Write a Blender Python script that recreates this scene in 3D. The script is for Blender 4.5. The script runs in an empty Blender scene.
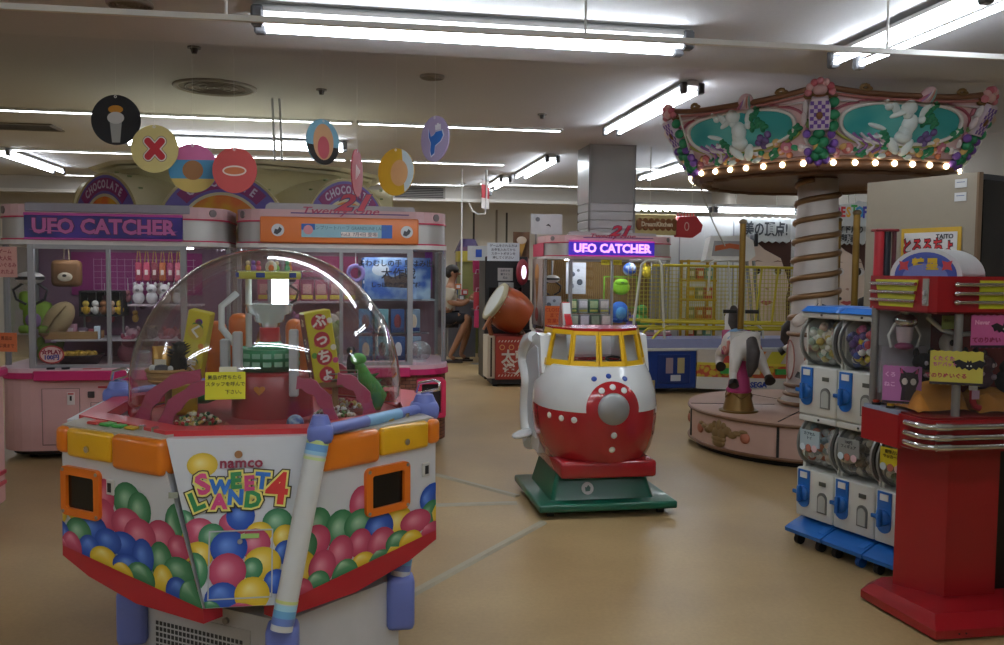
import bpy, bmesh, math, random
from mathutils import Matrix, Vector, Euler
PI = math.pi
R = math.radians
TH = R(9.8)                       # the room's axes are turned 9.8 degrees to the view

# ------------------------------------------------------------------ camera, world, exposure
scn = bpy.context.scene
COL = scn.collection
cam_d = bpy.data.cameras.new('camera'); cam = bpy.data.objects.new('camera', cam_d); COL.objects.link(cam)
cam_d.sensor_fit = 'HORIZONTAL'; cam_d.sensor_width = 36.0; cam_d.lens = 870.0/1004.0*36.0
cam_d.clip_start = 0.05; cam_d.clip_end = 100
cam.matrix_world = Matrix.Translation((0, 0, 1.4)) @ Matrix.Rotation(R(90) - math.atan(50.5/870), 4, 'X') @ Matrix.Rotation(R(.55), 4, 'Z')
scn.camera = cam
scn.view_settings.view_transform = 'Standard'; scn.view_settings.look = 'None'
scn.view_settings.gamma = 1.0; scn.view_settings.use_curve_mapping = False
scn.view_settings.exposure = 0.6
world = bpy.data.worlds.new('world'); scn.world = world; world.use_nodes = True
world.node_tree.nodes['Background'].inputs[0].default_value = (.5, .5, .52, 1)
world.node_tree.nodes['Background'].inputs[1].default_value = 0.03
TUBE = 20.0                        # brightness of the fluorescent tubes
try:
    scn.cycles.max_bounces = 8; scn.cycles.transparent_max_bounces = 24; scn.cycles.sample_clamp_indirect = 4.0
    scn.cycles.caustics_reflective = False; scn.cycles.caustics_refractive = False
except Exception: pass

# ------------------------------------------------------------------ materials
def lin(h):
    h = h.lstrip('#'); o = []
    for i in (0, 2, 4):
        c = int(h[i:i+2], 16)/255
        o.append(c/12.92 if c <= .04045 else ((c+.055)/1.055)**2.4)
    return (*o, 1)
_M = {}
def mat(h, rough=.45, metal=0, var=.07, scale=14, bump=0, emis=0, coat=0, bscale=None):
    """procedural paint / plastic / metal of colour h"""
    k = (h, rough, metal, var, scale, bump, emis, coat, bscale)
    if k in _M: return _M[k]
    m = bpy.data.materials.new('mat_'+h); m.use_nodes = True; nt = m.node_tree
    b = nt.nodes['Principled BSDF']; c = lin(h)
    b.inputs['Roughness'].default_value = rough; b.inputs['Metallic'].default_value = metal
    b.inputs['Coat Weight'].default_value = coat; b.inputs['Coat Roughness'].default_value = .08
    tc = nt.nodes.new('ShaderNodeTexCoord'); n = nt.nodes.new('ShaderNodeTexNoise')
    n.inputs['Scale'].default_value = scale; n.inputs['Detail'].default_value = 3
    nt.links.new(tc.outputs['Object'], n.inputs['Vector'])
    r = nt.nodes.new('ShaderNodeMapRange'); r.inputs[3].default_value = 1-var; r.inputs[4].default_value = 1+var
    nt.links.new(n.outputs[0], r.inputs[0])
    x = nt.nodes.new('ShaderNodeVectorMath'); x.operation = 'SCALE'; x.inputs[0].default_value = c[:3]
    nt.links.new(r.outputs[0], x.inputs['Scale']); nt.links.new(x.outputs[0], b.inputs['Base Color'])
    if bump:
        n2 = nt.nodes.new('ShaderNodeTexNoise'); n2.inputs['Scale'].default_value = bscale or scale*4
        nt.links.new(tc.outputs['Object'], n2.inputs['Vector'])
        bp = nt.nodes.new('ShaderNodeBump'); bp.inputs['Strength'].default_value = bump; bp.inputs['Distance'].default_value = .01
        nt.links.new(n2.outputs[0], bp.inputs['Height']); nt.links.new(bp.outputs[0], b.inputs['Normal'])
    if emis:
        nt.links.new(x.outputs[0], b.inputs['Emission Color']); b.inputs['Emission Strength'].default_value = emis
    _M[k] = m; return m
def lamp_mat(h, s):
    k = ('lamp', h, s)
    if k in _M: return _M[k]
    m = bpy.data.materials.new('lamp'); m.use_nodes = True; nt = m.node_tree; nt.nodes.clear()
    e = nt.nodes.new('ShaderNodeEmission'); e.inputs[0].default_value = lin(h); e.inputs[1].default_value = s
    o = nt.nodes.new('ShaderNodeOutputMaterial'); nt.links.new(e.outputs[0], o.inputs[0]); _M[k] = m; return m
def glass(tint='ffffff', refl=1.0, haze=0.0, rough=.02, ior=1.45):
    """thin clear sheet: fresnel mix of see-through and gloss"""
    k = ('glass', tint, refl, haze, rough, ior)
    if k in _M: return _M[k]
    m = bpy.data.materials.new('clear_sheet'); m.use_nodes = True; nt = m.node_tree; nt.nodes.clear()
    t = nt.nodes.new('ShaderNodeBsdfTransparent'); t.inputs[0].default_value = lin(tint)
    g = nt.nodes.new('ShaderNodeBsdfGlossy'); g.inputs['Roughness'].default_value = rough
    d = nt.nodes.new('ShaderNodeBsdfDiffuse'); d.inputs[0].default_value = lin('d8d8d8')
    mh = nt.nodes.new('ShaderNodeMixShader'); mh.inputs[0].default_value = haze
    nt.links.new(t.outputs[0], mh.inputs[1]); nt.links.new(d.outputs[0], mh.inputs[2])
    ge = nt.nodes.new('ShaderNodeNewGeometry'); dt = nt.nodes.new('ShaderNodeVectorMath'); dt.operation = 'DOT_PRODUCT'
    nt.links.new(ge.outputs['Incoming'], dt.inputs[0]); nt.links.new(ge.outputs['Normal'], dt.inputs[1])
    def mth(op, a, b=None, clamp=False):
        n = nt.nodes.new('ShaderNodeMath'); n.operation = op; n.use_clamp = clamp
        for i, x in enumerate((a, b)):
            if x is None: continue
            if hasattr(x, 'links'): nt.links.new(x, n.inputs[i])
            else: n.inputs[i].default_value = x
        return n.outputs[0]
    f0 = ((ior-1)/(ior+1))**2*1.7                     # both faces of the sheet
    sch = mth('POWER', mth('SUBTRACT', 1.0, mth('ABSOLUTE', dt.outputs['Value'])), 5.0)
    q = mth('MULTIPLY', mth('ADD', mth('MULTIPLY', sch, 1-f0), f0), refl, True)
    mx = nt.nodes.new('ShaderNodeMixShader'); nt.links.new(q, mx.inputs[0])
    nt.links.new(mh.outputs[0], mx.inputs[1]); nt.links.new(g.outputs[0], mx.inputs[2])
    o = nt.nodes.new('ShaderNodeOutputMaterial'); nt.links.new(mx.outputs[0], o.inputs[0]); _M[k] = m; return m
def pattern(kind, a, b, scale=10, rough=.5, var=None):
    """two-colour printed pattern: brick / check / wave / voronoi"""
    k = ('pat', kind, a, b, scale, rough)
    if k in _M: return _M[k]
    m = bpy.data.materials.new('print_'+kind); m.use_nodes = True; nt = m.node_tree; bs = nt.nodes['Principled BSDF']
    bs.inputs['Roughness'].default_value = rough
    tc = nt.nodes.new('ShaderNodeTexCoord')
    if kind == 'brick':
        mp = nt.nodes.new('ShaderNodeMapping'); mp.inputs['Rotation'].default_value = (R(90), 0, 0)
        nt.links.new(tc.outputs['Object'], mp.inputs[0])
        t = nt.nodes.new('ShaderNodeTexBrick'); t.inputs['Scale'].default_value = scale
        t.inputs['Color1'].default_value = lin(a); t.inputs['Color2'].default_value = lin(b); t.inputs['Mortar'].default_value = lin('3a2620')
        nt.links.new(mp.outputs[0], t.inputs[0]); nt.links.new(t.outputs[0], bs.inputs['Base Color'])
    else:
        if kind == 'check':
            t = nt.nodes.new('ShaderNodeTexChecker'); t.inputs['Scale'].default_value = scale
            t.inputs[1].default_value = lin(a); t.inputs[2].default_value = lin(b)
            nt.links.new(tc.outputs['Object'], t.inputs[0]); nt.links.new(t.outputs[0], bs.inputs['Base Color'])
        else:
            t = nt.nodes.new('ShaderNodeTexWave' if kind == 'wave' else 'ShaderNodeTexVoronoi' if kind == 'voronoi' else 'ShaderNodeTexNoise')
            t.inputs['Scale'].default_value = scale
            if kind == 'wave': t.inputs['Distortion'].default_value = 3
            cr = nt.nodes.new('ShaderNodeValToRGB'); cr.color_ramp.elements[0].color = lin(a); cr.color_ramp.elements[1].color = lin(b)
            cr.color_ramp.elements[0].position = .4; cr.color_ramp.elements[1].position = .6
            nt.links.new(tc.outputs['Object'], t.inputs['Vector'])
            nt.links.new(t.outputs[0], cr.inputs[0]); nt.links.new(cr.outputs[0], bs.inputs['Base Color'])
    _M[k] = m; return m
def colour_print():
    """flat printed artwork coloured by the print's own ink layer"""
    if 'ink' in _M: return _M['ink']
    m = bpy.data.materials.new('printed_ink'); m.use_nodes = True; nt = m.node_tree; b = nt.nodes['Principled BSDF']
    a = nt.nodes.new('ShaderNodeVertexColor'); a.layer_name = 'ink'; nt.links.new(a.outputs[0], b.inputs['Base Color'])
    b.inputs['Roughness'].default_value = .35; _M['ink'] = m; return m
CHROME = lambda: mat('d8d8d8', .16, 1, .03)
STEEL = lambda: mat('a8a8a8', .34, .85, .05)

# ------------------------------------------------------------------ mesh builder
class MB:
    def __init__(s, m=None):
        s.v = []; s.f = []; s.mi = []; s.sm = []; s.mats = []; s.cur = 0; s.M = Matrix(); s.colv = None
        if m: s.m(m)
    def m(s, m):
        if m not in s.mats: s.mats.append(m)
        s.cur = s.mats.index(m); return s
    def at(s, M): s.M = M; return s
    def add(s, vs, fs, smooth=False):
        o = len(s.v); M = s.M
        s.v += [tuple(M @ Vector(p)) for p in vs]
        for f in fs:
            s.f.append(tuple(i+o for i in f)); s.mi.append(s.cur); s.sm.append(smooth)
        return s
    def box(s, x0, x1, y0, y1, z0, z1, r=0, seg=2):
        if r:
            bm = bmesh.new(); bmesh.ops.create_cube(bm, size=1)
            for v in bm.verts: v.co = ((x0+x1)/2+v.co.x*(x1-x0), (y0+y1)/2+v.co.y*(y1-y0), (z0+z1)/2+v.co.z*(z1-z0))
            r = min(r, .49*min(abs(x1-x0), abs(y1-y0), abs(z1-z0)))
            bmesh.ops.bevel(bm, geom=bm.edges[:], offset=r, segments=seg, profile=.5, affect='EDGES')
            bm.verts.index_update(); s.add([v.co[:] for v in bm.verts], [[v.index for v in f.verts] for f in bm.faces], seg > 1); bm.free(); return s
        return s.add([(x0, y0, z0), (x1, y0, z0), (x1, y1, z0), (x0, y1, z0), (x0, y0, z1), (x1, y0, z1), (x1, y1, z1), (x0, y1, z1)],
                     [(0, 3, 2, 1), (4, 5, 6, 7), (0, 1, 5, 4), (1, 2, 6, 5), (2, 3, 7, 6), (3, 0, 4, 7)])
    def cbox(s, c, d, r=0, seg=2):
        return s.box(c[0]-d[0]/2, c[0]+d[0]/2, c[1]-d[1]/2, c[1]+d[1]/2, c[2]-d[2]/2, c[2]+d[2]/2, r, seg)
    def cyl(s, p0, p1, r0, r1=None, n=16, caps=True, smooth=True):
        r1 = r0 if r1 is None else r1; p0 = Vector(p0); p1 = Vector(p1); d = (p1-p0).normalized()
        a = d.orthogonal().normalized(); b = d.cross(a); vs = []
        for p, r in ((p0, r0), (p1, r1)):
            for i in range(n):
                t = 2*PI*i/n; vs.append(p+a*r*math.cos(t)+b*r*math.sin(t))
        s.add(vs, [(i, (i+1) % n, n+(i+1) % n, n+i) for i in range(n)], smooth)
        if caps: s.add(vs, [tuple(range(n-1, -1, -1)), tuple(range(n, 2*n))])
        return s
    def tube(s, pts, r, n=8, closed=False, caps=True):
        P = [Vector(p) for p in pts]; L = len(P); vs = []; up = None
        rr = r if hasattr(r, '__len__') else [r]*L
        for i, p in enumerate(P):
            if closed: d = P[(i+1) % L]-P[i-1]
            else: d = P[min(i+1, L-1)]-P[max(i-1, 0)]
            d.normalize()
            if up is None: up = d.orthogonal().normalized()
            up = (up-d*up.dot(d)).normalized(); b = d.cross(up)
            for k in range(n):
                t = 2*PI*k/n; vs.append(p+up*rr[i]*math.cos(t)+b*rr[i]*math.sin(t))
        fs = []
        for i in range(L if closed else L-1):
            j = (i+1) % L
            for k in range(n): fs.append((i*n+k, i*n+(k+1) % n, j*n+(k+1) % n, j*n+k))
        s.add(vs, fs, True)
        if caps and not closed: s.add(vs, [tuple(range(n-1, -1, -1)), tuple(range((L-1)*n, L*n))])
        return s
    def lathe(s, prof, n=32, c=(0, 0, 0), a0=0, a1=2*PI, smooth=True, sx=1, sy=1):
        full = abs(a1-a0-2*PI) < 1e-6; m = n if full else n+1; vs = []
        for r, z in prof:
            for i in range(m):
                t = a0+(a1-a0)*i/n; vs.append((c[0]+sx*r*math.cos(t), c[1]+sy*r*math.sin(t), c[2]+z))
        fs = []
        for j in range(len(prof)-1):
            for i in range(n):
                k = (i+1) % m; fs.append((j*m+i, j*m+k, (j+1)*m+k, (j+1)*m+i))
        return s.add(vs, fs, smooth)
    def ell(s, c, r, n=14, m=8, rot=None):
        if not hasattr(r, '__len__'): r = (r, r, r)
        vs = []; Q = Euler(rot).to_matrix() if rot else None
        for j in range(m+1):
            p = PI*j/m
            for i in range(n):
                t = 2*PI*i/n; q = Vector((r[0]*math.sin(p)*math.cos(t), r[1]*math.sin(p)*math.sin(t), r[2]*math.cos(p)))
                if Q: q = Q @ q
                vs.append((c[0]+q.x, c[1]+q.y, c[2]+q.z))
        fs = []
        for j in range(m):
            for i in range(n):
                k = (i+1) % n
                if j == 0: fs.append((i, (j+1)*n+i, (j+1)*n+k))
                elif j == m-1: fs.append((j*n+i, (j+1)*n+i, j*n+k))
                else: fs.append((j*n+i, (j+1)*n+i, (j+1)*n+k, j*n+k))
        return s.add(vs, fs, True)
    def prism(s, poly, z0, z1, smooth=False, caps=True, top=None):
        n = len(poly); top = top or poly
        vs = [(x, y, z0) for x, y in poly]+[(x, y, z1) for x, y in top]
        s.add(vs, [(i, (i+1) % n, n+(i+1) % n, n+i) for i in range(n)], smooth)
        if caps: s.add(vs, [tuple(range(n-1, -1, -1)), tuple(range(n, 2*n))])
        return s
    def ring(s, outer, inner, z0, z1):
        n = len(outer); vs = []
        for p, z in ((outer, z0), (outer, z1), (inner, z1), (inner, z0)): vs += [(x, y, z) for x, y in p]
        fs = []
        for a in range(4):
            b = (a+1) % 4
            for i in range(n):
                j = (i+1) % n; fs.append((a*n+i, a*n+j, b*n+j, b*n+i))
        return s.add(vs, fs)
    def loft(s, rings, smooth=True, caps=True, closed=True):
        n = len(rings[0]); vs = [p for r in rings for p in r]; fs = []
        for j in range(len(rings)-1):
            for i in range(n if closed else n-1):
                k = (i+1) % n; fs.append((j*n+i, j*n+k, (j+1)*n+k, (j+1)*n+i))
        s.add(vs, fs, smooth)
        if caps and closed: s.add(vs, [tuple(range(n-1, -1, -1)), tuple(range((len(rings)-1)*n, len(rings)*n))])
        return s
    def quad(s, a, b, c, d): return s.add([a, b, c, d], [(0, 1, 2, 3)])
    def build(s, name, parent=None, recalc=True, inks=None):
        me = bpy.data.meshes.new(name); me.from_pydata(s.v, [], s.f)
        for m in s.mats: me.materials.append(m)
        me.polygons.foreach_set('material_index', s.mi); me.polygons.foreach_set('use_smooth', s.sm)
        if inks:
            at = me.color_attributes.new('ink', 'FLOAT_COLOR', 'POINT')
            for i, c in enumerate(inks): at.data[i].color = c
        if recalc:
            bm = bmesh.new(); bm.from_mesh(me); bmesh.ops.recalc_face_normals(bm, faces=bm.faces[:]); bm.to_mesh(me); bm.free()
        me.update(); o = bpy.data.objects.new(name, me); COL.objects.link(o)
        if parent: o.parent = parent
        return o
def T(x=0, y=0, z=0): return Matrix.Translation((x, y, z))
def RX(a): return Matrix.Rotation(R(a), 4, 'X')
def RY(a): return Matrix.Rotation(R(a), 4, 'Y')
def RZ(a): return Matrix.Rotation(R(a), 4, 'Z')
def S(x, y=None, z=None): return Matrix.Diagonal((x, y if y is not None else x, z if z is not None else x, 1))
FRONT = RX(90)                    # local x stays, local y becomes up, faces -y

def rr(x0, x1, y0, y1, r, n=6):
    o = []
    for cx, cy, a in ((x1-r, y1-r, 0), (x0+r, y1-r, 90), (x0+r, y0+r, 180), (x1-r, y0+r, 270)):
        for i in range(n+1):
            t = R(a+90*i/n); o.append((cx+r*math.cos(t), cy+r*math.sin(t)))
    return o
def ngon(r, n, c=(0, 0), a=0, ry=None):
    ry = r if ry is None else ry
    return [(c[0]+r*math.cos(a+2*PI*i/n), c[1]+ry*math.sin(a+2*PI*i/n)) for i in range(n)]
def tag(o, label, cat, group=None, kind=None):
    if label: o['label'] = label
    if cat: o['category'] = cat
    if group: o['group'] = group
    if kind: o['kind'] = kind
    return o
def thing(name, label, cat, loc=(0, 0, 0), rz=0, group=None):
    o = bpy.data.objects.new(name, None); COL.objects.link(o); o.empty_display_size = .1
    o.location = loc; o.rotation_euler = (0, 0, rz); return tag(o, label, cat, group)
def struct(o): o['kind'] = 'structure'; return o
def kids(o): return [c for c in bpy.data.objects if c.parent == o]
def copy_tree(o, parent=None):
    c = o.copy(); COL.objects.link(c); c.parent = parent
    for ch in kids(o): copy_tree(ch, c)
    return c
_TX = {}
def txt(s, size, m, M, parent, name='lettering', ext=.002, bold=0., align='CENTER', shear=0., sx=1.0, res=2, spacing=1.0):
    k = (s, size, ext, bold, align, shear, res, spacing)
    if k in _TX: me = _TX[k].copy()
    else:
        cu = bpy.data.curves.new('t', 'FONT'); cu.body = s; cu.size = size; cu.extrude = ext; cu.offset = bold; cu.shear = shear
        cu.align_x = align; cu.align_y = 'CENTER'; cu.resolution_u = res; cu.space_character = spacing
        ob = bpy.data.objects.new('t', cu); COL.objects.link(ob)
        dg = bpy.context.evaluated_depsgraph_get(); me = bpy.data.meshes.new_from_object(ob.evaluated_get(dg))
        bpy.data.objects.remove(ob); bpy.data.curves.remove(cu); _TX[k] = me; me = me.copy()
    me.transform(M @ S(sx, 1, 1)); me.materials.clear(); me.materials.append(m)
    o = bpy.data.objects.new(name, me); COL.objects.link(o); o.parent = parent; return o
def room(u, v, z=0):              # room axes to world
    c, s_ = math.cos(TH), math.sin(TH); return Vector((u*c-v*s_, u*s_+v*c, z))

# ------------------------------------------------------------------ the room
U0, U1, V0, V1 = -8.5, 7.5, -4.0, 19.5
STEP = 5.33
def slab(name, u0, u1, v0, v1, z0, z1, m):
    b = MB(m); b.at(RZ(9.8)); b.box(u0, u1, v0, v1, z0, z1); return struct(b.build(name))
def floor_mat():
    m = bpy.data.materials.new('vinyl_floor'); m.use_nodes = True; nt = m.node_tree; b = nt.nodes['Principled BSDF']
    tc = nt.nodes.new('ShaderNodeTexCoord')
    n1 = nt.nodes.new('ShaderNodeTexNoise'); n1.inputs['Scale'].default_value = 1.3; n1.inputs['Detail'].default_value = 5
    n2 = nt.nodes.new('ShaderNodeTexNoise'); n2.inputs['Scale'].default_value = 55; n2.inputs['Detail'].default_value = 4
    for n in (n1, n2): nt.links.new(tc.outputs['Object'], n.inputs['Vector'])
    cr = nt.nodes.new('ShaderNodeValToRGB'); cr.color_ramp.elements[0].color = lin('a0865c'); cr.color_ramp.elements[1].color = lin('b2986c')
    cr.color_ramp.elements[0].position = .35; cr.color_ramp.elements[1].position = .65
    nt.links.new(n1.outputs[0], cr.inputs[0])
    r = nt.nodes.new('ShaderNodeMapRange'); r.inputs[3].default_value = .86; r.inputs[4].default_value = 1.12; nt.links.new(n2.outputs[0], r.inputs[0])
    x = nt.nodes.new('ShaderNodeVectorMath'); x.operation = 'SCALE'; nt.links.new(cr.outputs[0], x.inputs[0]); nt.links.new(r.outputs[0], x.inputs['Scale'])
    nt.links.new(x.outputs[0], b.inputs['Base Color'])
    r2 = nt.nodes.new('ShaderNodeMapRange'); r2.inputs[3].default_value = .30; r2.inputs[4].default_value = .5; nt.links.new(n1.outputs[0], r2.inputs[0])
    nt.links.new(r2.outputs[0], b.inputs['Roughness'])
    return m
slab('floor', U0, U1, V0, V1, -.1, 0, floor_mat())
CEIL = mat('bfbfc2', .9, 0, .05, 30, .25, bscale=160)
slab('ceiling', U0, U1, STEP, V1, 3.1, 3.3, CEIL)
slab('ceiling', U0, U1, V0, STEP, 2.7, 3.1, mat('c6c6c8', .9, 0, .05, 40, .35, bscale=220))
slab('wall_back', U0, U1, V1, V1+.1, 0, 3.1, mat('cdc7bc', .8, 0, .05, 3))
slab('wall_left', U0-.1, U0, V0, V1, 0, 3.1, mat('a39c92', .8, 0, .05, 3))
slab('wall_right', U1, U1+.1, V0, V1, 0, 3.1, mat('b0aaa0', .8, 0, .05, 3))
slab('wall_front', U0, U1, V0-.1, V0, 0, 2.7, mat('a9a49c', .8, 0, .05, 3))
slab('trim_1', U0, U1, 17.5, 17.9, 2.82, 3.1, mat('b9b5ae', .8, 0, .04, 6))
slab('trim_2', U0, U1, 17.44, 17.5, 2.80, 2.86, mat('d6d3cc', .6, 0, .04, 6))
for k in range(6):                 # vertical joints on the back wall
    slab('trim_%d' % (k+3), -4.4+k*1.9, -4.36+k*1.9, V1-.03, V1, 0, 2.8, mat('8c8375', .8))
# pillar: polished upper box, slatwall boards below
pil = thing('pillar', None, None, room(3.41, 11.55), TH); struct(pil)
MB(mat('a9a9a8', .25, .35, .03, 4)).box(-.31, .31, -.31, .31, 2.33, 3.1).build('shaft', pil)
MB(mat('b7b7b5', .5)).box(-.29, .29, -.29, .29, 0, 2.33).build('core', pil)
for k in range(13):
    z = 2.33-.115*(k+1)
    MB(mat('b9babb', .4, 0, .03)).box(-.305, .305, -.305, .305, z+.006, z+.109, .006, 1).build('slat', pil)
for sx in (-1, 1):
    MB(mat('9b9b9b', .3, .8)).box(sx*.31-.014, sx*.31+.014, -.322, -.30, 0, 3.1).build('corner_strip', pil)

# ------------------------------------------------------------------ fluorescent lights
def tube_fixture(p, ang, length, z, ntube, label, group=None, wide=.10, power=1.0, drop=.09, r=.016):
    """surface fitting: tray, tubes and lamp holders; p is its centre, ang its direction in the plane"""
    t = thing('fluorescent_light', label, 'ceiling light', (p[0], p[1], z), ang, group)
    L = length/2
    MB(mat('d9d9d6', .5)).box(-L-.03, L+.03, -.05, .05, -.045, -.002, .008, 1).build('tray', t)
    for k in range(ntube):
        y = (k-(ntube-1)/2)*wide*1.6
        MB(lamp_mat('eef6ff', TUBE*power)).cyl((-L+.03, y, -drop), (L-.03, y, -drop), r, n=10).build('tube', t)
        for sx in (-1, 1):
            MB(mat('55565a', .5)).box(sx*L-.03, sx*L+.03, y-.028, y+.028, -drop-.03, -.02, .01, 1).build('lamp_holder', t)
    if ntube > 1:
        MB(mat('d9d9d6', .45)).box(-L-.02, L+.02, -wide*.8-.02, wide*.8+.02, -.05, -.03).build('reflector', t)
    return t
def strip(p, ang, length, z, label, group='slim strip lights along the ceiling rows', power=.8):
    """slim recessed strip"""
    t = thing('strip_light', label, 'ceiling light', (p[0], p[1], z), ang, group); L = length/2
    b = MB(mat('cfcfcc', .5)); b.box(-L, L, -.06, -.042, -.03, 0); b.box(-L, L, .042, .06, -.03, 0); b.box(-L, -L+.02, -.06, .06, -.03, 0); b.box(L-.02, L, -.06, .06, -.03, 0); b.build('frame', t)
    MB(lamp_mat('f4f8ff', TUBE*power)).box(-L+.02, L-.02, -.042, .042, -.024, -.004).build('diffuser', t)
    return t
def uv_of(x, y):
    c, s_ = math.cos(TH), math.sin(TH); return x*c+y*s_, -x*s_+y*c
def row(x_end, y_end, n, gap, labels, z=3.1, start=0):
    u, v = uv_of(x_end, y_end)
    for k in range(start, n):
        p = room(u-1.2-k*(2.4+gap), v); strip(p, TH, 2.4, z, 'slim ceiling strip light '+labels[k])
row(.69, 10.457, 3, .05, ['passing behind the lilac hanging sign', 'passing behind the pale blue hanging sign', 'passing behind the black hanging sign'])
row(.02, 13.79, 3, .05, ['passing behind the golden hanging sign', 'passing behind the red oval hanging sign', 'passing behind the cream cross hanging sign'])
row(-.75, 17.1, 3, .05, ['over the slatted soffit vent', 'in the far row above the round cream crane', 'in the far row near the left wall'])
for uu in (7.45,): strip(room(uu, 10.2), TH, 2.4, 3.1, 'slim strip light beside the carousel canopy on the ceiling')
for uu, w_ in ((4.85, 'just behind the pillar'), (7.0, 'above the lettered booth banners')): strip(room(uu, 13.55), TH, 2.1, 3.1, 'slim ceiling strip light '+w_)
for uu, w_ in ((3.6, 'far behind the pillar'), (6.1, 'far behind the carousel canopy')): strip(room(uu, 16.6), TH, 2.4, 3.1, 'slim ceiling strip light '+w_)
tube_fixture((-.13, 4.56), TH, 2.2, 2.7, 2, 'long twin tube light lying along the low front ceiling', wide=.09, r=.022)
A90 = TH+R(90)
tube_fixture((2.06, 4.46), A90, 1.22, 2.7, 2, 'short twin tube light above the red prize machine')
tube_fixture((1.45, 8.95), A90, 2.4, 3.1, 2, 'long twin tube light beside the carousel canopy')
tube_fixture((.5, 13.8), A90, 2.4, 3.1, 2, 'twin tube light left of the pillar, nearer of two', power=.8)
tube_fixture((-.1, 16.2), A90, 1.6, 3.1, 2, 'twin tube light left of the pillar, farther of two', power=.8)
tube_fixture((2.62, 13.9), A90, 2.4, 3.1, 2, 'twin tube light right of the pillar', power=.8)
tube_fixture((-7.3, 13.6), A90, 2.4, 3.1, 2, 'twin tube light near the left wall over the prize machines', power=.8)
tube_fixture((-3.45, 11.35), TH, 2.75, 3.1, 2, 'bright twin tube light behind the hanging discs', wide=.15, r=.034)
tube_fixture((-.32, 17.0), A90, .9, 2.95, 1, 'small single tube light at the soffit by the banner', power=.7)
# lights behind the camera that the place goes on with
for (u, v) in ((-3.6, 1.3), (.5, 1.0), (-1.6, -1.6), (2.8, -1.8), (5.2, 2.6), (-5.6, 3.6)):
    p = room(u, v); tube_fixture((p.x, p.y), TH, 2.36, 2.7, 2, 'twin tube light on the low ceiling over the entrance side', 'entrance side ceiling lights')
# hanging rail with rods
rl = thing('hanging_rail', 'thin white ceiling rail hung on rods under the front ceiling', 'rail', (.18, 3.905, 2.45), math.atan2(4.238-3.573, 4.43))
MB(mat('dcdcd8', .5)).box(-3.2, 3.0, -.012, .012, -.012, .012).build('bar', rl)
for x in (-1.36, .18, 1.63):
    MB(mat('dcdcd8', .5)).cyl((x, 0, .01), (x, 0, .25), .006, n=8).build('rod', rl)
# round grilles, detectors, vents
def ceil_disc(x, y, z, r, label, kind):
    t = thing(kind, label, kind.replace('_', ' '), (x, y, z), 0)
    MB(mat('8d857d', .6)).lathe([(r, 0), (r, -.012), (r*.9, -.022), (r*.86, -.012)], 32).build('rim', t)
    b = MB(mat('6e655d', .7))
    b.lathe([(r*.86, -.008), (.001, -.008)], 32); b.build('grille', t)
    for k in range(4):
        q = r*(.2+.17*k); MB(mat('7d746b', .7)).tube([(q*math.cos(a), q*math.sin(a), -.012) for a in [2*PI*i/24 for i in range(24)]], .006, 6, True).build('ring', t)
    return t
# ------------------------------------------------------------------ helpers for printed faces
def face_frame(o, ax, up):
    o = Vector(o); x = Vector(ax).normalized(); u = Vector(up); y = (u-x*u.dot(x)).normalized(); z = x.cross(y)
    M = Matrix.Identity(4)
    for i in range(3): M[i][0] = x[i]; M[i][1] = y[i]; M[i][2] = z[i]; M[i][3] = o[i]
    return M
def clip(poly, cl):
    out = list(poly)
    for i in range(len(cl)):
        a = cl[i]; b = cl[(i+1) % len(cl)]; src = out; out = []
        ins = lambda p: (b[0]-a[0])*(p[1]-a[1])-(b[1]-a[1])*(p[0]-a[0]) >= 0
        for k in range(len(src)):
            p = src[k-1]; q = src[k]
            if ins(p) != ins(q):
                d = ((b[0]-a[0])*(p[1]-a[1])-(b[1]-a[1])*(p[0]-a[0])); e = ((b[0]-a[0])*(q[1]-a[1])-(b[1]-a[1])*(q[0]-a[0]))
                t = d/(d-e); out.append((p[0]+(q[0]-p[0])*t, p[1]+(q[1]-p[1])*t))
            if ins(q): out.append(q)
        if not out: return []
    return out
BAL = {'y': ('e8c21e', 'f6ea9a'), 'b': ('1d4fb4', '6f9be6'), 'g': ('2f7f50', 'a9d0b0'), 'p': ('c23f63', 'e59aac'), 'w': ('c8c8c8', 'ffffff')}
def balloons(lst, poly, M, parent):
    """printed balloons, trimmed at the edge of the panel"""
    b = MB(colour_print()); inks = []; b.at(M)
    for i, (x, y, rx, ry, c) in enumerate(lst):
        out = clip(ngon(rx, 20, (x, y), 0, ry), poly)
        if len(out) < 3: continue
        hx = sum(p[0] for p in out)/len(out); hy = sum(p[1] for p in out)/len(out)
        hx += -.2*rx; hy += .2*ry; z = .0012+.00012*i
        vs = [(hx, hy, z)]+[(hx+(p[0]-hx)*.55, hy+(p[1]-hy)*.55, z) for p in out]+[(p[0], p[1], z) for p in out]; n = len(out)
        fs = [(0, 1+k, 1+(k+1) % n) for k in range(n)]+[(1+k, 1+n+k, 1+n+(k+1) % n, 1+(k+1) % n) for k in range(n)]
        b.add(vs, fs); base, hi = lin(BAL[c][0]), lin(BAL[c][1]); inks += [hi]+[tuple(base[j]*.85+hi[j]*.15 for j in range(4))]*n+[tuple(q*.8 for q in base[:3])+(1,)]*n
    return b.build('balloon_print', parent, recalc=False, inks=inks)
def pile(rnd, x0, x1, top, r=.047, n=40):
    o = []
    for k in range(n):
        x = rnd.uniform(x0, x1); t = top(x); f = (k/n)**.8
        o.append((x, t-f*(t+.12)+rnd.uniform(-.02, .02), r*rnd.uniform(.85, 1.1), r*rnd.uniform(.9, 1.15), rnd.choice('ybgpbygp')))
    return o

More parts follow.
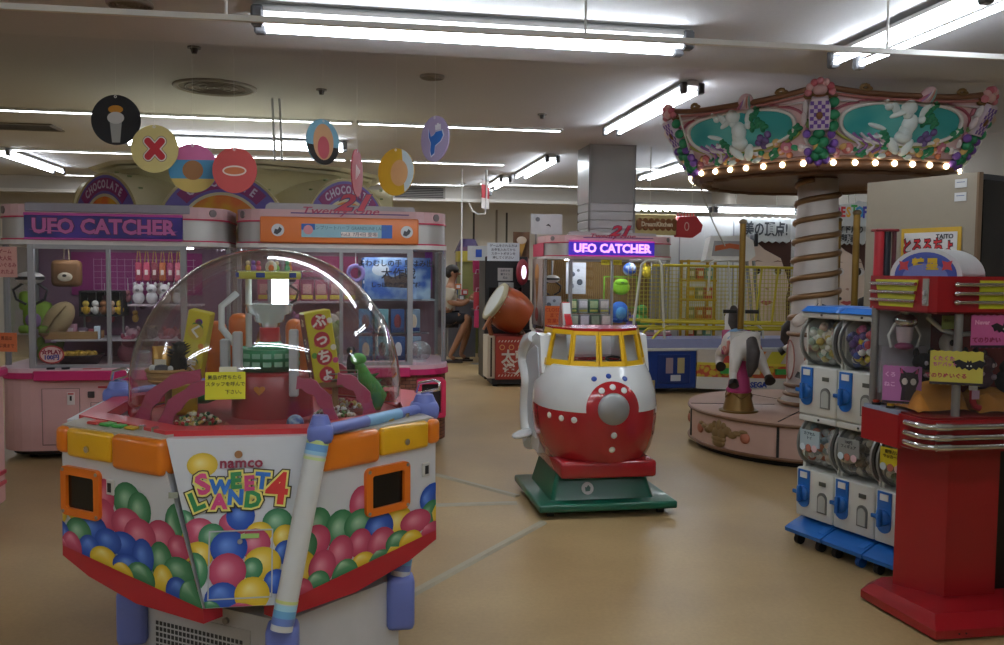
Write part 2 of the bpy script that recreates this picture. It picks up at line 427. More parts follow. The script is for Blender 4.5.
# ------------------------------------------------------------------ dome candy crane
WHITE = mat('d3d6da', .35, 0, .04, coat=.2); ORANGE = mat('e07a1c', .3, 0, .06, coat=.3); BLUEP = mat('6d7cc4', .4, 0, .05)
REDP = mat('c8383c', .32, 0, .05, coat=.2); YELP = mat('e3b622', .35, 0, .06)
sl = thing('dome_candy_crane', 'white candy crane machine with clear dome and printed balloons', 'arcade machine', (-.917, 3.35, 0), TH)
a_, b_ = .235, .578
OCT = [(-a_, -b_), (a_, -b_), (b_, -a_), (b_, a_), (a_, b_), (-a_, b_), (-b_, a_), (-b_, -a_)]
# base and feet
FT = [(.12, -.73), (.505, -.35), (-.12, .73), (-.505, .35), (-.41, -.34), (.41, .34)]
basep = [(.17, -.56), (.52, -.21), (.52, -.1), (.16, .45), (-.17, .56), (-.52, .21), (-.5, .1), (.10, -.56)]
bp = [(.12, -.69), (.50, -.34), (.40, .33), (-.12, .69), (-.50, .34), (-.40, -.33)]
MB(mat('cfd1d3', .45)).prism(bp, .0, .29).build('base', sl)
for x, y in FT:
    f = MB(BLUEP).box(x-.05, x+.05, y-.05, y+.05, .11, .305, .02).build('corner_bumper', sl)
# grille in the left front side of the base
p0 = Vector((-.40, -.33, 0)); p1 = Vector((.12, -.69, 0)); M = face_frame(p0, p1-p0, (0, 0, 1))
gr = MB(mat('c4c6c8', .5)).at(M).box(.06, .50, .05, .235, 0, .004).build('base_panel', sl)
g = MB(mat('3a3b3d', .6)).at(M)
for i in range(22):
    for j in range(7): g.box(.09+i*.0175, .1015+i*.0175, .065+j*.02, .078+j*.02, .0035, .0055)
g.build('grille_slots', gr); 
for x, y in ((.13, .252), (.40, .252)): MB(STEEL()).at(M).cyl((x, y, 0), (x, y, .01), .011, n=12).build('screw', sl)
# core under the rim
MB(WHITE).prism([(x*.8, y*.8) for x, y in OCT], .25, .838, top=[(x*.98, y*.98) for x, y in OCT]).build('body_core', sl)
# flat panels between the consoles (front, back and both sides)
rnd = random.Random(4)
def flat_panel(rot, full):
    Mr = RZ(rot); b = MB(WHITE).at(Mr); zt, zb = .872, (.37 if full else .40); hb = .106 if full else .22
    vt, vb = -.646, (-.755 if full else -.60)
    b.add([(-a_, vt, zt), (a_, vt, zt), (hb, vb, zb), (-hb, vb, zb), (-a_, vt+.05, zt), (a_, vt+.05, zt), (hb, vb+.05, zb), (-hb, vb+.05, zb)],
          [(0, 1, 2, 3), (4, 7, 6, 5), (0, 4, 5, 1), (3, 2, 6, 7), (0, 3, 7, 4), (1, 5, 6, 2)])
    p = b.build('front_panel' if full else 'side_panel', sl)
    M = Mr @ face_frame((0, vb-(vt-vb)*zb/(zt-zb)*1.0, 0), (1, 0, 0), (0, vt-vb, zt-zb)); M = Mr @ face_frame((0, vb, zb), (1, 0, 0), (0, vt-vb, zt-zb)); h = zt-zb
    poly = [(-hb, 0.002), (hb, 0.002), (a_-.003, h-.002), (-a_+.003, h-.002)]
    if full:
        def P(px, py): return ((px-245.5)/(322+.12*(py-450)), (.86-(py-440)*.0029-zb)*1.02)
        L = [(205, 463, 15, 12, 'y'), (185, 521, 13, 12, 'g'), (202, 531, 15, 13, 'p'), (238, 524, 16, 12, 'p'), (243, 517, 14, 14, 'b'), (280, 525, 15, 14, 'g'), (262, 535, 13, 11, 'y'),
             (215, 537, 13, 13, 'g'), (181, 549, 13, 16, 'b'), (201, 556, 15, 14, 'y'), (288, 541, 12, 13, 'y'), (258, 546, 15, 15, 'p'), (290, 556, 12, 12, 'b'), (197, 572, 14, 19, 'g'), (232, 549, 18, 17, 'b'), (266, 566, 18, 16, 'y'),
             (256, 571, 10, 11, 'g'), (231, 573, 18, 18, 'p'), (185, 593, 18, 16, 'y'), (280, 585, 12, 12, 'b'), (226, 600, 17, 16, 'b'), (256, 597, 17, 17, 'y'), (213, 613, 12, 11, 'g'), (245, 619, 18, 13, 'p')]
        L = [(*P(x, y), r1/322, r2/322, c) for x, y, r1, r2, c in L]
    else: L = pile(rnd, -a_, a_, lambda x: .22)
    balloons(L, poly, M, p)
    if full and rot == 0:
        d = P(244, 566); MB(mat('b9bcc0', .5)).at(M).ring([(d[0]-.096, d[1]-.103), (d[0]+.096, d[1]-.103), (d[0]+.096, d[1]+.103), (d[0]-.096, d[1]+.103)], [(d[0]-.092, d[1]-.099), (d[0]+.092, d[1]-.099), (d[0]+.092, d[1]+.099), (d[0]-.092, d[1]+.099)], 0, .0065).build('service_door', p)
        q = P(243, 543); MB(STEEL()).at(M).cyl((*q, 0), (*q, .009), .008, n=12).build('door_lock', p)
        q = P(252, 538); MB(mat('9ec46a', .5)).at(M).box(q[0]-.025, q[0]+.03, q[1]-.006, q[1]+.008, .004, .0066).build('small_sticker', p)
        q = P(240, 453); MB(mat('9c6a3a', .5)).at(M).cyl((*q, 0), (*q, .006), .012, n=16).build('hole_plug', p)
        q = P(178, 493); MB(mat('8d8f7c', .5)).at(M).box(q[0]-.016, q[0]+.012, q[1]-.01, q[1]+.008, .0, .005).build('coin_tag', p)
        q = P(243, 462); txt('namco', .045, mat('8a1f3a', .4), M @ T(q[0], q[1], .0052), p, bold=.0012, sx=1.05, spacing=1.05)
        for ch, px, py, sz, rot_, c in (('S', 206, 484, .085, 18, 'd0437c'), ('W', 223, 487, .058, -2, '2a6fc4'), ('E', 238, 481, .066, 3, '2f8a4c'), ('E', 251, 484, .06, 2, 'd0437c'), ('T', 264, 482, .068, -6, '2a6fc4'),
                                        ('L', 200, 501, .078, 22, '2f8a4c'), ('A', 222, 502, .062, 0, 'd0437c'), ('N', 238, 498, .062, -3, '2a6fc4'), ('D', 255, 501, .068, -6, '2f8a4c'), ('4', 279, 491, .135, -6, 'd22f2a')):
            q = P(px, py); Q = M @ T(q[0], q[1], 0) @ RZ(rot_)
            txt(ch, sz, mat('3a3320', .5), Q @ T(0, 0, .0056), p, bold=.0135, ext=.0006)
            txt(ch, sz, mat('efe37a', .5), Q @ T(0, 0, .0068), p, bold=.0095, ext=.0006)
            txt(ch, sz, mat(c, .4), Q @ T(0, 0, .0080), p, bold=.0035, ext=.0006)
    return p
flat_panel(0, True); flat_panel(180, True); flat_panel(90, False); flat_panel(270, False)
# consoles at the four diagonals; inner = edge beside the front panel
def console(sx, sy, s_frame, s_slot):
    t = None
    A = Vector((sx*.632, sy*.338, 0)); B = Vector((sx*.243, sy*.648, 0)); iA = Vector((sx*.578, sy*.235, 0)); iB = Vector((sx*.235, sy*.60, 0))
    Bb = Vector((sx*.108, sy*.7555, 0)); zt, zA, zB = .80, .46, .37
    up = lambda p, z: Vector((p.x, p.y, z))
    nrm = (up(A, zt)-up(B, zt)).cross(up(Bb, zB)-up(B, zt)).normalized(); out = Vector((sx, sy, 0))
    nrm = nrm if nrm.dot(out) > 0 else -nrm
    dn = nrm.cross((A-B).normalized()); dn = dn if dn.z < 0 else -dn
    AL = up(A, zt)+dn*((zA-zt)/dn.z)              # lower outer corner, in the plane of the face
    body = MB(WHITE); V = [up(A, zt), up(B, zt), up(Bb, zB), AL, up(iA, zt), up(iB, zt), up(Vector((sx*.1, sy*.66, 0)), zB), up(iA, zA)]
    body.add(V, [(0, 1, 2, 3), (4, 7, 6, 5), (0, 4, 5, 1), (0, 3, 7, 4), (1, 5, 6, 2), (3, 2, 6, 7)])
    t = body.build('console', sl)
    # red keel strip along the foot of the face
    w = Vector((-sx, -sy, 0)).normalized(); q0 = AL; q1 = up(Bb, zB); o = Vector((sx, sy, 0)).normalized()*.005; dz = lambda h: Vector((0, 0, -h))
    F4 = [q0+o, q1+o, q1+o+dz(.045), q0.lerp(q1, .55)+o+dz(.082), q0.lerp(q1, .2)+o+dz(.066), q0+o+dz(.035)]; Bk = [p+w*.07 for p in F4]
    MB(mat('b32530', .35, 0, .05)).add(F4+Bk, [(0, 1, 2, 3, 4, 5), (11, 10, 9, 8, 7, 6)]+[(k_, (k_+1) % 6, 6+(k_+1) % 6, 6+k_) for k_ in range(6)]).build('keel', t)
    # face frame, left to right as seen from outside
    lft, rgt = (A, B) if sx*sy > 0 else (B, A)
    M = face_frame(lft, rgt-lft, (0, 0, 1)); Lw = (rgt-lft).length
    # printed balloons on the face
    if sx*sy > 0: poly = [(0.003, zA), (Lw+.14, zB-.004), (Lw, zt), (0.003, zt)]; top = lambda x: .57+.10*x
    else: poly = [(-.14, zB-.004), (Lw-.003, zA), (Lw-.003, zt), (0, zt)]; top = lambda x: .66-.10*x
    # tilt of the lower corner: use the plane through lft, rgt, Bb
    xa = (rgt-lft).normalized(); ya = nrm.cross(xa); 
    if ya.z < 0: ya = -ya
    Mf = Matrix.Identity(4)
    for i in range(3): Mf[i][0] = xa[i]; Mf[i][1] = ya[i]; Mf[i][2] = xa.cross(ya)[i]; Mf[i][3] = up(lft, zt)[i]
    inv = Mf.inverted(); c2 = [(inv @ up(A, zt)).xy, (inv @ up(B, zt)).xy, (inv @ up(Bb, zB)).xy, (inv @ AL).xy]; c2 = [tuple(p) for p in c2]
    ar = sum(c2[i][0]*c2[(i+1) % 4][1]-c2[(i+1) % 4][0]*c2[i][1] for i in range(4))
    if ar < 0: c2 = c2[::-1]
    rn = random.Random(int(10+sx*3+sy)); L = []
    for kx in range(11):
        tl = (.60 if sx < 0 else .575)+.07*rn.uniform(-1, 1)-zt
        for ky in range(5):
            x = -.18+kx*.082+rn.uniform(-.02, .02); y = tl-ky*.07+rn.uniform(-.012, .012)
            L.append((x, y, .070*rn.uniform(.7, 1.1), .058*rn.uniform(.7, 1.15), 'ybgpbgyp'[rn.randrange(8)]))
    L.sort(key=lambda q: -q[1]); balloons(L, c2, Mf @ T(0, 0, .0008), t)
    # orange cap: two rounded ends and a yellow lid between
    e0, e1 = (.045, Lw-.225) if sx*sy > 0 else (.225, Lw-.045)
    for x0, x1, dz in ((-.012, e0, .02 if e0 < .1 else .045), (e1, Lw+.010, .02 if e0 > .1 else .045)): MB(ORANGE).at(M).box(x0, x1, zt-dz, zt+.070, -.13, .022, .020, 3).build('end_cap', t)
    lid = MB(mat('e9b01d', .3, 0, .08, coat=.3)).at(M).box(e0+.003, e1-.003, zt-.028, zt+.068, -.10, .020, .014, 3).build('coin_lid', t)
    MB(CHROME()).at(M).cyl(((e0+e1)/2, zt+.008, .012), ((e0+e1)/2, zt+.008, .026), .011, n=14).build('lid_lock', lid)
    dk = MB(mat('b9b3a8', .35)).at(M).add([(.0, zt+.073, 0), (Lw-.01, zt+.073, 0), (Lw-.01, zt+.088, -.10), (0.0, zt+.088, -.10), (.0, zt+.06, 0), (Lw-.01, zt+.06, 0), (Lw-.01, zt+.06, -.10), (0, zt+.06, -.10)],
          [(0, 1, 2, 3), (4, 7, 6, 5), (0, 4, 5, 1), (1, 5, 6, 2), (2, 6, 7, 3), (3, 7, 4, 0)]).build('control_deck', t)
    for i, c in enumerate(('c03a30', '3fa043', '3fa043', 'c9a02a')):
        MB(mat(c, .4)).at(M).box(.09+i*.062, .14+i*.062, zt+.078, zt+.088, -.075, -.025, .005, 1).build('button' if i in (1, 2) else 'deck_label', dk)
    for x in (.34, .40): MB(CHROME()).at(M).cyl((x, zt+.075, -.05), (x, zt+.094, -.05), .012, n=12).build('deck_knob', dk)
    # prize window: orange frame round a dark opening
    cx, cz, hw, hh = s_frame*Lw, .655, .098, .083
    fr = MB(mat('e0721c', .35, 0, .05)).at(Mf @ T(0, -zt, .001)); n = 5
    o_ = rr(cx-hw, cx+hw, cz-hh, cz+hh, .022, n); i_ = rr(cx-hw*.72, cx+hw*.72, cz-hh*.70, cz+hh*.66, .008, n)
    fr.ring(o_, i_, -.004, .014); fo = fr.build('prize_window_frame', t)
    MB(mat('0c0c0d', .25)).at(Mf @ T(0, -zt, .001)).box(cx-hw*.74, cx+hw*.74, cz-hh*.72, cz+hh*.7, -.004, .003).build('opening', fo)
    for x in (-1, 1):
        for y in (-1, 1): MB(STEEL()).at(Mf @ T(0, -zt, .001)).cyl((cx+x*hw*.87, cz+y*hh*.85, .012), (cx+x*hw*.87, cz+y*hh*.85, .017), .006, n=10).build('screw', fo)
    sx_ = s_slot*Lw; co = MB(mat('c9c9c2', .4)).at(Mf @ T(0, -zt, .001)).box(sx_-.018, sx_+.018, .665, .715, -.004, .006, .003, 1).build('coin_slot', t)
    MB(mat('1a1a1a', .5)).at(Mf @ T(0, -zt, .001)).box(sx_-.008, sx_+.008, .675, .705, .005, .008).build('slot', co)
    return t
console(-1, -1, .215, .50); console(1, -1, .53, .90); console(1, 1, .3, .55); console(-1, 1, .5, .88)
# rim
MB(REDP).ring([(x*1.045, y*1.045) for x, y in OCT], [(x*.90, y*.90) for x, y in OCT], .852, .890).build('rim', sl)
MB(mat('a94a4c', .5)).lathe([(.515, .842), (.001, .842)], 40).build('dome_floor', sl)
# poles, caps and blue guard rails
TOPS = [(.235, -.685), (.598, -.25), (-.235, .685), (-.598, .25)]
for i, ((x, y), (fx, fy)) in enumerate(zip(TOPS, FT)):
    a = Vector((x, y, .90)); b = Vector((fx, fy-.05*(1 if fy < 0 else -1) if abs(fy) > .5 else fy, .30))
    po = MB(mat('d8dad8', .3)).cyl(a, b, .034, n=20).build('pole', sl)
    for s0, s1, c in ((.03, .055, '8fb3dc'), (.055, .075, 'c9d98a'), (.075, .11, '6fa7dc'), (.11, .13, '9fd0ea'), (.14, .155, 'cfe0a0'), (.85, .865, 'd6e090'), (.87, .90, 'a6d8ea'), (.90, .935, '6fb0dc'), (.935, .97, '6f88cc')):
        MB(mat(c, .35)).cyl(a.lerp(b, s0), a.lerp(b, s1), .0352, n=20, caps=False).build('stripe', po)
    q_ = .040 if i % 2 == 0 else .052; cp = MB(BLUEP).box(x-q_, x+q_, y-q_, y+q_, .855, .920, .02).cyl((x, y, .915), (x, y, .945), q_*.85, q_*.6, 16).build('pole_cap', sl)
for i in (0, 2):
    a = Vector((*TOPS[i], .893)); b = Vector((*TOPS[i+1], .893))
    rl_ = MB(BLUEP).cyl(a, b, .020, n=14).build('guard_rail', sl)
    MB(mat('7fb4dc', .4)).cyl(a.lerp(b, .4), a.lerp(b, .72), .0206, n=14).build('rail_band', rl_)
for (x, y) in (TOPS[1], TOPS[3]):
    MB(CHROME()).tube([(x-.03, y+.02, .95), (x-.02, y+.01, .985), (x+.03, y-.03, 1.0), (x+.05, y-.05, .995), (x+.05, y-.05, .97), (x-.01, y, .95)], .006, 8).build('handle', sl)
# clear dome
prof = [(.507, .842), (.506, .90), (.505, .95)]+[(.505*math.cos(t)**.96, .95+.53*math.sin(t)) for t in [PI/2*i/22 for i in range(1, 22)]]+[(.001, 1.48)]
MB(glass('f6f8f8', 1.7, .02, .012)).lathe(prof, 64, (.018, 0, 0)).build('clear_dome', sl)
MB(mat('a83a3e', .35)).ring(ngon(.514, 48, (.018, 0)), ngon(.500, 48, (.018, 0)), .842, .850).build('dome_collar', sl)
# works inside the dome
dr = MB(mat('a3262c', .3, 0, .05)).lathe([(.001, 1.012), (.14, 1.012), (.15, 1.0), (.155, .842)], 36, (.03, 0, 0)).build('turntable', sl)
cr = MB(mat('2a8a5a', .4)).lathe([(.001, 1.02), (.128, 1.02), (.132, 1.015), (.132, 1.095), (.12, 1.10), (.118, 1.03)], 36, (.02, .02, 0)).build('green_tray', sl)
g = MB(mat('8cc4a4', .5))
for k in range(20):
    a = 2*PI*k/20
    for z in (1.035, 1.066): g.at(T(.02, .02, z) @ RZ(360*k/20)).box(.1305, .1335, -.015, .015, 0, .018)
g.build('tray_slots', cr)
for x, y, z0, z1, r_ in ((-.185, .05, .9, 1.2, .036), (-.11, .15, .95, 1.225, .04), (.15, 0, .9, 1.2, .034), (.10, .2, .95, 1.2, .034)):
    MB(mat('d8702a', .35)).box(x-r_, x+r_, y-.05, y+.05, z0, z1, .03, 3).build('orange_guide', sl)
for x, y, z0, z1 in ((-.135, -.08, .93, 1.14), (-.085, -.12, .92, 1.17), (.12, -.15, .93, 1.18)):
    MB(mat('c8c9c8', .4)).box(x-.017, x+.017, y-.02, y+.02, z0, z1, .005, 1).build('lift_post', sl)
hb_ = MB(mat('d9dcdc', .35)).tube([(-.10, -.08, 1.12), (-.15, -.06, 1.18), (-.155, -.02, 1.26), (-.10, 0, 1.31)], .013, 8).build('feed_arm', sl)
ho = MB(glass('dfe6e8', 1.4, .35, .15)).lathe([(.03, 1.165), (.035, 1.195), (.055, 1.20), (.06, 1.225), (.085, 1.235), (.09, 1.262), (.10, 1.268)], 28, (.02, 0, 0)).build('hopper', sl)
MB(mat('c8242a', .35)).cyl((.02, 0, 1.10), (.02, 0, 1.178), .038, n=20).build('hopper_neck', sl)
MB(mat('2f9a60', .4)).lathe([(.001, 1.125), (.04, 1.125), (.06, 1.10)], 20, (.02, 0, 0)).build('neck_collar', sl)
MB(lamp_mat('e4f6ff', 3.0)).cyl((.06, 0, 1.268), (.06, 0, 1.375), .032, n=18).build('lamp', sl)
MB(mat('d8d8d4', .4)).cyl((-.06, .02, 1.1), (-.06, .02, 1.37), .012, n=10).build('mast', sl)
cw = MB(mat('e6e85a', .4)).lathe([(.001, 1.365), (.115, 1.365), (.12, 1.372), (.12, 1.387), (.115, 1.392), (.001, 1.392)], 32, (.02, 0, 0)).build('top_disc', sl)
MB(glass('f4f8f8', 1.5, .2)).lathe([(.12, 1.392), (.165, 1.398), (.165, 1.392)], 32, (.02, 0, 0)).build('clear_brim', cw)
for k in range(6):
    a = k*PI/3; MB(mat('2a50b4', .4)).at(T(.02, 0, 1.379) @ RZ(math.degrees(a)+20)).box(.119, .1235, -.016, .016, -.008, .01).build('disc_mark', cw)
MB(mat('e8e8e4', .4)).ell((.03, -.03, 1.41), (.022, .022, .026)).build('finial', cw)
for k, c in enumerate(('e08a28', '7ac043', 'd04a78', 'e0c03a', '8a5ac0', 'e0702a', '5ab87a')):
    a = 2*PI*k/7+.4; x, y = .02+.08*math.cos(a), .08*math.sin(a)
    t = thing('candy_figure', 'tiny colourful candy figure on the yellow disc at the dome top', 'toy', sl.matrix_basis @ Vector((x, y, 1.392)), 0, 'figures on the dome top disc')
    MB(mat(c, .4)).ell((0, 0, .014), (.011, .011, .014), 10, 6).build('body', t); MB(mat('f0d8b0' if k % 2 else c, .4)).ell((0, 0, .034), (.009, .009, .009), 10, 6).build('head', t)
# pink wavy arms
def arm(pts, y):
    b = MB(mat('b8506c', .45)); w = .028; P = [Vector((p[0], 0, p[1])) for p in pts]; lo = []; hi = []
    for i, p in enumerate(P):
        d = (P[min(i+1, len(P)-1)]-P[max(0, i-1)]).normalized(); n = Vector((-d.z, 0, d.x)); k = 1+.22*math.sin(i*1.9)
        lo.append(p-n*w*k*.8); hi.append(p+n*w*k*.8)
    poly = [(p.x, p.z) for p in lo]+[(p.x, p.z) for p in reversed(hi)]
    b.at(T(0, y, 0) @ FRONT).prism(poly, -.014, .014); b.build('pink_arm', sl)
arc = lambda x0, z0, x1, z1, n=10: [(x0+(x1-x0)*(1-math.cos(PI/2*i/n)), z0+(z1-z0)*math.sin(PI/2*i/n)) for i in range(n+1)]
arm(arc(-.40, .84, -.20, 1.02), -.22); arm(arc(-.30, .84, -.12, 1.00), -.34); arm(arc(.26, .84, .14, 1.0), -.30); arm(arc(.40, .84, .28, 1.0), -.20); arm(arc(-.35, .84, -.2, 1.0), .25); arm(arc(.38, .84, .2, 1.0), .25)
# posts with prize baskets
def basket(x, y, z, r, square):
    MB(mat('a98a58', .6)).cyl((x, y, .842), (x, y, z), .012, n=10).build('basket_post', sl)
    if square:
        b = MB(mat('8a6a3c', .6)).box(x-r, x+r, y-r*.7, y+r*.7, z, z+.02).build('prize_tray', sl)
        w = MB(STEEL())
        for h in (.03, .05): w.tube([(x-r, y-r*.7, z+h), (x+r, y-r*.7, z+h), (x+r, y+r*.7, z+h), (x-r, y+r*.7, z+h)], .0025, 6, True)
        w.build('tray_wire', b)
    else:
        b = MB(mat('a07c48', .7, 0, .2, 60, .6)).lathe([(.001, z), (r*.75, z), (r*.95, z+.02), (r, z+.05), (r*.9, z+.05), (r*.7, z+.01)], 24, (x, y, 0)).build('prize_basket', sl)
        for h in (.012, .030, .048): MB(mat('b08a50', .7)).tube([(x+(r*.8+h*3.6*r/.8*.8)*math.cos(a), y+(r*.8+h*3.6*r)*math.sin(a), z+h) for a in [2*PI*i/24 for i in range(24)]], .007, 6, True).build('weave', b)
basket(-.325, -.15, .985, .075, False); basket(.27, -.12, .965, .085, True)
for x, y in ((-.18, -.36), (.27, -.25), (.30, -.05)):
    MB(mat('a5604a', .5)).box(x-.09, x+.09, y-.05, y+.05, .842, .869, .01, 1).build('candy_tray', sl)
MB(mat('c9a62a', .5)).box(-.36, -.25, -.02, .03, .842, .96, .02).build('floor_block', sl); MB(mat('c9a62a', .5)).box(.36, .45, .05, .15, .842, .94, .02).build('floor_block', sl)
MB(mat('3f8a4a', .5)).ell((-.25, .1, .91), (.07, .06, .04)).build('floor_block', sl)
hrt = MB(mat('e08a2a', .4)).at(T(-.005, -.155, .955) @ FRONT); hrt.prism([(0, -.02)]+[(.001+.019*math.sin(t)**3*1.1, .0012*(13*math.cos(t)-5*math.cos(2*t)-2*math.cos(3*t))) for t in [PI*2*i/20 for i in range(1, 20)]], -.003, .004); hrt.build('heart_sticker', dr)
slW = sl.matrix_basis
def in_sl(x, y, z): return slW @ Vector((x, y, z))
# loose prizes in the dome
def stuffpile(x, y, z, rx, ry, h, n, cols, seed, size, label):
    rn = random.Random(seed); b = MB()
    for k in range(n):
        a = rn.uniform(0, 2*PI); q = math.sqrt(rn.random()); b.m(mat(rn.choice(cols), .35))
        b.ell((rx*q*math.cos(a), ry*q*math.sin(a), h*(1-q*q)*rn.random()+size*.6), (size*rn.uniform(.7, 1.2), size, size*.7), 6, 4, (rn.random()*3, rn.random()*3, 0))
    o = b.build('wrapped_candy'); o.location = in_sl(x, y, z); o.rotation_euler.z = TH
    return tag(o, label, 'candy', None, 'stuff')
CC = ('3c7a48', 'e8e0c8', 'c03a3a', '2a5a38', 'd8c070', '5a9a5c', 'f0ece0')
stuffpile(-.19, -.36, .869, .075, .04, .04, 130, CC, 1, .0085, 'heap of green and white wrapped candy left of the yellow note')
stuffpile(.27, -.25, .869, .075, .04, .03, 110, ('e8e0c8', '8a5a3a', 'c8b090', 'f0ece0', '6a8a4a'), 2, .0085, 'heap of silver and brown wrapped candy under the right basket')
stuffpile(.30, -.05, .869, .07, .04, .03, 80, ('e8e0c8', 'c03a3a', 'd8c070'), 3, .0085, 'small heap of wrapped candy behind the right basket post')
def candy_box(p, size, tilt, front, side, word, label, wc):
    t = thing('candy_box', label, 'box', in_sl(*p), TH); w, d, h = size
    t.rotation_euler = (R(tilt[0]), R(tilt[1]), TH+R(tilt[2]))
    b = MB(mat(front, .4)).box(-w/2, w/2, -d/2, d/2, 0, h, .004, 1); b.build('carton', t)
    MB(mat(side, .4)).box(-w/2-.001, -w/2+.001, -d/2+.003, d/2-.003, .004, h-.004).build('side_print', t)
    rn = random.Random(len(word)+int(h*100))
    for k in range(14):
        x, z = rn.uniform(-w*.4, w*.4), rn.uniform(.02, h-.02); MB(mat(rn.choice(('d04a8a', '5a9a3a', 'e08a2a', '6a4ab0', 'f0f0e0')), .4)).at(T(x, -d/2-.001, z) @ FRONT).cyl((0, 0, 0), (0, 0, .001), .011, n=12).build('fruit_print', t)
    for i, ch in enumerate(word):
        z = h-(i+.6)*h/len(word); MB(mat(wc, .4)).at(T(0, -d/2-.002, z) @ FRONT).prism(ngon(.030, 18), 0, .0014).build('badge', t)
        txt(ch, .052, mat('f4f0ea', .4), T(0, -d/2-.0042, z) @ FRONT, t, bold=.002, ext=.0005)
        if d > .05: txt(ch, .034, mat('e8d8c0', .4), T(-w/2-.002, 0, z) @ RZ(-90) @ FRONT, t, bold=.001, ext=.0004)
    return t
candy_box((.235, -.14, .987), (.10, .075, .265), (0, -9, 18), 'd3c62a', '7a2a22', 'ぷっちょ', 'yellow candy carton with red lettering on the right wire tray', 'c03040')
candy_box((-.27, -.02, .99), (.085, .05, .26), (4, 12, -12), 'd8c83a', 'c9b0a0', 'くま', 'tall yellow candy carton leaning behind the left basket', 'd8b84a')
t = thing('snack_bag', 'gold foil snack bag standing in the left woven basket', 'snack bag', in_sl(-.345, -.15, .995), TH)
MB(mat('b98a3a', .25, .4)).loft([[(x*s, y*s2, z) for x, y in ngon(.034, 14)] for z, s, s2 in ((0, 1, .25), (.02, 1.05, .9), (.07, 1.05, .9), (.11, 1, .3), (.125, 1.02, .06))]).build('pouch', t)
MB(mat('e8dcc8', .4)).box(-.02, .02, -.036, -.033, .04, .08).build('bag_label', t)
t = thing('black_plush', 'small fluffy black plush toy in the left basket', 'plush toy', in_sl(-.285, -.17, 1.01), TH)
b = MB(mat('141414', .9, 0, .2, 80, 1)); rn = random.Random(5); b.ell((0, 0, .045), (.03, .03, .05), 12, 8); b.build('body', t)
MB(mat('171717', .9)).ell((.005, -.005, .105), (.024, .024, .024), 12, 8).build('head', t)
b = MB(mat('101010', .9))
for k in range(40):
    a = rn.uniform(0, 2*PI); z = rn.uniform(.01, .12); b.cyl((.022*math.cos(a), .022*math.sin(a), z), (.042*math.cos(a), .042*math.sin(a), z+.01), .005, .001, 5)
b.build('fur', t)['kind'] = 'stuff'
t = thing('grey_plush', 'small grey and white plush toy lying in the left basket', 'plush toy', in_sl(-.34, -.195, 1.03), TH)
MB(mat('55565c', .9)).ell((0, 0, .012), (.03, .02, .016)).build('body', t); MB(mat('d8d8d8', .9)).ell((-.028, -.004, .014), (.013, .013, .014)).build('head', t); MB(mat('d8d8d8', .9)).ell((.032, -.004, .012), (.010, .012, .012)).build('tail', t)
t = thing('green_dragon_plush', 'green dragon plush with curled tail beside the right tray', 'plush toy', in_sl(.41, .0, .842), TH)
b = MB(mat('4f9a44', .8, 0, .12)); b.tube([(-.05, 0, .19), (-.03, 0, .14), (.0, 0, .10), (.03, 0, .06), (.02, 0, .025), (-.02, 0, .02)], [.02, .03, .035, .032, .024, .012], 12); b.build('body', t)
MB(mat('5fb052', .8)).ell((-.055, 0, .21), (.035, .028, .025)).build('head', t)
for k in range(4): MB(mat('2f6a2c', .8)).cyl((.0+.012*k, 0, .14-.025*k), (.03+.012*k, 0, .155-.025*k), .012, .001, 6).build('spine', t)
t = thing('black_bird_plush', 'tiny black bird plush behind the yellow candy carton', 'plush toy', in_sl(.33, .0, .985), TH)
MB(mat('17171a', .8)).ell((0, 0, .045), (.018, .018, .05)).build('body', t); MB(mat('17171a', .8)).ell((0, -.004, .10), (.018, .018, .018)).build('head', t); MB(mat('e0a52a', .6)).cyl((0, -.02, .10), (0, -.036, .096), .005, .001, 8).build('beak', t)
t = thing('toy_ball', 'blue marbled toy ball at the dome front by the rim', 'ball', in_sl(.14, -.40, .842), TH)
MB(pattern('noise', '3a6aa0', 'a8c4d8', 40)).ell((0, 0, .03), .03, 16, 10).build('ball', t); MB(mat('c8c8c8', .4)).cyl((0, 0, 0), (0, 0, .006), .016, n=14).build('stand', t)
# handwritten note on the dome
nt_ = thing('yellow_note', 'square yellow handwritten note taped to the clear dome', 'note', in_sl(-.075, -.515, 1.02), TH+R(3))
nt_.rotation_euler.x = R(-12)
MB(mat('d6cf2c', .7)).box(-.063, .063, -.001, .001, -.045, .045).build('paper', nt_)
MB(mat('d8d4b8', .7)).box(-.02, .035, .0, .0012, .035, .062).build('tape', nt_)
for s, z, x in (('景品が落ちたら', .026, -.002), ('スタッフを呼んで', .004, 0), ('下さい。', -.022, .03)):
    txt(s, .0155, mat('3a3a18', .6), T(x, -.0022, z) @ FRONT, nt_, ext=.0003, bold=.0002)
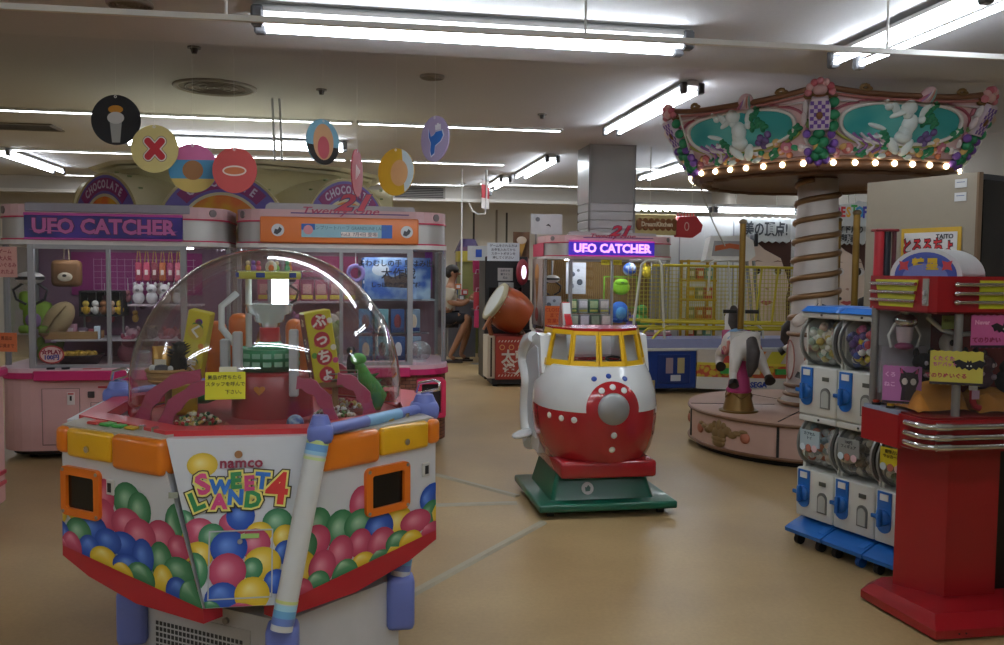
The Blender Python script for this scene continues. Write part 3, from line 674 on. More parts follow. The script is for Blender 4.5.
# ------------------------------------------------------------------ crane cabinets
PINKB = mat('d3a7a4', .5, 0, .04); MAG = mat('c22a68', .4, 0, .05); GREYF = mat('9a9a9c', .4, .3, .04); SILV = mat('b9b7b3', .38, .35, .05, 5)
def arcpts(cx, cy, r, a0, a1, n=8): return [(cx+r*math.cos(R(a0+(a1-a0)*i/n)), cy+r*math.sin(R(a0+(a1-a0)*i/n))) for i in range(n+1)]
def plate(parent, name, x0, x1, z0, z1, v, m, th=.004, r=0):
    b = MB(m).box(x0, x1, v-th, v, z0, z1); return b.build(name, parent)
def catcher(u, v, label, kind):
    W, D, r = 1.61, .93, .25
    t = thing('crane_cabinet', label, 'arcade machine', room(u, v), TH)
    body = {'A': PINKB, 'B': pattern('brick', '7a4a38', '8a5842', 9, .7), 'C': PINKB}[kind]
    bs = MB(body).prism(rr(0, W, 0, D, r), .075, .60).build('base_cabinet', t)
    MB(mat('2c2a2a', .7)).prism(rr(.05, W-.05, .05, D-.05, r-.03), .04, .08).build('plinth', t)
    for x in (.2, W-.2):
        for y in (.2, D-.2):
            c = MB(mat('1f1f20', .6)).cyl((x-.02, y, .03), (x+.02, y, .03), .03, n=14).cbox((x, y, .06), (.035, .05, .03)).build('caster', t)
    MB(MAG).prism(rr(-.02, W+.02, -.03, D, r), .602, .645).build('ledge', t)
    MB(mat('d8b4bc', .4)).prism(rr(-.01, W+.01, -.02, D, r), .645, .676).build('ledge_top', t)
    if kind != 'C':   # control panel block, proud of the ledge
        cp = MB(MAG).box(.29, W-.02 if kind == 'A' else W-.3, -.07, .02, .59, .665, .008, 1).build('control_panel', t)
        MB(mat('d8b0b8', .4)).box(.30, W-.03 if kind == 'A' else W-.31, -.065, .02, .663, .672).build('panel_top', cp)
        for x in (.40, .50): MB(mat('1a1a22', .4)).at(T(x, -.03, .672)).cyl((0, 0, 0), (0, 0, .014), .028, n=16).build('button', cp)
        MB(mat('c03030', .4)).box(.62, .74, -.05, -.02, .672, .676).build('panel_sticker', cp)
    if kind == 'A':
        for x0, x1, z0, z1 in ((.33, .58, .12, .525), (.66, 1.05, .12, .42)):
            d = MB(mat('d0a4a2', .5, 0, .04)).box(x0, x1, -.006, .0, z0, z1, .003, 1).build('service_door', t)
            MB(mat('6a5452', .7)).ring([(x0-.004, z0-.004), (x1+.004, z0-.004), (x1+.004, z1+.004), (x0-.004, z1+.004)], [(x0, z0), (x1, z0), (x1, z1), (x0, z1)], 0, .002) and None
            MB(mat('7a6462', .7)).at(T(0, -.0015, 0) @ FRONT).ring([(x0-.004, z0-.004), (x1+.004, z0-.004), (x1+.004, z1+.004), (x0-.004, z1+.004)], [(x0, z0), (x1, z0), (x1, z1), (x0, z1)], -.001, .002).build('door_gap', d)
            MB(STEEL()).at(T(x1-.03, -.006, (z0+z1)/2) @ FRONT).cyl((0, 0, 0), (0, 0, .006), .012, n=12).build('lock', d)
        s_ = MB(mat('d8cfcb', .5)).box(.50, .55, -.011, -.006, .41, .50).build('price_sticker', t); MB(mat('c03a40', .5)).box(.505, .545, -.013, -.011, .485, .495).build('sticker_bar', s_); MB(mat('2a2a2a', .5)).box(.518, .532, -.013, -.011, .44, .475).build('sticker_mark', s_)
        MB(mat('3a3030', .5)).box(.64, .685, -.012, 0, .46, .505, .003, 1).build('coin_plate', t)
        MB(mat('b83238', .5)).box(.71, .80, -.008, 0, .53, .542).build('slot_strip', t)
    if kind == 'B':
        o = MB(mat('d02a54', .4)).at(T(0, -.0, 0) @ FRONT).ring(rr(1.36, 1.58, .28, .575, .02, 3), rr(1.395, 1.545, .315, .54, .01, 3), -.05, .10).build('prize_door_frame', t)
        MB(mat('241a1a', .5)).box(1.39, 1.55, -.03, .06, .31, .545).build('prize_door', o)
    # glass house
    gm = glass('f2f4f4', .8, .012, .015)
    for x0, x1 in ((.27, .79), (.79, 1.31)): MB(gm).box(x0+.015, x1-.015, .008, .012, .69, 1.555).build('front_pane', t)
    for c, a0 in (((r, r), 180), ((W-r, r), 270)):
        P = arcpts(c[0], c[1], r-.01, a0, a0+90, 10); g = MB(gm); vs = [(x, y, z) for z in (.676, 1.565) for x, y in P]; n = len(P)
        g.add(vs, [(i, i+1, n+i+1, n+i) for i in range(n-1)], True); g.build('corner_pane', t)
    for x in (.012, W-.012): MB(gm).box(x-.002, x+.002, r+.02, D-.05, .69, 1.555).build('side_pane', t)
    for x in ((.27, .79, 1.31)):
        MB(GREYF).box(x-.022 if x != .79 else x-.014, x+.022 if x != .79 else x+.014, -.004, .03, .676, 1.566, .004, 1).build('post', t)
    for x in (.0, W-.03): MB(GREYF).box(x, x+.03, r+.0, r+.04, .676, 1.566).build('post', t); MB(GREYF).box(x, x+.03, D-.05, D, .676, 1.566).build('post', t)
    for z0, z1 in ((1.535, 1.57), (.676, .70)): MB(GREYF).box(.25, 1.33, -.002, .04, z0, z1).build('door_rail', t)
    bw = {'A': mat('8a6a80', .7, 0, .1, 3), 'B': mat('9a7a84', .7, 0, .1, 3), 'C': pattern('wave', '7a5a30', '9a7a44', 12, .8)}[kind]
    MB(bw).box(.02, W-.02, D-.03, D-.005, .66, 1.57).build('back_wall', t)
    MB(mat('8a7a7c', .6)).prism(rr(.02, W-.02, .02, D-.02, r-.02), .662, .672).build('deck', t)
    lm = lamp_mat('f4f4ff', {'A': 9, 'B': 12, 'C': 22}[kind])
    for y in (.09, .42): MB(lm).box(.3, W-.3, y-.012, y+.012, 1.553, 1.564).build('inner_tube', t)
    # header
    MB(mat('d4d0cc', .4)).prism(rr(-.005, W+.005, -.005, D, r), 1.566, 1.598).build('header_lip', t)
    MB(SILV).prism(rr(.01, W-.01, .01, D, r), 1.598, 1.762, True).build('header_drum', t)
    for z in (1.598, 1.757): MB(mat('c02a50', .4)).ring(rr(0, W, 0, D, r), rr(.02, W-.02, .02, D-.02, r-.02), z, z+.011).build('red_band', t)
    MB(mat('cfa8aa', .5, 0, .04)).prism(rr(.006, W-.006, .006, D, r), 1.767, 1.852).build('header_cap', t)
    for c, a in (((r, r), 225), ((W-r, r), 315)):
        d = Vector((math.cos(R(a-6)), math.sin(R(a-6)), 0)); p = Vector((*c, 1.812))+d*(r-.012); MB(mat('7d7474', .6)).cyl(p, p+d*.010, .028, n=18).build('round_vent', t)
    x0, x1 = .24, W-.30
    if kind == 'B':
        sg = MB(mat('d8783c', .45, 0, .05)).box(x0-.04, x1+.06, -.045, .06, 1.602, 1.795, .012, 2).build('sign', t)
        MB(mat('8fb8c4', .5)).box(.50, 1.17, -.050, -.044, 1.645, 1.745).build('sign_panel', sg)
        MB(mat('2f5fae', .5)).box(1.09, 1.17, -.052, -.049, 1.645, 1.745).build('sign_blue', sg); MB(mat('2f5fae', .5)).box(.50, .60, -.052, -.049, 1.70, 1.745).build('sign_blue', sg)
        MB(mat('e8d8d0', .5)).box(.79, 1.06, -.0535, -.049, 1.652, 1.687).build('sign_strip', sg)
        b = MB(mat('d08a90', .5)).at(T(.55, -.0525, 1.70) @ FRONT).prism(ngon(.035, 16), 0, .001); b.build('sign_dot', sg)
        txt('コンプリートハーフ GRANDLINE LADY', .034, mat('4a6a74', .5), T(.85, -.0525, 1.715) @ FRONT, sg, ext=.0004, sx=.93)
        txt('Vol.3  7月4日 登場', .034, mat('1c2a4a', .5), T(.92, -.055, 1.669) @ FRONT, sg, ext=.0004)
        for x in (.33, 1.28):
            MB(mat('c8ccd0', .5)).at(T(x, -.046, 1.695) @ FRONT).cyl((0, 0, 0), (0, 0, .006), .046, n=24).build('round_sticker', sg)
            MB(mat('3a3a40', .5)).at(T(x, -.053, 1.69) @ FRONT).prism([(-.03, -.02), (-.005, -.028), (.02, -.01), (.03, .012), (.012, .03), (0, .008), (-.02, .014)], 0, .001).build('sticker_print', sg)
    else:
        lit = kind == 'C'
        pm = pattern('noise', '1c1a6a', '4a2a9a', 2.2, .4) if not lit else mat('3a24a4', .4, 0, .3, 3, 0, .5)
        sg = MB(pm).box(x0, x1, -.028, .06, 1.612, 1.775, .006, 1).build('sign', t)
        for z0, z1 in ((1.772, 1.79), (1.60, 1.614)): MB(mat('b83a96', .4, emis=.4 if lit else 0)).box(x0, x1, -.032, .05, z0, z1).build('sign_edge', sg)
        lm_ = mat('c864a8', .4) if not lit else mat('d8a0e8', .4, emis=1.0)
        txt('UFO CATCHER', .145, mat('5a1a5a', .4) if not lit else mat('7a3ac0', .4, emis=.6), T((x0+x1)/2, -.0305, 1.692) @ FRONT, sg, ext=.001, bold=.010, sx=.98)
        txt('UFO CATCHER', .145, lm_, T((x0+x1)/2, -.034, 1.692) @ FRONT, sg, ext=.001, bold=.005, sx=.98)
        MB(lm_).at(T(0, -.030, 0) @ FRONT).prism([(x0+.03, 1.672), (x0+.30, 1.662), (x0+.30, 1.655), (x0+.12, 1.66)], 0, .002).build('swoosh', sg); MB(lm_).at(T(0, -.030, 0) @ FRONT).prism([(x1-.32, 1.66), (x1-.03, 1.67), (x1-.10, 1.652), (x1-.32, 1.652)], 0, .002).build('swoosh', sg)
    if kind == 'A':
        MB(mat('9a97a0', .5)).box(x0, x1+.05, -.005, .35, 1.80, 1.862, .004, 1).build('header_board', t)
    else:
        hb = MB(mat('aaa4a6', .5)).at(T(0, .03, 0) @ FRONT).prism([(x0-.02, 1.79), (x1+.04, 1.79), (x1+.03, 1.885), (x0+.03, 1.90), (x0, 1.88)], -.02, .02).build('header_board', t)
        txt('21', .17, mat('3a2a5a', .4), T(.87, .006, 1.905) @ FRONT, hb, ext=.002, bold=.010, shear=.35, sx=1.5)
        txt('21', .17, mat('c23048', .4), T(.87, .002, 1.905) @ FRONT, hb, ext=.002, bold=.005, shear=.35, sx=1.5)
        txt('Twenty One', .075, mat('b04060', .4), T(.78, .004, 1.845) @ FRONT, hb, ext=.002, bold=.001, shear=.3, sx=1.5)
        MB(mat('4a2a78', .4)).box(.42, 1.30, .002, .008, 1.822, 1.830).build('underline', hb)
    # claw unit under the header
    cl = MB(mat('d0cfca', .3)).ell((.0, 0, 0), (.10, .10, .05), 18, 8).build('claw', t); cl.location = (.13 if kind != 'B' else .33, .40, 1.32)
    MB(mat('1e1e20', .3)).lathe([(.102, -.012), (.102, .012)], 24).build('claw_band', cl); MB(STEEL()).cyl((0, 0, .04), (0, 0, .23), .014, n=10).build('claw_rod', cl)
    for sx in (-1, 1): MB(mat('2a2a2e', .35)).tube([(sx*.04, 0, -.03), (sx*.12, 0, -.09), (sx*.10, 0, -.16), (sx*.03, 0, -.20)], .010, 8).build('claw_arm', cl)
    return t
cA = catcher(-2.53, 6.70, 'pink crane cabinet with unlit purple lettered sign and magenta ledge', 'A')
cB = catcher(-.87, 6.70, 'crane cabinet with orange sign board and brick printed base', 'B')
cC = catcher(2.33, 10.21, 'crane cabinet with glowing purple lettered sign before the pillar', 'C')
for t, m in ((cA, cA.matrix_basis), (cB, cB.matrix_basis), (cC, cC.matrix_basis)): pass
bpy.context.view_layer.update()
def inA(x, y, z): return cA.matrix_basis @ Vector((x, y, z))
def inB(x, y, z): return cB.matrix_basis @ Vector((x, y, z))
def inC(x, y, z): return cC.matrix_basis @ Vector((x, y, z))
# extras on cabinet A
MB(mat('9a2a78', .6, 0, .1)).box(.28, 1.3, .885, .895, 1.18, 1.53).build('magenta_panel', cA)
g = MB(mat('c08ab0', .5))
for i in range(14): g.box(.45+i*.06, .454+i*.06, .875, .882, 1.2, 1.48)
for i in range(6): g.box(.45, 1.25, .873, .879, 1.22+i*.05, 1.224+i*.05)
g.build('wire_grid', cA)
MB(mat('b8b4b8', .3)).box(.30, 1.3, .3, .85, .845, .853).build('shelf', cA)
st = MB(mat('b03a40', .5)).at(T(.40, -.003, .775) @ FRONT).prism(ngon(.085, 28, ry=.066), 0, .003).build('play_sticker', cA)
MB(mat('d8b8b0', .5)).at(T(.40, -.0065, .775) @ FRONT).prism(ngon(.074, 28, ry=.056), 0, .001).build('sticker_face', st)
txt('☆PLAY', .042, mat('8a2038', .5), T(.40, -.009, .792) @ FRONT, st, ext=.0004, bold=.002); txt('100円', .042, mat('3a3a8a', .5), T(.40, -.009, .754) @ FRONT, st, ext=.0004, bold=.002)
def paper(t_parent_fn, x0, x1, z0, z1, v, col, label, lines, ink='a03a4a', size=.03, name='notice_paper', ang=0):
    t = thing(name, label, 'notice', t_parent_fn((x0+x1)/2, v, (z0+z1)/2), TH+R(ang)); w, h = (x1-x0)/2, (z1-z0)/2
    MB(mat(col, .8)).box(-w, w, -.002, .002, -h, h).build('sheet', t)
    for i, s in enumerate(lines):
        txt(s, size, mat(ink, .7), T(0, -.0032, h-(i+.75)*2*h/(len(lines)+.5)) @ FRONT, t, ext=.0003, bold=.0005)
    return t
paper(inA, .02, .205, 1.33, 1.545, -.02, 'd8a49a', 'pink handwritten poster on the corner glass of the pink cabinet', ['ゲーム', '大人気', 'ぬいぐるみ', 'とれたよ'], size=.036, ang=-20)
paper(inA, .03, .19, .80, .935, -.02, 'd8764a', 'orange notice on the corner glass of the pink cabinet', ['景品は', '係員まで'], '7a3020', .03, ang=-20)
# prizes in A
def simple(name, label, cat, p, parts, rz=0, group=None):
    t = thing(name, label, cat, p, TH+rz, group)
    for nm, fn in parts: fn().build(nm, t)
    return t
E_ = lambda col, c, r, rot=None, rough=.9: (lambda: MB(mat(col, rough, 0, .12, 30)).ell(c, r, 14, 9, rot))
B_ = lambda col, x0, x1, y0, y1, z0, z1, r=.01: (lambda: MB(mat(col, .7, 0, .12, 20)).box(x0, x1, y0, y1, z0, z1, r))
t = simple('brown_cushion', 'square brown plush cushion hanging at the magenta wire grid', 'cushion', inA(.36, .5, 1.255), [('pad', B_('7a5530', -.11, .11, -.045, .045, 0, .205, .035)), ('patch', E_('d8ccb4', (0, -.045, .075), (.055, .014, .035))), ('tag', E_('1e1612', (0, -.058, .085), (.016, .008, .011))), ('loop', lambda: MB(mat('8a7a60', .8)).tube([(-.02, 0, .2), (-.015, 0, .3), (.015, 0, .3), (.02, 0, .2)], .004, 6))])
t = simple('tan_plush', 'large tan pod shaped plush leaning on the tray', 'plush toy', inA(.30, .47, .86), [('body', E_('a8926a', (0, 0, .14), (.10, .09, .16), (0, R(35), 0))), ('seam', lambda: MB(mat('7a6440', .9)).tube([(-.06, -.085, .05), (0, -.095, .15), (.08, -.07, .25)], .006, 6)), ('foot', E_('8a7650', (-.08, -.04, .04), (.05, .04, .03)))])
t = simple('green_plush', 'big green floppy plush in the corner of the pink cabinet', 'plush toy', inA(.16, .50, .90), [('body', B_('7a9a2a', -.11, .09, -.08, .08, .03, .24, .05)), ('ear', B_('86a832', -.14, -.07, -.05, .05, .17, .32, .03)), ('foot', B_('6a8a22', -.12, -.04, -.12, -.02, 0, .06, .02)), ('foot', B_('6a8a22', .02, .10, -.12, -.02, 0, .06, .02)), ('belly', E_('8a6a98', (-.02, -.075, .10), (.06, .02, .06)))])
t = simple('green_plush', 'dark green plush lying low behind the cabinet post', 'plush toy', inA(.25, .45, .675), [('body', E_('5a7a24', (0, 0, .07), (.10, .09, .08))), ('ear', E_('5a7a24', (-.07, 0, .15), (.03, .025, .05))), ('ear', E_('5a7a24', (.07, 0, .15), (.03, .025, .05)))])
t = thing('wooden_tray', 'shallow wooden tray on the glass shelf of the pink cabinet', 'tray', inA(.41, .5, .853), TH)
MB(mat('9a7848', .6, 0, .15)).prism([(-.17, -.09), (.17, -.09), (.17, .09), (-.17, .09)], 0, .012).build('bottom', t)
for y in (-1, 1): MB(mat('a07e4c', .6, 0, .15)).box(-.19, .19, y*.09-.006, y*.09+.006, 0, .06).build('side', t)
for x in (-1, 1): MB(mat('a07e4c', .6, 0, .15)).box(x*.18-.006, x*.18+.006, -.09, .09, 0, .06).build('end', t)
for i, (x, c, h) in enumerate(((-.10, '8a7a8a', .08), (-.02, 'c090a0', .10), (.06, '6a5a6a', .07), (.13, 'a84a5a', .06))):
    simple('prize_box', 'small pastel prize box standing in the wooden tray', 'box', inA(.41+x, .5, .866), [('carton', B_(c, -.03, .03, -.03, .03, 0, h, .003)), ('front_label', B_('d8ccd0', -.02, .02, -.033, -.029, h*.3, h*.7, .001))], R(i*11-15), 'boxes in the wooden tray')
simple('phone_case', 'glossy pale phone shaped prize leaning at the tray end', 'prize', inA(.59, .44, .853), [('shell', lambda: MB(mat('cfe0ea', .15)).box(-.022, .022, -.006, .006, 0, .10, .005)), ('edge', B_('3a3a3a', -.026, .026, .0, .012, 0, .105, .006))], R(10))
t = thing('prize_tub', 'wide black tub holding yellow balls in the pink cabinet', 'tub', inA(.50, .30, .674), TH)
MB(mat('1a1614', .4)).lathe([(.001, 0), (.13, 0), (.17, .07), (.165, .075), (.12, .01)], 28).build('bowl', t); MB(mat('2a2420', .4)).lathe([(.168, .066), (.178, .07), (.168, .078)], 28).build('lip', t)
rn = random.Random(9)
for k in range(16):
    a = 2*PI*k/16*1.0; q = .10 if k % 2 else .055
    simple('yellow_ball', 'small yellow ball heaped in the black tub', 'ball', inA(.50+q*math.cos(a), .30+q*math.sin(a), .735), [('ball', E_('c9a02c', (0, 0, .015), .024, None, .5)), ('seam', lambda: MB(mat('a8801c', .5)).tube([(.0245*math.cos(i*PI/6), .0245*math.sin(i*PI/6), .015) for i in range(12)], .0012, 5, True))], 0, 'yellow balls in the black tub')
t = thing('display_crate', 'dark crate shelf of small figures in the pink cabinet', 'crate', inA(.58, .68, 1.02), TH)
for z in (0, .19): MB(mat('241f22', .6)).box(-.16, .16, -.1, .1, z, z+.012).build('board', t)
for x in (-.155, .155): MB(mat('241f22', .6)).box(x-.006, x+.006, -.1, .1, 0, .2).build('board', t)
MB(mat('2a2428', .6)).box(-.16, .16, .09, .1, 0, .2).build('back', t); MB(STEEL()).box(-.15, -.14, -.02, 0, -.17, 0).build('leg', t); MB(STEEL()).box(.14, .15, -.02, 0, -.17, 0).build('leg', t)
for i, (x, c, c2) in enumerate(((-.12, 'c8a030', 'd8b850'), (-.05, 'd8d4cc', 'e4e0d8'), (.01, '8a5a38', '9a6a44'), (.07, 'b08a70', 'c8a890'), (.13, 'd8b030', 'e8c850'))):
    simple('small_figure', ('tiny yellow', 'tiny white', 'tiny brown', 'tiny beige', 'tiny golden')[i]+' figure standing in the dark display crate', 'toy', inA(.58+x, .62, 1.032), [('body', E_(c, (0, 0, .035), (.026, .024, .036))), ('head', E_(c2, (0, 0, .088), (.026, .024, .025))), ('arm', E_(c, (-.026, -.01, .04), (.01, .01, .02))), ('arm', E_(c, (.026, -.01, .04), (.01, .01, .02)))])
cols = ('9a2a48', 'b0405a', '7a2a3a', 'a85a30', '8a3050', 'c06070', '3a5a7a')
for i in range(6):
    x = .86+i*.06; c = cols[i]
    simple('hanging_bag', ('crimson', 'rose', 'maroon', 'rust', 'plum', 'pink')[i]+' prize bag hanging in the pink cabinet beside the post', 'bag', inA(x, .62, 1.30), [('pouch', B_(c, -.026, .026, -.015, .015, 0, .15, .01)), ('strap', (lambda: MB(mat('c8a040', .5)).tube([(-.015, 0, .15), (-.008, 0, .235), (.008, 0, .235), (.015, 0, .15)], .003, 6))), ('tag', B_('d8c8c0', -.012, .012, -.018, -.014, .05, .09, .001))], 0, 'hanging prize bags')
for i in range(4):
    simple('white_plush', 'white plush with grey muzzle sitting in a row below the hanging bags', 'plush toy', inA(.86+i*.1, .60, 1.12), [('body', E_('c8c4c4', (0, 0, .05), (.045, .04, .055))), ('head', E_('d4d0d0', (0, -.01, .12), (.04, .037, .036))), ('ear', E_('c8c4c4', (-.028, 0, .155), (.012, .01, .018))), ('ear', E_('c8c4c4', (.028, 0, .155), (.012, .01, .018))), ('muzzle', E_('8a8488', (0, -.044, .11), (.016, .01, .012)))], 0, 'row of white plush toys')
MB(mat('c0b0b4', .4)).box(.80, 1.35, .5, .7, 1.105, 1.118).build('shelf', cA)
for i in range(7):
    c = ('8a4a58', '6a5a68', 'a06a78', '7a3a48', '9a7a80', '5a4a5a', 'a85a60')[i]
    simple('pile_plush', ('dusky rose', 'grey mauve', 'light rose', 'wine red', 'pale mauve', 'dark mauve', 'salmon')[i]+' plush piled on the pink cabinet deck', 'plush toy', inA(.80+(i % 4)*.14, .45+(i//4)*.14, .675+(i//4)*.05), [('body', E_(c, (0, 0, .07), (.07, .06, .075))), ('head', E_(c, (.02, -.03, .16), (.05, .045, .045))), ('ear', E_(c, (-.02, -.03, .2), (.016, .012, .02))), ('ear', E_(c, (.06, -.03, .2), (.016, .012, .02)))])
simple('glass_bowl', 'small clear bowl near the right end of the pink cabinet', 'bowl', inA(.98, .18, .675), [('bowl', lambda: MB(glass('e8eef0', 2, .25)).lathe([(.001, 0), (.04, 0), (.07, .06), (.06, .10)], 20)), ('lid', E_('c8ccd0', (0, 0, .10), (.055, .055, .012), None, .3))])
rk2 = random.Random(77)
for i in range(14):
    c = ('a86a70', 'c8b0a8', '7a5a68', 'b84a5a', 'd0c0b8', '6a7a88', 'c89a50')[i % 7]
    simple('hanging_charm', ('rosy', 'ivory', 'mauve', 'crimson', 'cream', 'slate', 'amber')[i % 7]+' charm hanging '+('above the wooden tray', 'between the two cabinet posts')[i//7]+' in the pink cabinet', 'charm', inA(.45+.06*(i % 7)+(.30 if i > 6 else 0), .70+.02*(i % 3), 1.0+.06*(i % 3)+(.1 if i > 6 else 0)), [('body', E_(c, (0, 0, 0), (.026, .02, .034))), ('head', E_(c, (0, -.004, .045), (.022, .02, .02))), ('cord', lambda: MB(mat('d0d0d0', .6)).cyl((0, 0, .06), (0, 0, .16), .002, n=5))])
for i in range(6):
    c = ('c8b8b8', '8a5a6a', 'b8a090', '5a5a6a', 'c07a80', '9a8a5a')[i]
    simple('prize_box', ('pale pink', 'wine', 'beige', 'slate', 'coral', 'olive')[i]+' prize box stacked at the back of the pink cabinet deck', 'box', inA(.74+.09*i, .74, .675), [('carton', B_(c, -.04, .04, -.05, .05, 0, .20+.03*(i % 3), .004)), ('front_label', B_('d8ccd0', -.03, .03, -.053, -.049, .06, .14, .001))])
# prizes in B
for i in range(4):
    x = 1.01+i*.125; bc = ('2a5a9a', '3a78b8', '2a4a88', '4a86b4')[i]
    for j in range(2):
        t = simple('figure_box', ('upper', 'lower')[1-j]+' blue picture box '+('beside the middle post', 'second from the post', 'third from the post', 'at the corner glass')[i]+' in the orange sign cabinet', 'box', inB(x, .62, 1.17+j*.17 if j else 1.17), [('carton', B_(bc, -.058, .058, -.05, .05, 0, .165, .003)), ('picture', (lambda c=('c8d8e0', 'b8a080', 'd8c8b8', 'a8c0c8')[(i+j) % 4]: MB(mat(c, .5, 0, .4, 35)).box(-.04, .04, -.053, -.049, .03, .11))), ('title_strip', B_('d8d8e0', -.05, .05, -.053, -.049, .125, .15, .001))])
MB(mat('a8b4bc', .3)).box(.95, 1.55, .5, .75, 1.155, 1.168).build('shelf', cB)
for i in range(8):
    x = .98+(i % 4)*.13; z = .675+(i//4)*.22
    simple('acrylic_stand', ('clear blue', 'pale teal', 'deep blue', 'grey blue')[i % 4]+' boxed figure on the '+('deck', 'glass riser')[i//4]+' of the orange sign cabinet', 'box', inB(x, .42+(i//4)*.12, z), [('carton', B_(('3a7aa0', '6aa0a8', '2a5088', '7a90a4')[i % 4], -.055, .055, -.05, .05, 0, .19, .003)), ('figure_print', E_(('c8b8a0', '5a4a50', 'd8d8d8', '8a3a40')[(i+i//4) % 4], (0, -.05, .09), (.03, .004, .06))), ('band', B_('2a3a6a', -.05, .05, -.054, -.049, .01, .04, .001))])
MB(glass('cfe8f4', 1, .15)).box(.92, 1.5, .48, .62, .885, .893).build('shelf', cB)
simple('picture_board', 'wide blue sea picture board behind the corner glass of the orange sign cabinet', 'picture', inB(1.24, .50, 1.17), [('board', lambda: MB(pattern('noise', '2a5aa8', '9ab8d0', 6, .5)).box(-.27, .27, -.008, .008, 0, .34)), ('dark_patch', lambda: MB(mat('4a3a34', .6)).at(T(.0, -.009, .15) @ FRONT).prism([(-.10, -.05), (.08, -.06), (.13, .0), (.05, .07), (-.03, .03), (-.12, .05)], 0, .002)), ('pale_patch', lambda: MB(mat('c8d4dc', .6)).at(T(-.14, -.009, .24) @ FRONT).prism(ngon(.07, 14, ry=.05), 0, .002)), ('stand', lambda: MB(mat('8a8a90', .5)).box(-.2, .2, .0, .06, -.01, .0))])
MB(mat('8a3a98', .5, 0, .1)).box(1.47, 1.53, .55, .60, 1.25, 1.56).build('purple_strip', cB)
simple('purple_ring', 'lilac ring shaped prize hanging by the middle post', 'prize', inB(.90, .4, 1.38), [('ring', lambda: MB(mat('8a78b8', .5)).tube([(.06*math.cos(i*PI/10), 0, .06*math.sin(i*PI/10)) for i in range(20)], .017, 8, True)), ('cord', lambda: MB(mat('d8d8d8', .5)).cyl((0, 0, .07), (0, 0, .17), .003, n=6))])
simple('clear_globe', 'clear round prize globe in the right corner of the orange sign cabinet', 'globe', inB(1.40, .26, .676), [('globe', lambda: MB(glass('e0e6e8', 2.2, .22)).ell((0, 0, .085), (.10, .09, .085), 20, 12)), ('base', lambda: MB(mat('c8c4c8', .4)).cyl((0, 0, 0), (0, 0, .02), .06, n=18)), ('knot', lambda: MB(mat('8a8a90', .5)).ell((-.08, 0, .07), (.02, .02, .02)))])
for s, x, z, sz, n in (('よわむしの手 里はみ出', 1.20, 1.455, .056, 1), ('大作戦', 1.22, 1.375, .088, 1), ('しっぽりの実店舗様', 1.20, 1.29, .042, 1)):
    txt(s, sz, mat('20202a', .5), T(x, .003, z) @ FRONT, cB, name='window_lettering', ext=.0005, bold=.0015)
for i in range(7):
    x = .16+i*.115
    simple('pink_box', ('pink picture box', 'magenta picture box')[i % 2]+' on the high shelf of the orange sign cabinet', 'box', inB(x, .70, 1.145), [('carton', B_(('b86078', 'a04a68')[i % 2], -.052, .052, -.04, .04, 0, .175, .003)), ('picture', B_('d8a8a0', -.035, .035, -.043, -.039, .06, .14, .001)), ('title', B_('d8c040', -.045, .045, -.043, -.039, .015, .05, .001))], 0, 'boxes on the high shelf '+('a', 'b')[i % 2])
MB(mat('b8a8ac', .3)).box(.08, .93, .6, .8, 1.13, 1.145).build('shelf', cB)
MB(mat('b84a78', .6, 0, .1)).box(.30, .92, .88, .895, 1.34, 1.52).build('pink_panel', cB)
for i in range(6):
    c = ('c8a03a', 'a84a5a', '8a9a5a', 'c07040', '9a5a78', 'b8b0a0')[i]
    simple('pile_plush', ('mustard', 'raspberry', 'sage', 'apricot', 'mauve', 'cream')[i]+' plush piled behind the glass of the orange sign cabinet', 'plush toy', inB(.20+(i % 3)*.24, .48+(i//3)*.14, .675+(i//3)*.06), [('body', E_(c, (0, 0, .10), (.10, .08, .11))), ('head', E_(c, (.02, -.03, .24), (.075, .065, .07))), ('ear', E_(c, (-.04, -.03, .3), (.022, .016, .028))), ('ear', E_(c, (.08, -.03, .3), (.022, .016, .028)))])
# prizes in C
simple('blue_ball', 'blue patterned ball hanging in the lit crane cabinet', 'ball', inC(1.17, .5, 1.45), [('ball', lambda: MB(pattern('voronoi', 'b8c8d8', '1f4a9a', 9, .6)).ell((0, 0, 0), .085, 18, 12)), ('cord', lambda: MB(mat('d8d8d8', .6)).cyl((0, 0, .08), (0, 0, .11), .004, n=6))])
simple('lime_backpack', 'lime green round bag hanging in the lit crane cabinet', 'bag', inC(1.06, .5, 1.13), [('pouch', E_('8ac828', (0, 0, .09), (.12, .06, .10), None, .7)), ('flap', E_('7ab81e', (0, -.02, .15), (.095, .05, .05), None, .7)), ('mark', E_('3a6a2a', (0, -.062, .15), (.03, .012, .012), None, .7))])
simple('blue_plush', 'bright blue hooded plush under the lime bag', 'plush toy', inC(1.04, .5, .78), [('hood', E_('2a6ac0', (0, 0, .12), (.13, .10, .14))), ('face', E_('4a9ad0', (0, -.07, .11), (.075, .05, .085))), ('foot', E_('2458a0', (-.07, -.06, .02), (.04, .05, .03))), ('foot', E_('2458a0', (.07, -.06, .02), (.04, .05, .03)))])
simple('green_plush', 'green sitting plush at the right of the lit crane cabinet', 'plush toy', inC(1.32, .45, .68), [('body', E_('3a9a4a', (0, 0, .10), (.11, .09, .11))), ('head', E_('44a854', (0, -.02, .25), (.08, .07, .07))), ('arm', E_('3a9a4a', (-.1, -.03, .12), (.03, .03, .06)))])
simple('yellow_plush', 'yellow round plush hanging beside the blue ball', 'plush toy', inC(1.42, .5, 1.36), [('body', E_('d8c02a', (0, 0, .06), (.09, .07, .08))), ('ear', E_('d8c02a', (-.05, 0, .15), (.02, .015, .04))), ('ear', E_('d8c02a', (.05, 0, .15), (.02, .015, .04)))])
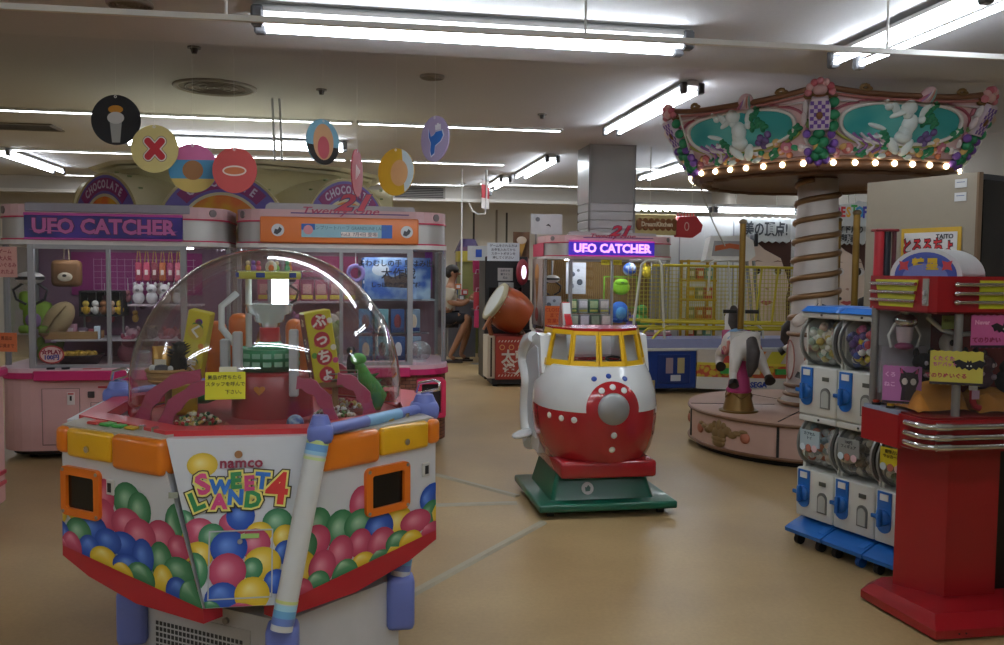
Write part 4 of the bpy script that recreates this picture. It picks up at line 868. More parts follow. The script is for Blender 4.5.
for x0, x1, z0, z1, lb, c in ((.36, .62, 1.13, 1.53, 'white picture poster behind the left panes of the lit cabinet', 'c4cad0'), (.06, .30, .78, 1.10, 'small grey poster low in the corner of the lit cabinet', 'a8b0b8')):
    t = paper(inC, x0, x1, z0, z1, .6, c, lb, [], name='poster'); w = (x1-x0)/2
    for k, (a, b_2, rr_) in enumerate(((-.04, .05, .03), (.05, -.05, .04), (-.05, -.1, .03), (.03, .1, .02))): MB(mat(('5a6470', '3a4450', '8a94a0', '6a7078')[k], .7)).at(T(a, -.004, b_2) @ FRONT).prism(ngon(rr_, 12), 0, .001).build('poster_print', t)
t = paper(inC, -.05, .18, .70, 1.00, -.04, 'd8703c', 'orange notice sheet on the corner of the lit crane cabinet', ['CLOSED', 'まで', '営業中', '100円'], 'b83020', .06, ang=-12)
for x in (.70, .85): paper(inC, x-.055, x+.055, 1.50, 1.56, -.006, 'c8b82a', ('yellow strip label left of the middle post of the lit cabinet', 'yellow strip label right of the middle post of the lit cabinet')[x > .8], ['100円'], '5a4a10', .04)
for i, x in enumerate((.42, .56, .70, .84)):
    simple('photo_box', ('dark picture box nearest the corner', 'dark picture box second from the corner', 'dark picture box third from the corner', 'dark picture box nearest the middle post')[i]+' on the lit cabinet deck', 'box', inC(x, .45, .675), [('carton', B_(('5a6a5a', '7a7a80', '4a5a4a', '8a8a84')[i], -.06, .06, -.05, .05, 0, .2, .003)), ('picture', B_(('a8b8a0', 'c8c8d0', '8a9a80', 'd0c8c0')[i], -.05, .05, -.053, -.049, .08, .18, .001)), ('caption', B_('b84a5a', -.05, .05, -.053, -.049, .02, .05, .001))])
MB(glass('e8f0f0', 1, .2)).box(.34, .95, .44, .60, .885, .893).build('shelf', cC)
for i, x in enumerate((.42, .56, .70, .84)):
    simple('photo_box', ('green scenery box', 'pale scenery box', 'leafy scenery box', 'grey scenery box')[i]+' on the glass riser of the lit cabinet', 'box', inC(x, .52, .893), [('carton', B_(('4a7a4a', '9aa0a0', '3a6a4a', '8a8a8a')[i], -.06, .06, -.04, .04, 0, .17, .003)), ('picture', B_(('c8d0a0', 'd0d0d8', '9ab080', 'c0b8b0')[i], -.05, .05, -.043, -.039, .06, .15, .001)), ('caption', B_('b8b04a', -.05, .05, -.043, -.039, .015, .04, .001))])
simple('purple_plush', 'purple plush at the right end of the lit cabinet deck', 'plush toy', inC(1.16, .35, .675), [('body', E_('5a4a8a', (0, 0, .06), (.08, .07, .07))), ('head', E_('6a5a9a', (0, -.02, .15), (.06, .055, .05))), ('ear', E_('6a5a9a', (-.03, -.02, .2), (.015, .012, .03))), ('ear', E_('6a5a9a', (.03, -.02, .2), (.015, .012, .03)))])
fr = MB(mat('7ab030', .5)).at(T(0, .58, 0) @ FRONT).ring([(.85, .95), (1.30, .95), (1.30, 1.36), (.85, 1.36)], [(.865, .965), (1.285, .965), (1.285, 1.345), (.865, 1.345)], -.008, .008).build('green_rack', cC)
# side skin of C: pink block and printed ice cream poster
MB(mat('d0506c', .5)).box(-.006, .0, .30, .92, 1.60, 1.76).build('side_block', cC)
t = thing('poster', 'tall poster of an ice cream cone on the side of the lit cabinet', 'poster', inC(-.012, .60, 1.15), TH)
MB(mat('b8a8a0', .7)).box(-.004, .004, -.3, .3, -.42, .42).build('sheet', t)
MB(mat('9a6a30', .6)).at(T(-.006, 0, -.02) @ RZ(-90) @ FRONT).prism([(-.10, .20), (0, -.2), (.10, .20)], 0, .002).build('cone_print', t); MB(mat('c8904a', .6)).at(T(-.006, 0, .24) @ RZ(-90) @ FRONT).prism(ngon(.12, 20), 0, .002).build('scoop_print', t); MB(mat('a84a3a', .6)).at(T(-.006, 0, -.28) @ RZ(-90) @ FRONT).prism(ngon(.09, 20), 0, .002).build('fruit_print', t)

# ------------------------------------------------------------------ round cream crane behind the row
CREAM = mat('e2d9b4', .4, 0, .05)
rc = thing('round_crane_machine', 'round cream crane machine with arched purple signs behind the cabinet row', 'arcade machine', room(-1.10, 9.32), TH)
HX = lambda r_: ngon(r_, 8, a=R(22.5))
MB(CREAM).prism(HX(1.42), .05, .70).build('base_cabinet', rc)
MB(glass('f0f2f0', .8, .02)).prism(HX(1.38), .70, 1.62, caps=False).build('glass_wall', rc)
MB(mat('8a6a88', .6)).cyl((0, 0, .7), (0, 0, 1.62), .28, n=20).build('core', rc)
MB(CREAM).prism(HX(1.46), 1.62, 1.72).build('collar', rc)
MB(CREAM).lathe([(1.12, 1.72), (1.0, 1.9), (1.0, 2.06), (1.08, 2.18), (1.2, 2.26), (1.3, 2.29)], 36).build('funnel', rc)
for k, (q, z) in enumerate(((1.22, 2.26), (1.31, 2.295), (1.40, 2.33))):
    MB(mat('e0d8b6', .35)).prism(ngon(q, 12, a=R(15)), z, z+.028, top=ngon(q+.04, 12, a=R(15))).build('roof_step', rc)
for k in range(8):
    MB(mat('a83058', .4)).at(RZ(22.5+45*k)).prism([(.9, -.30), (1.03, -.30), (1.06, 0), (1.03, .30), (.9, .30)], 1.98, 2.05).build('red_chevron', rc)
for k in range(8):
    a = -90+45*k; b = MB(CREAM).at(RZ(a+90) @ T(0, -1.50, 1.70) @ FRONT)
    r0 = .55; half = [(r0*math.cos(t), r0*math.sin(t)) for t in [PI*i/24 for i in range(25)]]
    b.prism(half, -.60, .0, True); s_ = b.build('arch_sign', rc)
    Mx = RZ(a+90) @ T(0, -1.50, 1.70) @ FRONT
    def halfring(ro, ri, m, z, nm, a0=0, a1=180):
        n = 24; P = [(ro*math.cos(R(a0+(a1-a0)*i/n)), ro*math.sin(R(a0+(a1-a0)*i/n))) for i in range(n+1)]+[(ri*math.cos(R(a1-(a1-a0)*i/n)), ri*math.sin(R(a1-(a1-a0)*i/n))) for i in range(n+1)]
        return MB(m).at(Mx).prism(P, 0, z).build(nm, s_)
    halfring(.545, .525, mat('b8a878', .4), .012, 'arch_edge'); halfring(.525, .36, mat('6a5aa8', .4), .008, 'purple_band'); halfring(.50, .385, mat('8a2a6a', .4), .012, 'lettered_band', 42, 138)
    halfring(.36, .335, mat('cfc59c', .4), .014, 'inner_edge'); halfring(.335, .17, pattern('noise', 'd8a020', 'd86a28', 5), .008, 'yellow_fan'); halfring(.17, .10, mat('cfc8a8', .4), .014, 'hub_ring')
    word = 'CHOCOLATE'
    for i, ch in enumerate(word):
        t_ = R(90+36-i*9); txt(ch, .10, mat('cdbfd0', .4), Mx @ T(.442*math.cos(t_), .442*math.sin(t_), .013) @ Matrix.Rotation(t_-PI/2, 4, 'Z'), s_, ext=.001, bold=.003, sx=.8)
    for i in range(7):
        t_ = R(25+i*21); MB(mat('9aa878', .6)).at(Mx).box(.55*math.cos(t_)-.012, .55*math.cos(t_)+.012, .55*math.sin(t_)-.003, .55*math.sin(t_)+.012, -.12, -.09).build('rivet', s_)
for x in (.35, .42): MB(mat('c8c8c8', .4)).cyl((x, -.3, 2.3), (x-.03, -.3, 3.1), .012, n=8).build('ceiling_stay', rc)
# ------------------------------------------------------------------ skinned figures
def skin(verts, edges, radii, m, name, parent=None, sub=2, root=0):
    me = bpy.data.meshes.new(name); me.from_pydata(verts, edges, []); o = bpy.data.objects.new(name, me); COL.objects.link(o)
    md = o.modifiers.new('s', 'SKIN'); md.use_smooth_shade = True
    for i, r_ in enumerate(radii):
        sv = me.skin_vertices[0].data[i]; sv.radius = r_ if hasattr(r_, '__len__') else (r_, r_); sv.use_root = i == root
    sb = o.modifiers.new('d', 'SUBSURF'); sb.levels = sub; sb.render_levels = sub
    dg = bpy.context.evaluated_depsgraph_get(); nm = bpy.data.meshes.new_from_object(o.evaluated_get(dg))
    bpy.data.objects.remove(o); bpy.data.meshes.remove(me); nm.name = name
    nm.materials.clear(); nm.materials.append(m)
    for p in nm.polygons: p.use_smooth = True
    q = bpy.data.objects.new(name, nm); COL.objects.link(q); q.parent = parent; return q

# ------------------------------------------------------------------ rocket ride
def rocket_paint():
    m = bpy.data.materials.new('rocket_paint'); m.use_nodes = True; nt = m.node_tree; b = nt.nodes['Principled BSDF']
    b.inputs['Roughness'].default_value = .18; b.inputs['Coat Weight'].default_value = .5
    tc = nt.nodes.new('ShaderNodeTexCoord'); sp = nt.nodes.new('ShaderNodeSeparateXYZ'); nt.links.new(tc.outputs['Object'], sp.inputs[0])
    def mth(op, a, c=None):
        n = nt.nodes.new('ShaderNodeMath'); n.operation = op
        for i, x in enumerate((a, c)):
            if x is None: continue
            if hasattr(x, 'links'): nt.links.new(x, n.inputs[i])
            else: n.inputs[i].default_value = x
        return n.outputs[0]
    dz = mth('SUBTRACT', sp.outputs[2], .632); d2 = mth('ADD', mth('MULTIPLY', sp.outputs[0], sp.outputs[0]), mth('MULTIPLY', dz, dz))
    disc = mth('MULTIPLY', mth('LESS_THAN', d2, .155**2), mth('LESS_THAN', sp.outputs[1], 0.0))
    red = mth('MAXIMUM', disc, mth('LESS_THAN', sp.outputs[2], .612))
    n = nt.nodes.new('ShaderNodeTexNoise'); n.inputs['Scale'].default_value = 9; nt.links.new(tc.outputs['Object'], n.inputs['Vector'])
    mx = nt.nodes.new('ShaderNodeMix'); mx.data_type = 'RGBA'; nt.links.new(red, mx.inputs[0]); mx.inputs[6].default_value = lin('d9dcdc'); mx.inputs[7].default_value = lin('a8242a')
    r = nt.nodes.new('ShaderNodeMapRange'); r.inputs[3].default_value = .94; r.inputs[4].default_value = 1.06; nt.links.new(n.outputs[0], r.inputs[0])
    x = nt.nodes.new('ShaderNodeVectorMath'); x.operation = 'SCALE'; nt.links.new(mx.outputs[2], x.inputs[0]); nt.links.new(r.outputs[0], x.inputs['Scale']); nt.links.new(x.outputs[0], b.inputs['Base Color'])
    return m
rk = thing('rocket_ride', 'red and white rocket kiddie ride with yellow cockpit windows', 'kiddie ride', (.56, 5.29, 0), TH)
GRN = mat('17604a', .3, 0, .06, 6, coat=.2); RW = mat('dcdfdf', .2, 0, .04, 6, coat=.4); RRED = mat('a8242a', .2, 0, .05, 6, coat=.4); RYEL = mat('dcae1e', .3, 0, .05)
MB(GRN).box(-.41, .41, -.39, .39, .04, .085, .012).build('base_plate', rk)
for x in (-.33, .33):
    for y in (-.31, .31): MB(mat('1a1a1a', .6)).cyl((x-.018, y, .022), (x+.018, y, .022), .022, n=14).cbox((x, y, .038), (.05, .05, .01)).build('caster', rk)
MB(GRN).prism(rr(-.32, .30, -.29, .30, .03), .085, .235, top=rr(-.28, .26, -.24, .27, .03)).build('pedestal', rk)
bd = MB(mat('d0d4d0', .4)).at(T(-.10, -.268, .145) @ RX(72)).prism(ngon(.036, 24), 0, .006).build('round_badge', rk)
MB(mat('2a5a4a', .4)).at(T(-.10, -.2745, .147) @ RX(72)).prism([(-.014, -.018), (.012, -.016), (.018, .004), (.004, .02), (-.006, .006), (-.016, .008)], 0, .0015).build('badge_print', bd)
ring_ = [(.24, .20, .27), (.27, .26, .33), (.31, .30, .37), (.38, .333, .41), (.46, .352, .432), (.55, .362, .442), (.64, .362, .442), (.72, .35, .425), (.79, .33, .39), (.86, .302, .345)]
def cross(z, ru, rv, n=40):
    o = []
    for i in range(n):
        t = 2*PI*i/n; c, s_ = math.cos(t), math.sin(t); e = .86
        o.append((ru*math.copysign(abs(c)**e, c), rv*math.copysign(abs(s_)**e, s_)+.0, z))
    return o
b = MB(rocket_paint()); b.loft([cross(*q) for q in ring_]); b.build('hull', rk)
MB(RRED).box(-.285, .285, -.375, .30, .225, .325, .02).build('keel_block', rk)
def surf(u, z):
    for (z0, a0, b0), (z1, a1, b1) in zip(ring_, ring_[1:]):
        if z0 <= z <= z1: k = (z-z0)/(z1-z0); ru, rv = a0+(a1-a0)*k, b0+(b1-b0)*k; break
    e = .86; c = min(.999, abs(u)/ru)**(1/e); s_ = math.sqrt(max(0, 1-c*c)); return -rv*s_**e
def dot(u, z, r_, m, name='dot'):
    v = surf(u, z); h = .004; n = Vector((-(surf(u+h, z)-surf(u-h, z))/(2*h), 1, -(surf(u, z+h)-surf(u, z-h))/(2*h))).normalized()*-1
    q = n.to_track_quat('Z', 'Y').to_matrix().to_4x4(); MB(m).at(T(u, v, z) @ q).lathe([(r_, -.004), (r_, .001), (r_*.7, .0022), (.0001, .0026)], 18).build(name, rk)
DW, DB = mat('dfe0dc', .3), mat('1f3f8f', .3)
for a in (58, 90, 122): dot(.124*math.cos(R(a)), .632+.124*math.sin(R(a)), .018, DW)
for u, z in ((0.004, .485), (0.0, .40), (-.325, .575), (-.275, .57), (-.215, .568), (.31, .60), (.342, .605)): dot(u, z, .018, DW)
for u, z in ((-.10, .80), (-.015, .815), (.08, .80)): dot(u, z, .016, DB, 'blue_dot')
no = MB(mat('9fa2a2', .45, .55, .05)).at(T(0, -.432, .632) @ FRONT).lathe([(.092, -.05), (.092, .004), (.082, .016), (.05, .026), (.0001, .03)], 36).build('nose_disc', rk)
# cockpit
deck = MB(mat('c9cdcd', .35)).loft([cross(.858, .30, .34), cross(.864, .30, .34)]).build('deck', rk)
lo = [(-.318, .12), (-.305, -.08), (-.205, -.245), (-.055, -.32), (.10, -.315), (.235, -.215), (.305, -.05), (.312, .12)]
hi = [(p[0]*.86, p[1]*.82) for p in lo]; zl, zh = .862, 1.062
def rail(P, z, r_, nm): MB(RYEL).tube([(x, y, z) for x, y in P], r_, 8).build(nm, rk)
def flatbar(P, z0, z1, th=.016):
    b = MB(RYEL); vs = []
    for (x, y, z), s_ in P: pass
def wpt(i, s_, t, off=0.0):
    a, c = Vector((*lo[i], zl)), Vector((*lo[i+1], zl)); d, e = Vector((*hi[i], zh)), Vector((*hi[i+1], zh))
    p = a.lerp(c, s_).lerp(d.lerp(e, s_), t); n = (c-a).cross(d-a).normalized(); return p+n*off
def bar(i, s0, s1, t0, t1, nm):
    V = [wpt(i, s_, t, o) for o in (-.009, .009) for s_, t in ((s0, t0), (s1, t0), (s1, t1), (s0, t1))]
    MB(RYEL).add(V, [(0, 1, 2, 3), (7, 6, 5, 4), (0, 4, 5, 1), (1, 5, 6, 2), (2, 6, 7, 3), (3, 7, 4, 0)]).build(nm, rk)
for i in range(len(lo)-1):
    w_ = .016/(Vector(lo[i])-Vector(lo[i+1])).length
    bar(i, 0, 1, -.06, .14, 'window_sill'); bar(i, 0, 1, .88, 1.02, 'window_header'); bar(i, 0, w_, .13, .89, 'window_post'); bar(i, 1-w_, 1, .13, .89, 'window_post')
    V = [wpt(i, s_, t, 0) for s_, t in ((w_, .14), (1-w_, .14), (1-w_, .88), (w_, .88))]; MB(glass('f4f6f6', .6, .01)).add(V, [(0, 1, 2, 3)]).build('window_pane', rk, recalc=False)
roof = [(x*1.06, y*1.07) for x, y in hi]+[(.27, .24), (.10, .32), (-.12, .32), (-.28, .24)]
MB(RRED).prism([(x*1.03, y*1.04) for x, y in hi], zh, zh+.016).build('roof', rk)
# white entry shells with a stepped rear outline
prof_ = [(.0, 1.02), (.10, 1.03), (.24, .995), (.38, .95), (.46, .88), (.465, .81), (.39, .755), (.35, .70), (.38, .62), (.39, .50), (.34, .38), (.22, .30), (.02, .30), (-.02, .45), (.06, .60), (.04, .76), (-.06, .80)]
SM = []; RS = []
for k in range(2, 11):
    for q in range(4):
        f_ = q/4; p0, p1, p2, p3 = prof_[k-1], prof_[k], prof_[k+1], prof_[min(k+2, 12)]
        SM.append(tuple(.5*(2*p1[n_]+(p2[n_]-p0[n_])*f_+(2*p0[n_]-5*p1[n_]+4*p2[n_]-p3[n_])*f_*f_+(3*p1[n_]-p0[n_]-3*p2[n_]+p3[n_])*f_**3) for n_ in (0, 1))); RS.append(.03+.024*math.sin(min(1, len(SM)/6)*PI/2))
for sx in (-1, 1):
    b = MB(RW); M_ = Matrix(((0, 0, sx, 0), (1, 0, 0, 0), (0, 1, 0, 0), (0, 0, 0, 1)))
    b.at(M_).prism(prof_, .17, .335).build('entry_shell', rk)
    MB(RW).tube([(sx*.325, v, z) for v, z in SM], RS, 12).build('shell_rim', rk)
    MB(mat('b9c2c8', .4)).at(M_).prism([(v*.78+.045, .67+(z-.67)*.78) for v, z in prof_], .333, .340).build('shell_recess', rk)
    MB(RW).ell((sx*.385, .22, .385), (.085, .06, .022), 16, 8, (0, R(sx*12), R(sx*-25))).build('wing_tip', rk)
MB(RW).box(-.26, .26, .20, .27, .85, 1.03, .03).build('seat_back', rk)
MB(RRED).box(-.2, .2, .02, .2, .86, .885, .012).build('seat', rk)
MB(mat('2a2a2c', .5)).tube([(.10+.05*math.cos(i*PI/8), -.10+.04*math.sin(i*PI/8), .885+.01*math.sin(i*PI/8)) for i in range(16)], .007, 8, True).build('steering_wheel', rk)
fin = MB(RRED).at(Matrix(((0, 0, 1, -.09), (1, 0, 0, 0), (0, 1, 0, 0), (0, 0, 0, 1)))).prism([(.20, 1.03), (.44, .95), (.46, 1.10), (.42, 1.20), (.36, 1.21), (.30, 1.12)], -.022, .022).build('tail_fin', rk)
MB(RW).at(Matrix(((0, 0, 1, -.09), (1, 0, 0, 0), (0, 1, 0, 0), (0, 0, 0, 1)))).prism([(.27, 1.04), (.31, 1.03), (.37, 1.20), (.34, 1.205)], -.0245, .0245).build('fin_stripe', fin)

# ------------------------------------------------------------------ carousel
CX, CY = 2.55, 7.10
ca = thing('carousel', 'small pink carousel with carved canopy and spiral gold pole', 'carousel', (CX, CY, 0), R(10))
PK = mat('c4a294', .45, 0, .06); BR = mat('7a5840', .4, .15, .08); GLD = mat('8a6a2c', .35, .55, .1)
MB(mat('241c18', .8)).cyl((0, 0, 0), (0, 0, .05), .93, n=48).build('plinth', ca)
MB(PK).lathe([(.97, .045), (.975, .30)], 72).build('platform_side', ca)
MB(mat('b08f7e', .4, 0, .1, 5)).lathe([(.985, .312), (.985, .33), (.001, .332)], 72).build('platform_top', ca)
for z, q in ((.055, .978), (.305, .982)): MB(BR).tube([(q*math.cos(2*PI*i/72), q*math.sin(2*PI*i/72), z) for i in range(72)], .014, 8, True).build('edge_trim', ca)
for k in range(6):
    a = 60*k+47; MB(mat('171412', .7)).at(RZ(a)).box(.965, .982, -.009, .009, .05, .30).build('joint', ca); MB(mat('3a2c26', .7)).at(RZ(a)).box(.3, .98, -.004, .004, .330, .334).build('joint', ca)
    # carved flower basket in each bay
    b = MB(mat('8a7048', .5, .3, .1)); 
    def on(a_, z): return Vector((.976*math.cos(R(a_)), .976*math.sin(R(a_)), z))
    a0 = a+30
    for dx, dz, rx, rz_ in ((0, .10, .075, .035), (0, .13, .085, .03), (-2, .175, .05, .05), (2, .175, .05, .05), (-5, .20, .05, .04), (5, .20, .05, .04), (-8, .18, .05, .028), (8, .18, .05, .028), (-11, .20, .05, .02), (11, .20, .05, .02), (-14, .215, .04, .018), (14, .215, .04, .018), (0, .235, .035, .045), (-3, .235, .03, .03), (3, .235, .03, .03)):
        p = on(a0+dx, dz); b.ell(p, (rx, rx, rz_) if 0 else (.016, rx, rz_), 10, 6, (0, 0, R(a0+dx)))
    b.build('flower_basket', ca)
    for dx in (-15, 15): MB(mat('b06a50', .5)).ell(on(a0+dx, .175), (.022, .042, .042), 12, 8, (0, 0, R(a0+dx))).build('rose', ca)
# centre pole with spiral band
MB(mat('cfc6bf', .35, 0, .06)).lathe([(.25, .33), (.25, .37), (.21, .42), (.20, .60), (.185, .95), (.17, 1.5), (.155, 2.17)], 36).build('centre_pole', ca)
rp = lambda z: .20-(z-.6)*.029+.004
H_ = [(rp(.98+1.18*i/150)*math.cos(i*.32), rp(.98+1.18*i/150)*math.sin(i*.32), .98+1.18*i/150) for i in range(151)]
MB(mat('8a6844', .35, .3, .08)).tube(H_, .024, 8).build('spiral_band', ca)
for z, q in ((.36, .255), (.43, .216), (.50, .210), (.92, .196)): MB(mat('8a6a4c', .4, .3)).tube([(q*math.cos(2*PI*i/32), q*math.sin(2*PI*i/32), z) for i in range(32)], .018, 8, True).build('pole_ring', ca)
for k in range(6):
    P = [(.207*math.cos(R(60*k)+.30*math.cos(t)), .207*math.sin(R(60*k)+.30*math.cos(t)), .71+.16*math.sin(t)) for t in [2*PI*i/20 for i in range(20)]]
    MB(mat('b07a70', .5)).tube(P, .006, 6, True).build('pole_oval', ca)
# canopy
Z0, Z1 = 2.21, 2.60
MB(BR).lathe([(.95, 2.20), (.955, 2.185), (.95, 2.16), (.92, 2.145), (.84, 2.14), (.80, 2.16), (.5, 2.175), (.15, 2.18)], 60).build('soffit', ca)
MB(mat('6a4a34', .5, 0, .15, 10, .4)).tube([((.88+.02*math.sin(i*1.7))*math.cos(2*PI*i/96), (.88+.02*math.sin(i*1.7))*math.sin(2*PI*i/96), 2.142) for i in range(96)], .024, 8, True).build('soffit_garland', ca)
MB(mat('c4b0a4', .5)).lathe([(1.24, 2.56), (.6, 2.70), (.001, 2.74)], 48).build('canopy_top', ca)
def cpos(s_, t, off=0.0, half=30):
    """point on a bowed canopy panel; s -1..1 across, t 0..1 up, off outward"""
    a = R(half*s_); chord = math.cos(R(30))/math.cos(a); rad = (1.06+.20*t+.025*math.sin(t*PI))*(chord*.55+.45)+off
    z = Z0+(Z1-Z0)*t+.015*t*(s_*s_); return Vector((rad*math.cos(a), rad*math.sin(a), z))
def relief(b, s_, t, rs, rt, h, rot=0):
    """flattened lump on the panel: rs, rt half sizes in metres"""
    p = cpos(s_, t, .004); a = math.degrees(math.atan2(p.y, p.x)); b.at(T(*p) @ RZ(a) @ RY(30) @ RX(rot)); b.ell((0, 0, 0), (h, rs, rt), 12, 8); b.at(Matrix())
pan = None
ns, nt2 = 20, 8
b = MB(mat('caa9a6', .4, 0, .06)); vs = [cpos(-1+2*i/ns, j/nt2) for j in range(nt2+1) for i in range(ns+1)]
b.add(vs, [(j*(ns+1)+i, j*(ns+1)+i+1, (j+1)*(ns+1)+i+1, (j+1)*(ns+1)+i) for j in range(nt2) for i in range(ns)], True)
vs2 = [cpos(-1+2*i/ns, j/nt2, -.03) for j in range(nt2+1) for i in range(ns+1)]; b.add(vs2, [(j*(ns+1)+i, (j+1)*(ns+1)+i, (j+1)*(ns+1)+i+1, j*(ns+1)+i+1) for j in range(nt2) for i in range(ns)], True)
pan = b.build('canopy_panel', ca, recalc=False)
line = lambda P, r_, m, nm, cl=False, n=8: MB(m).tube(P, r_, n, cl).build(nm, pan)
line([cpos(-1+2*i/24, 1.03+.10*abs(-1+2*i/24)**3, .008) for i in range(25)], .020, mat('7a5238', .35, .2), 'top_moulding')
line([cpos(-1+2*i/24, .955+.08*abs(-1+2*i/24)**3, .012) for i in range(25)], .011, mat('a86a60', .4), 'pink_moulding')
line([cpos(-1+2*i/24, .90, .008) for i in range(25)], .008, mat('d8ccc8', .4), 'white_bead')
line([cpos(-1+2*i/24, .02, .012) for i in range(25)], .014, mat('96705a', .4), 'lower_moulding')
line([cpos(-1+2*i/24, -.09, .0) for i in range(25)], .034, BR, 'lamp_rail')
for i in range(7):
    p = cpos(-.82+1.64*i/6, -.075, .036); bb = MB(lamp_mat('ffedc8', 7.0)).ell(p, .020, 12, 8).build('bulb', pan)
    MB(mat('b89a60', .4, .4)).ell(p-Vector((.012, 0, 0)), (.012, .029, .029), 12, 8).build('bulb_cup', pan)
def ovalpts(f, off): return [cpos(-.02+.73*f*math.copysign(abs(math.cos(t))**.75, math.cos(t)), .58+.32*f*math.copysign(abs(math.sin(t))**.85, math.sin(t)), off) for t in [2*PI*i/40 for i in range(40)]]
O1 = ovalpts(1, .006); c0 = cpos(-.02, .58, .012); b = MB(pattern('noise', '2f8f8c', '5aa8a0', 3.0, .4)); M1 = [c0.lerp(p, .5)+Vector((.01*0, 0, 0)) for p in O1]; M1 = ovalpts(.5, .010)
b.add([c0]+M1+O1, [(0, 1+k, 1+(k+1) % 40) for k in range(40)]+[(1+k, 41+k, 41+(k+1) % 40, 1+(k+1) % 40) for k in range(40)], True); b.build('sky_medallion', pan, recalc=False)
line(ovalpts(1.04, .010), .013, mat('d4cdc6', .4), 'medallion_rim', True); line(ovalpts(1.16, .006)[22:39], .010, mat('9a9a4a', .4), 'green_vine'); line(ovalpts(1.2, .006)[0:8], .010, mat('9a4a58', .4), 'pink_vine'); line(ovalpts(1.2, .006)[12:19], .010, mat('9a4a58', .4), 'pink_vine')
WH = mat('cfd6d2', .45)
b = MB(WH)     # cherub figure
for s_, t, a1, a2, h, ro in ((-.02, .84, .058, .056, .055, 0), (.03, .58, .060, .070, .055, -8), (-.13, .74, .075, .022, .03, 25), (-.26, .84, .030, .026, .03, 0), (.0, .38, .066, .055, .05, 0), (.01, .48, .055, .06, .05, 0), (-.02, .74, .035, .04, .05, 0), (-.09, .22, .036, .075, .04, 38), (.10, .20, .036, .070, .04, -22), (-.22, .06, .045, .022, .03, 0), (.17, .05, .042, .022, .03, 0), (.17, .66, .03, .03, .035, 0), (-.36, .52, .075, .018, .02, -18), (-.34, .36, .07, .016, .02, 10), (-.30, .92, .026, .030, .02, 0)):
    relief(b, s_, t, a1, a2, h, ro)
b.build('cherub', pan)
for s_, ro in ((-.17, 30), (.19, -30)): b = MB(mat('c8d0cc', .45)); relief(b, s_, .80, .03, .07, .02, ro); b.build('cherub_wing', pan)
b = MB(mat('c8a6a8', .45)); relief(b, .17, 1.02, .062, .080, .03, -25); b.build('plume', pan)
for k in range(5): b = MB(mat(('b86a80', '9a78b0', 'd8d0c8', 'b87a60', '7a9a8a')[k], .45)); relief(b, .11+.03*k, 1.03+.015*(2-abs(k-2)), .010, .06, .038, -45+10*k); b.build('plume_stripe', pan)
GL = mat('22794f', .5, 0, .1)
for s_, t in ((.23, .80), (.30, .68), (.22, .62), (.36, .60), (.30, .90), (-.20, .30), (-.26, .40), (.42, .10), (.48, .16), (-.46, .10), (.70, .42), (.76, .50)):
    b = MB(GL)
    for q in range(3): relief(b, s_+.02*math.cos(q*2.1), t+.04*math.sin(q*2.1), .030, .020, .022, 40*q)
    b.build('leaf', pan)
for s_, t in ((.30, .42), (.36, .36), (.26, .34), (.33, .28), (.40, .46)): b = MB(mat('6a5284', .45)); relief(b, s_, t, .028, .028, .026); b.build('grape', pan)
for s_, t, c, q in ((.62, .22, 'b8687a', .046), (-.66, .16, 'c06a68', .040), (.50, .30, 'cda46a', .034), (.54, .16, 'c8884a', .030), (-.80, .10, 'b86a70', .030)):
    b = MB(mat(c, .45)); relief(b, s_, t, q, q, .022); b.build('rose', pan); b = MB(mat('d8b0a8', .45)); relief(b, s_, t, q*.55, q*.55, .028); b.build('rose_heart', pan)
for k in range(5): line([cpos(-.62+.09*k+.10*math.sin(u*.9), .10+.06*u, .014) for u in range(6)], .010, mat(('c8bcc8', '8a5a94', 'c8bcc8', '8a5a94', 'c8b0b8')[k], .45), 'scroll')
for k in range(6): b = MB(mat(('c08a48', 'c8ae8a')[k % 2], .45)); relief(b, -.30+.11*k, .12+.02*(k % 2), .036, .018, .018, 25); b.build('ribbon', pan)
rq = random.Random(21)
for k in range(26):
    u_ = -.95+1.9*k/25; c = rq.choice(('c88a90', '22794f', '2f8a5c', 'c8a060', '8a5a94', 'd4ccc8', 'c07048', '70489a', 'd4c8c4'))
    b = MB(mat(c, .45)); relief(b, u_, rq.uniform(.05, .20), rq.uniform(.018, .034), rq.uniform(.014, .028), .022, rq.uniform(-40, 40)); b.build('flower', pan)
for sg in (-1, 1):
    for k in range(5): b = MB(mat(('d4ccc8', 'b87a88', '7a9a5a', 'd4c8c4', '9a5a68')[k], .45)); relief(b, sg*.86+.02*math.sin(k), .30+.13*k, .016, .034, .02, sg*(20-8*k)); b.build('acanthus', pan)
b = MB(mat('b86a48', .5)); relief(b, -.36, .05, .04, .022, .008); b.build('orange_field', pan)
for q in ((-.90, .95), (.90, .95), (-.55, 1.08), (.60, 1.08)):
    P = [cpos(q[0]+.035*(1+.12*i)*math.cos(i*.8), q[1]+.04+.05*(1-.06*i)*math.sin(i*.8), .012) for i in range(9)]; line(P, .013, mat('7a5c34', .35, .35), 'gold_scroll')
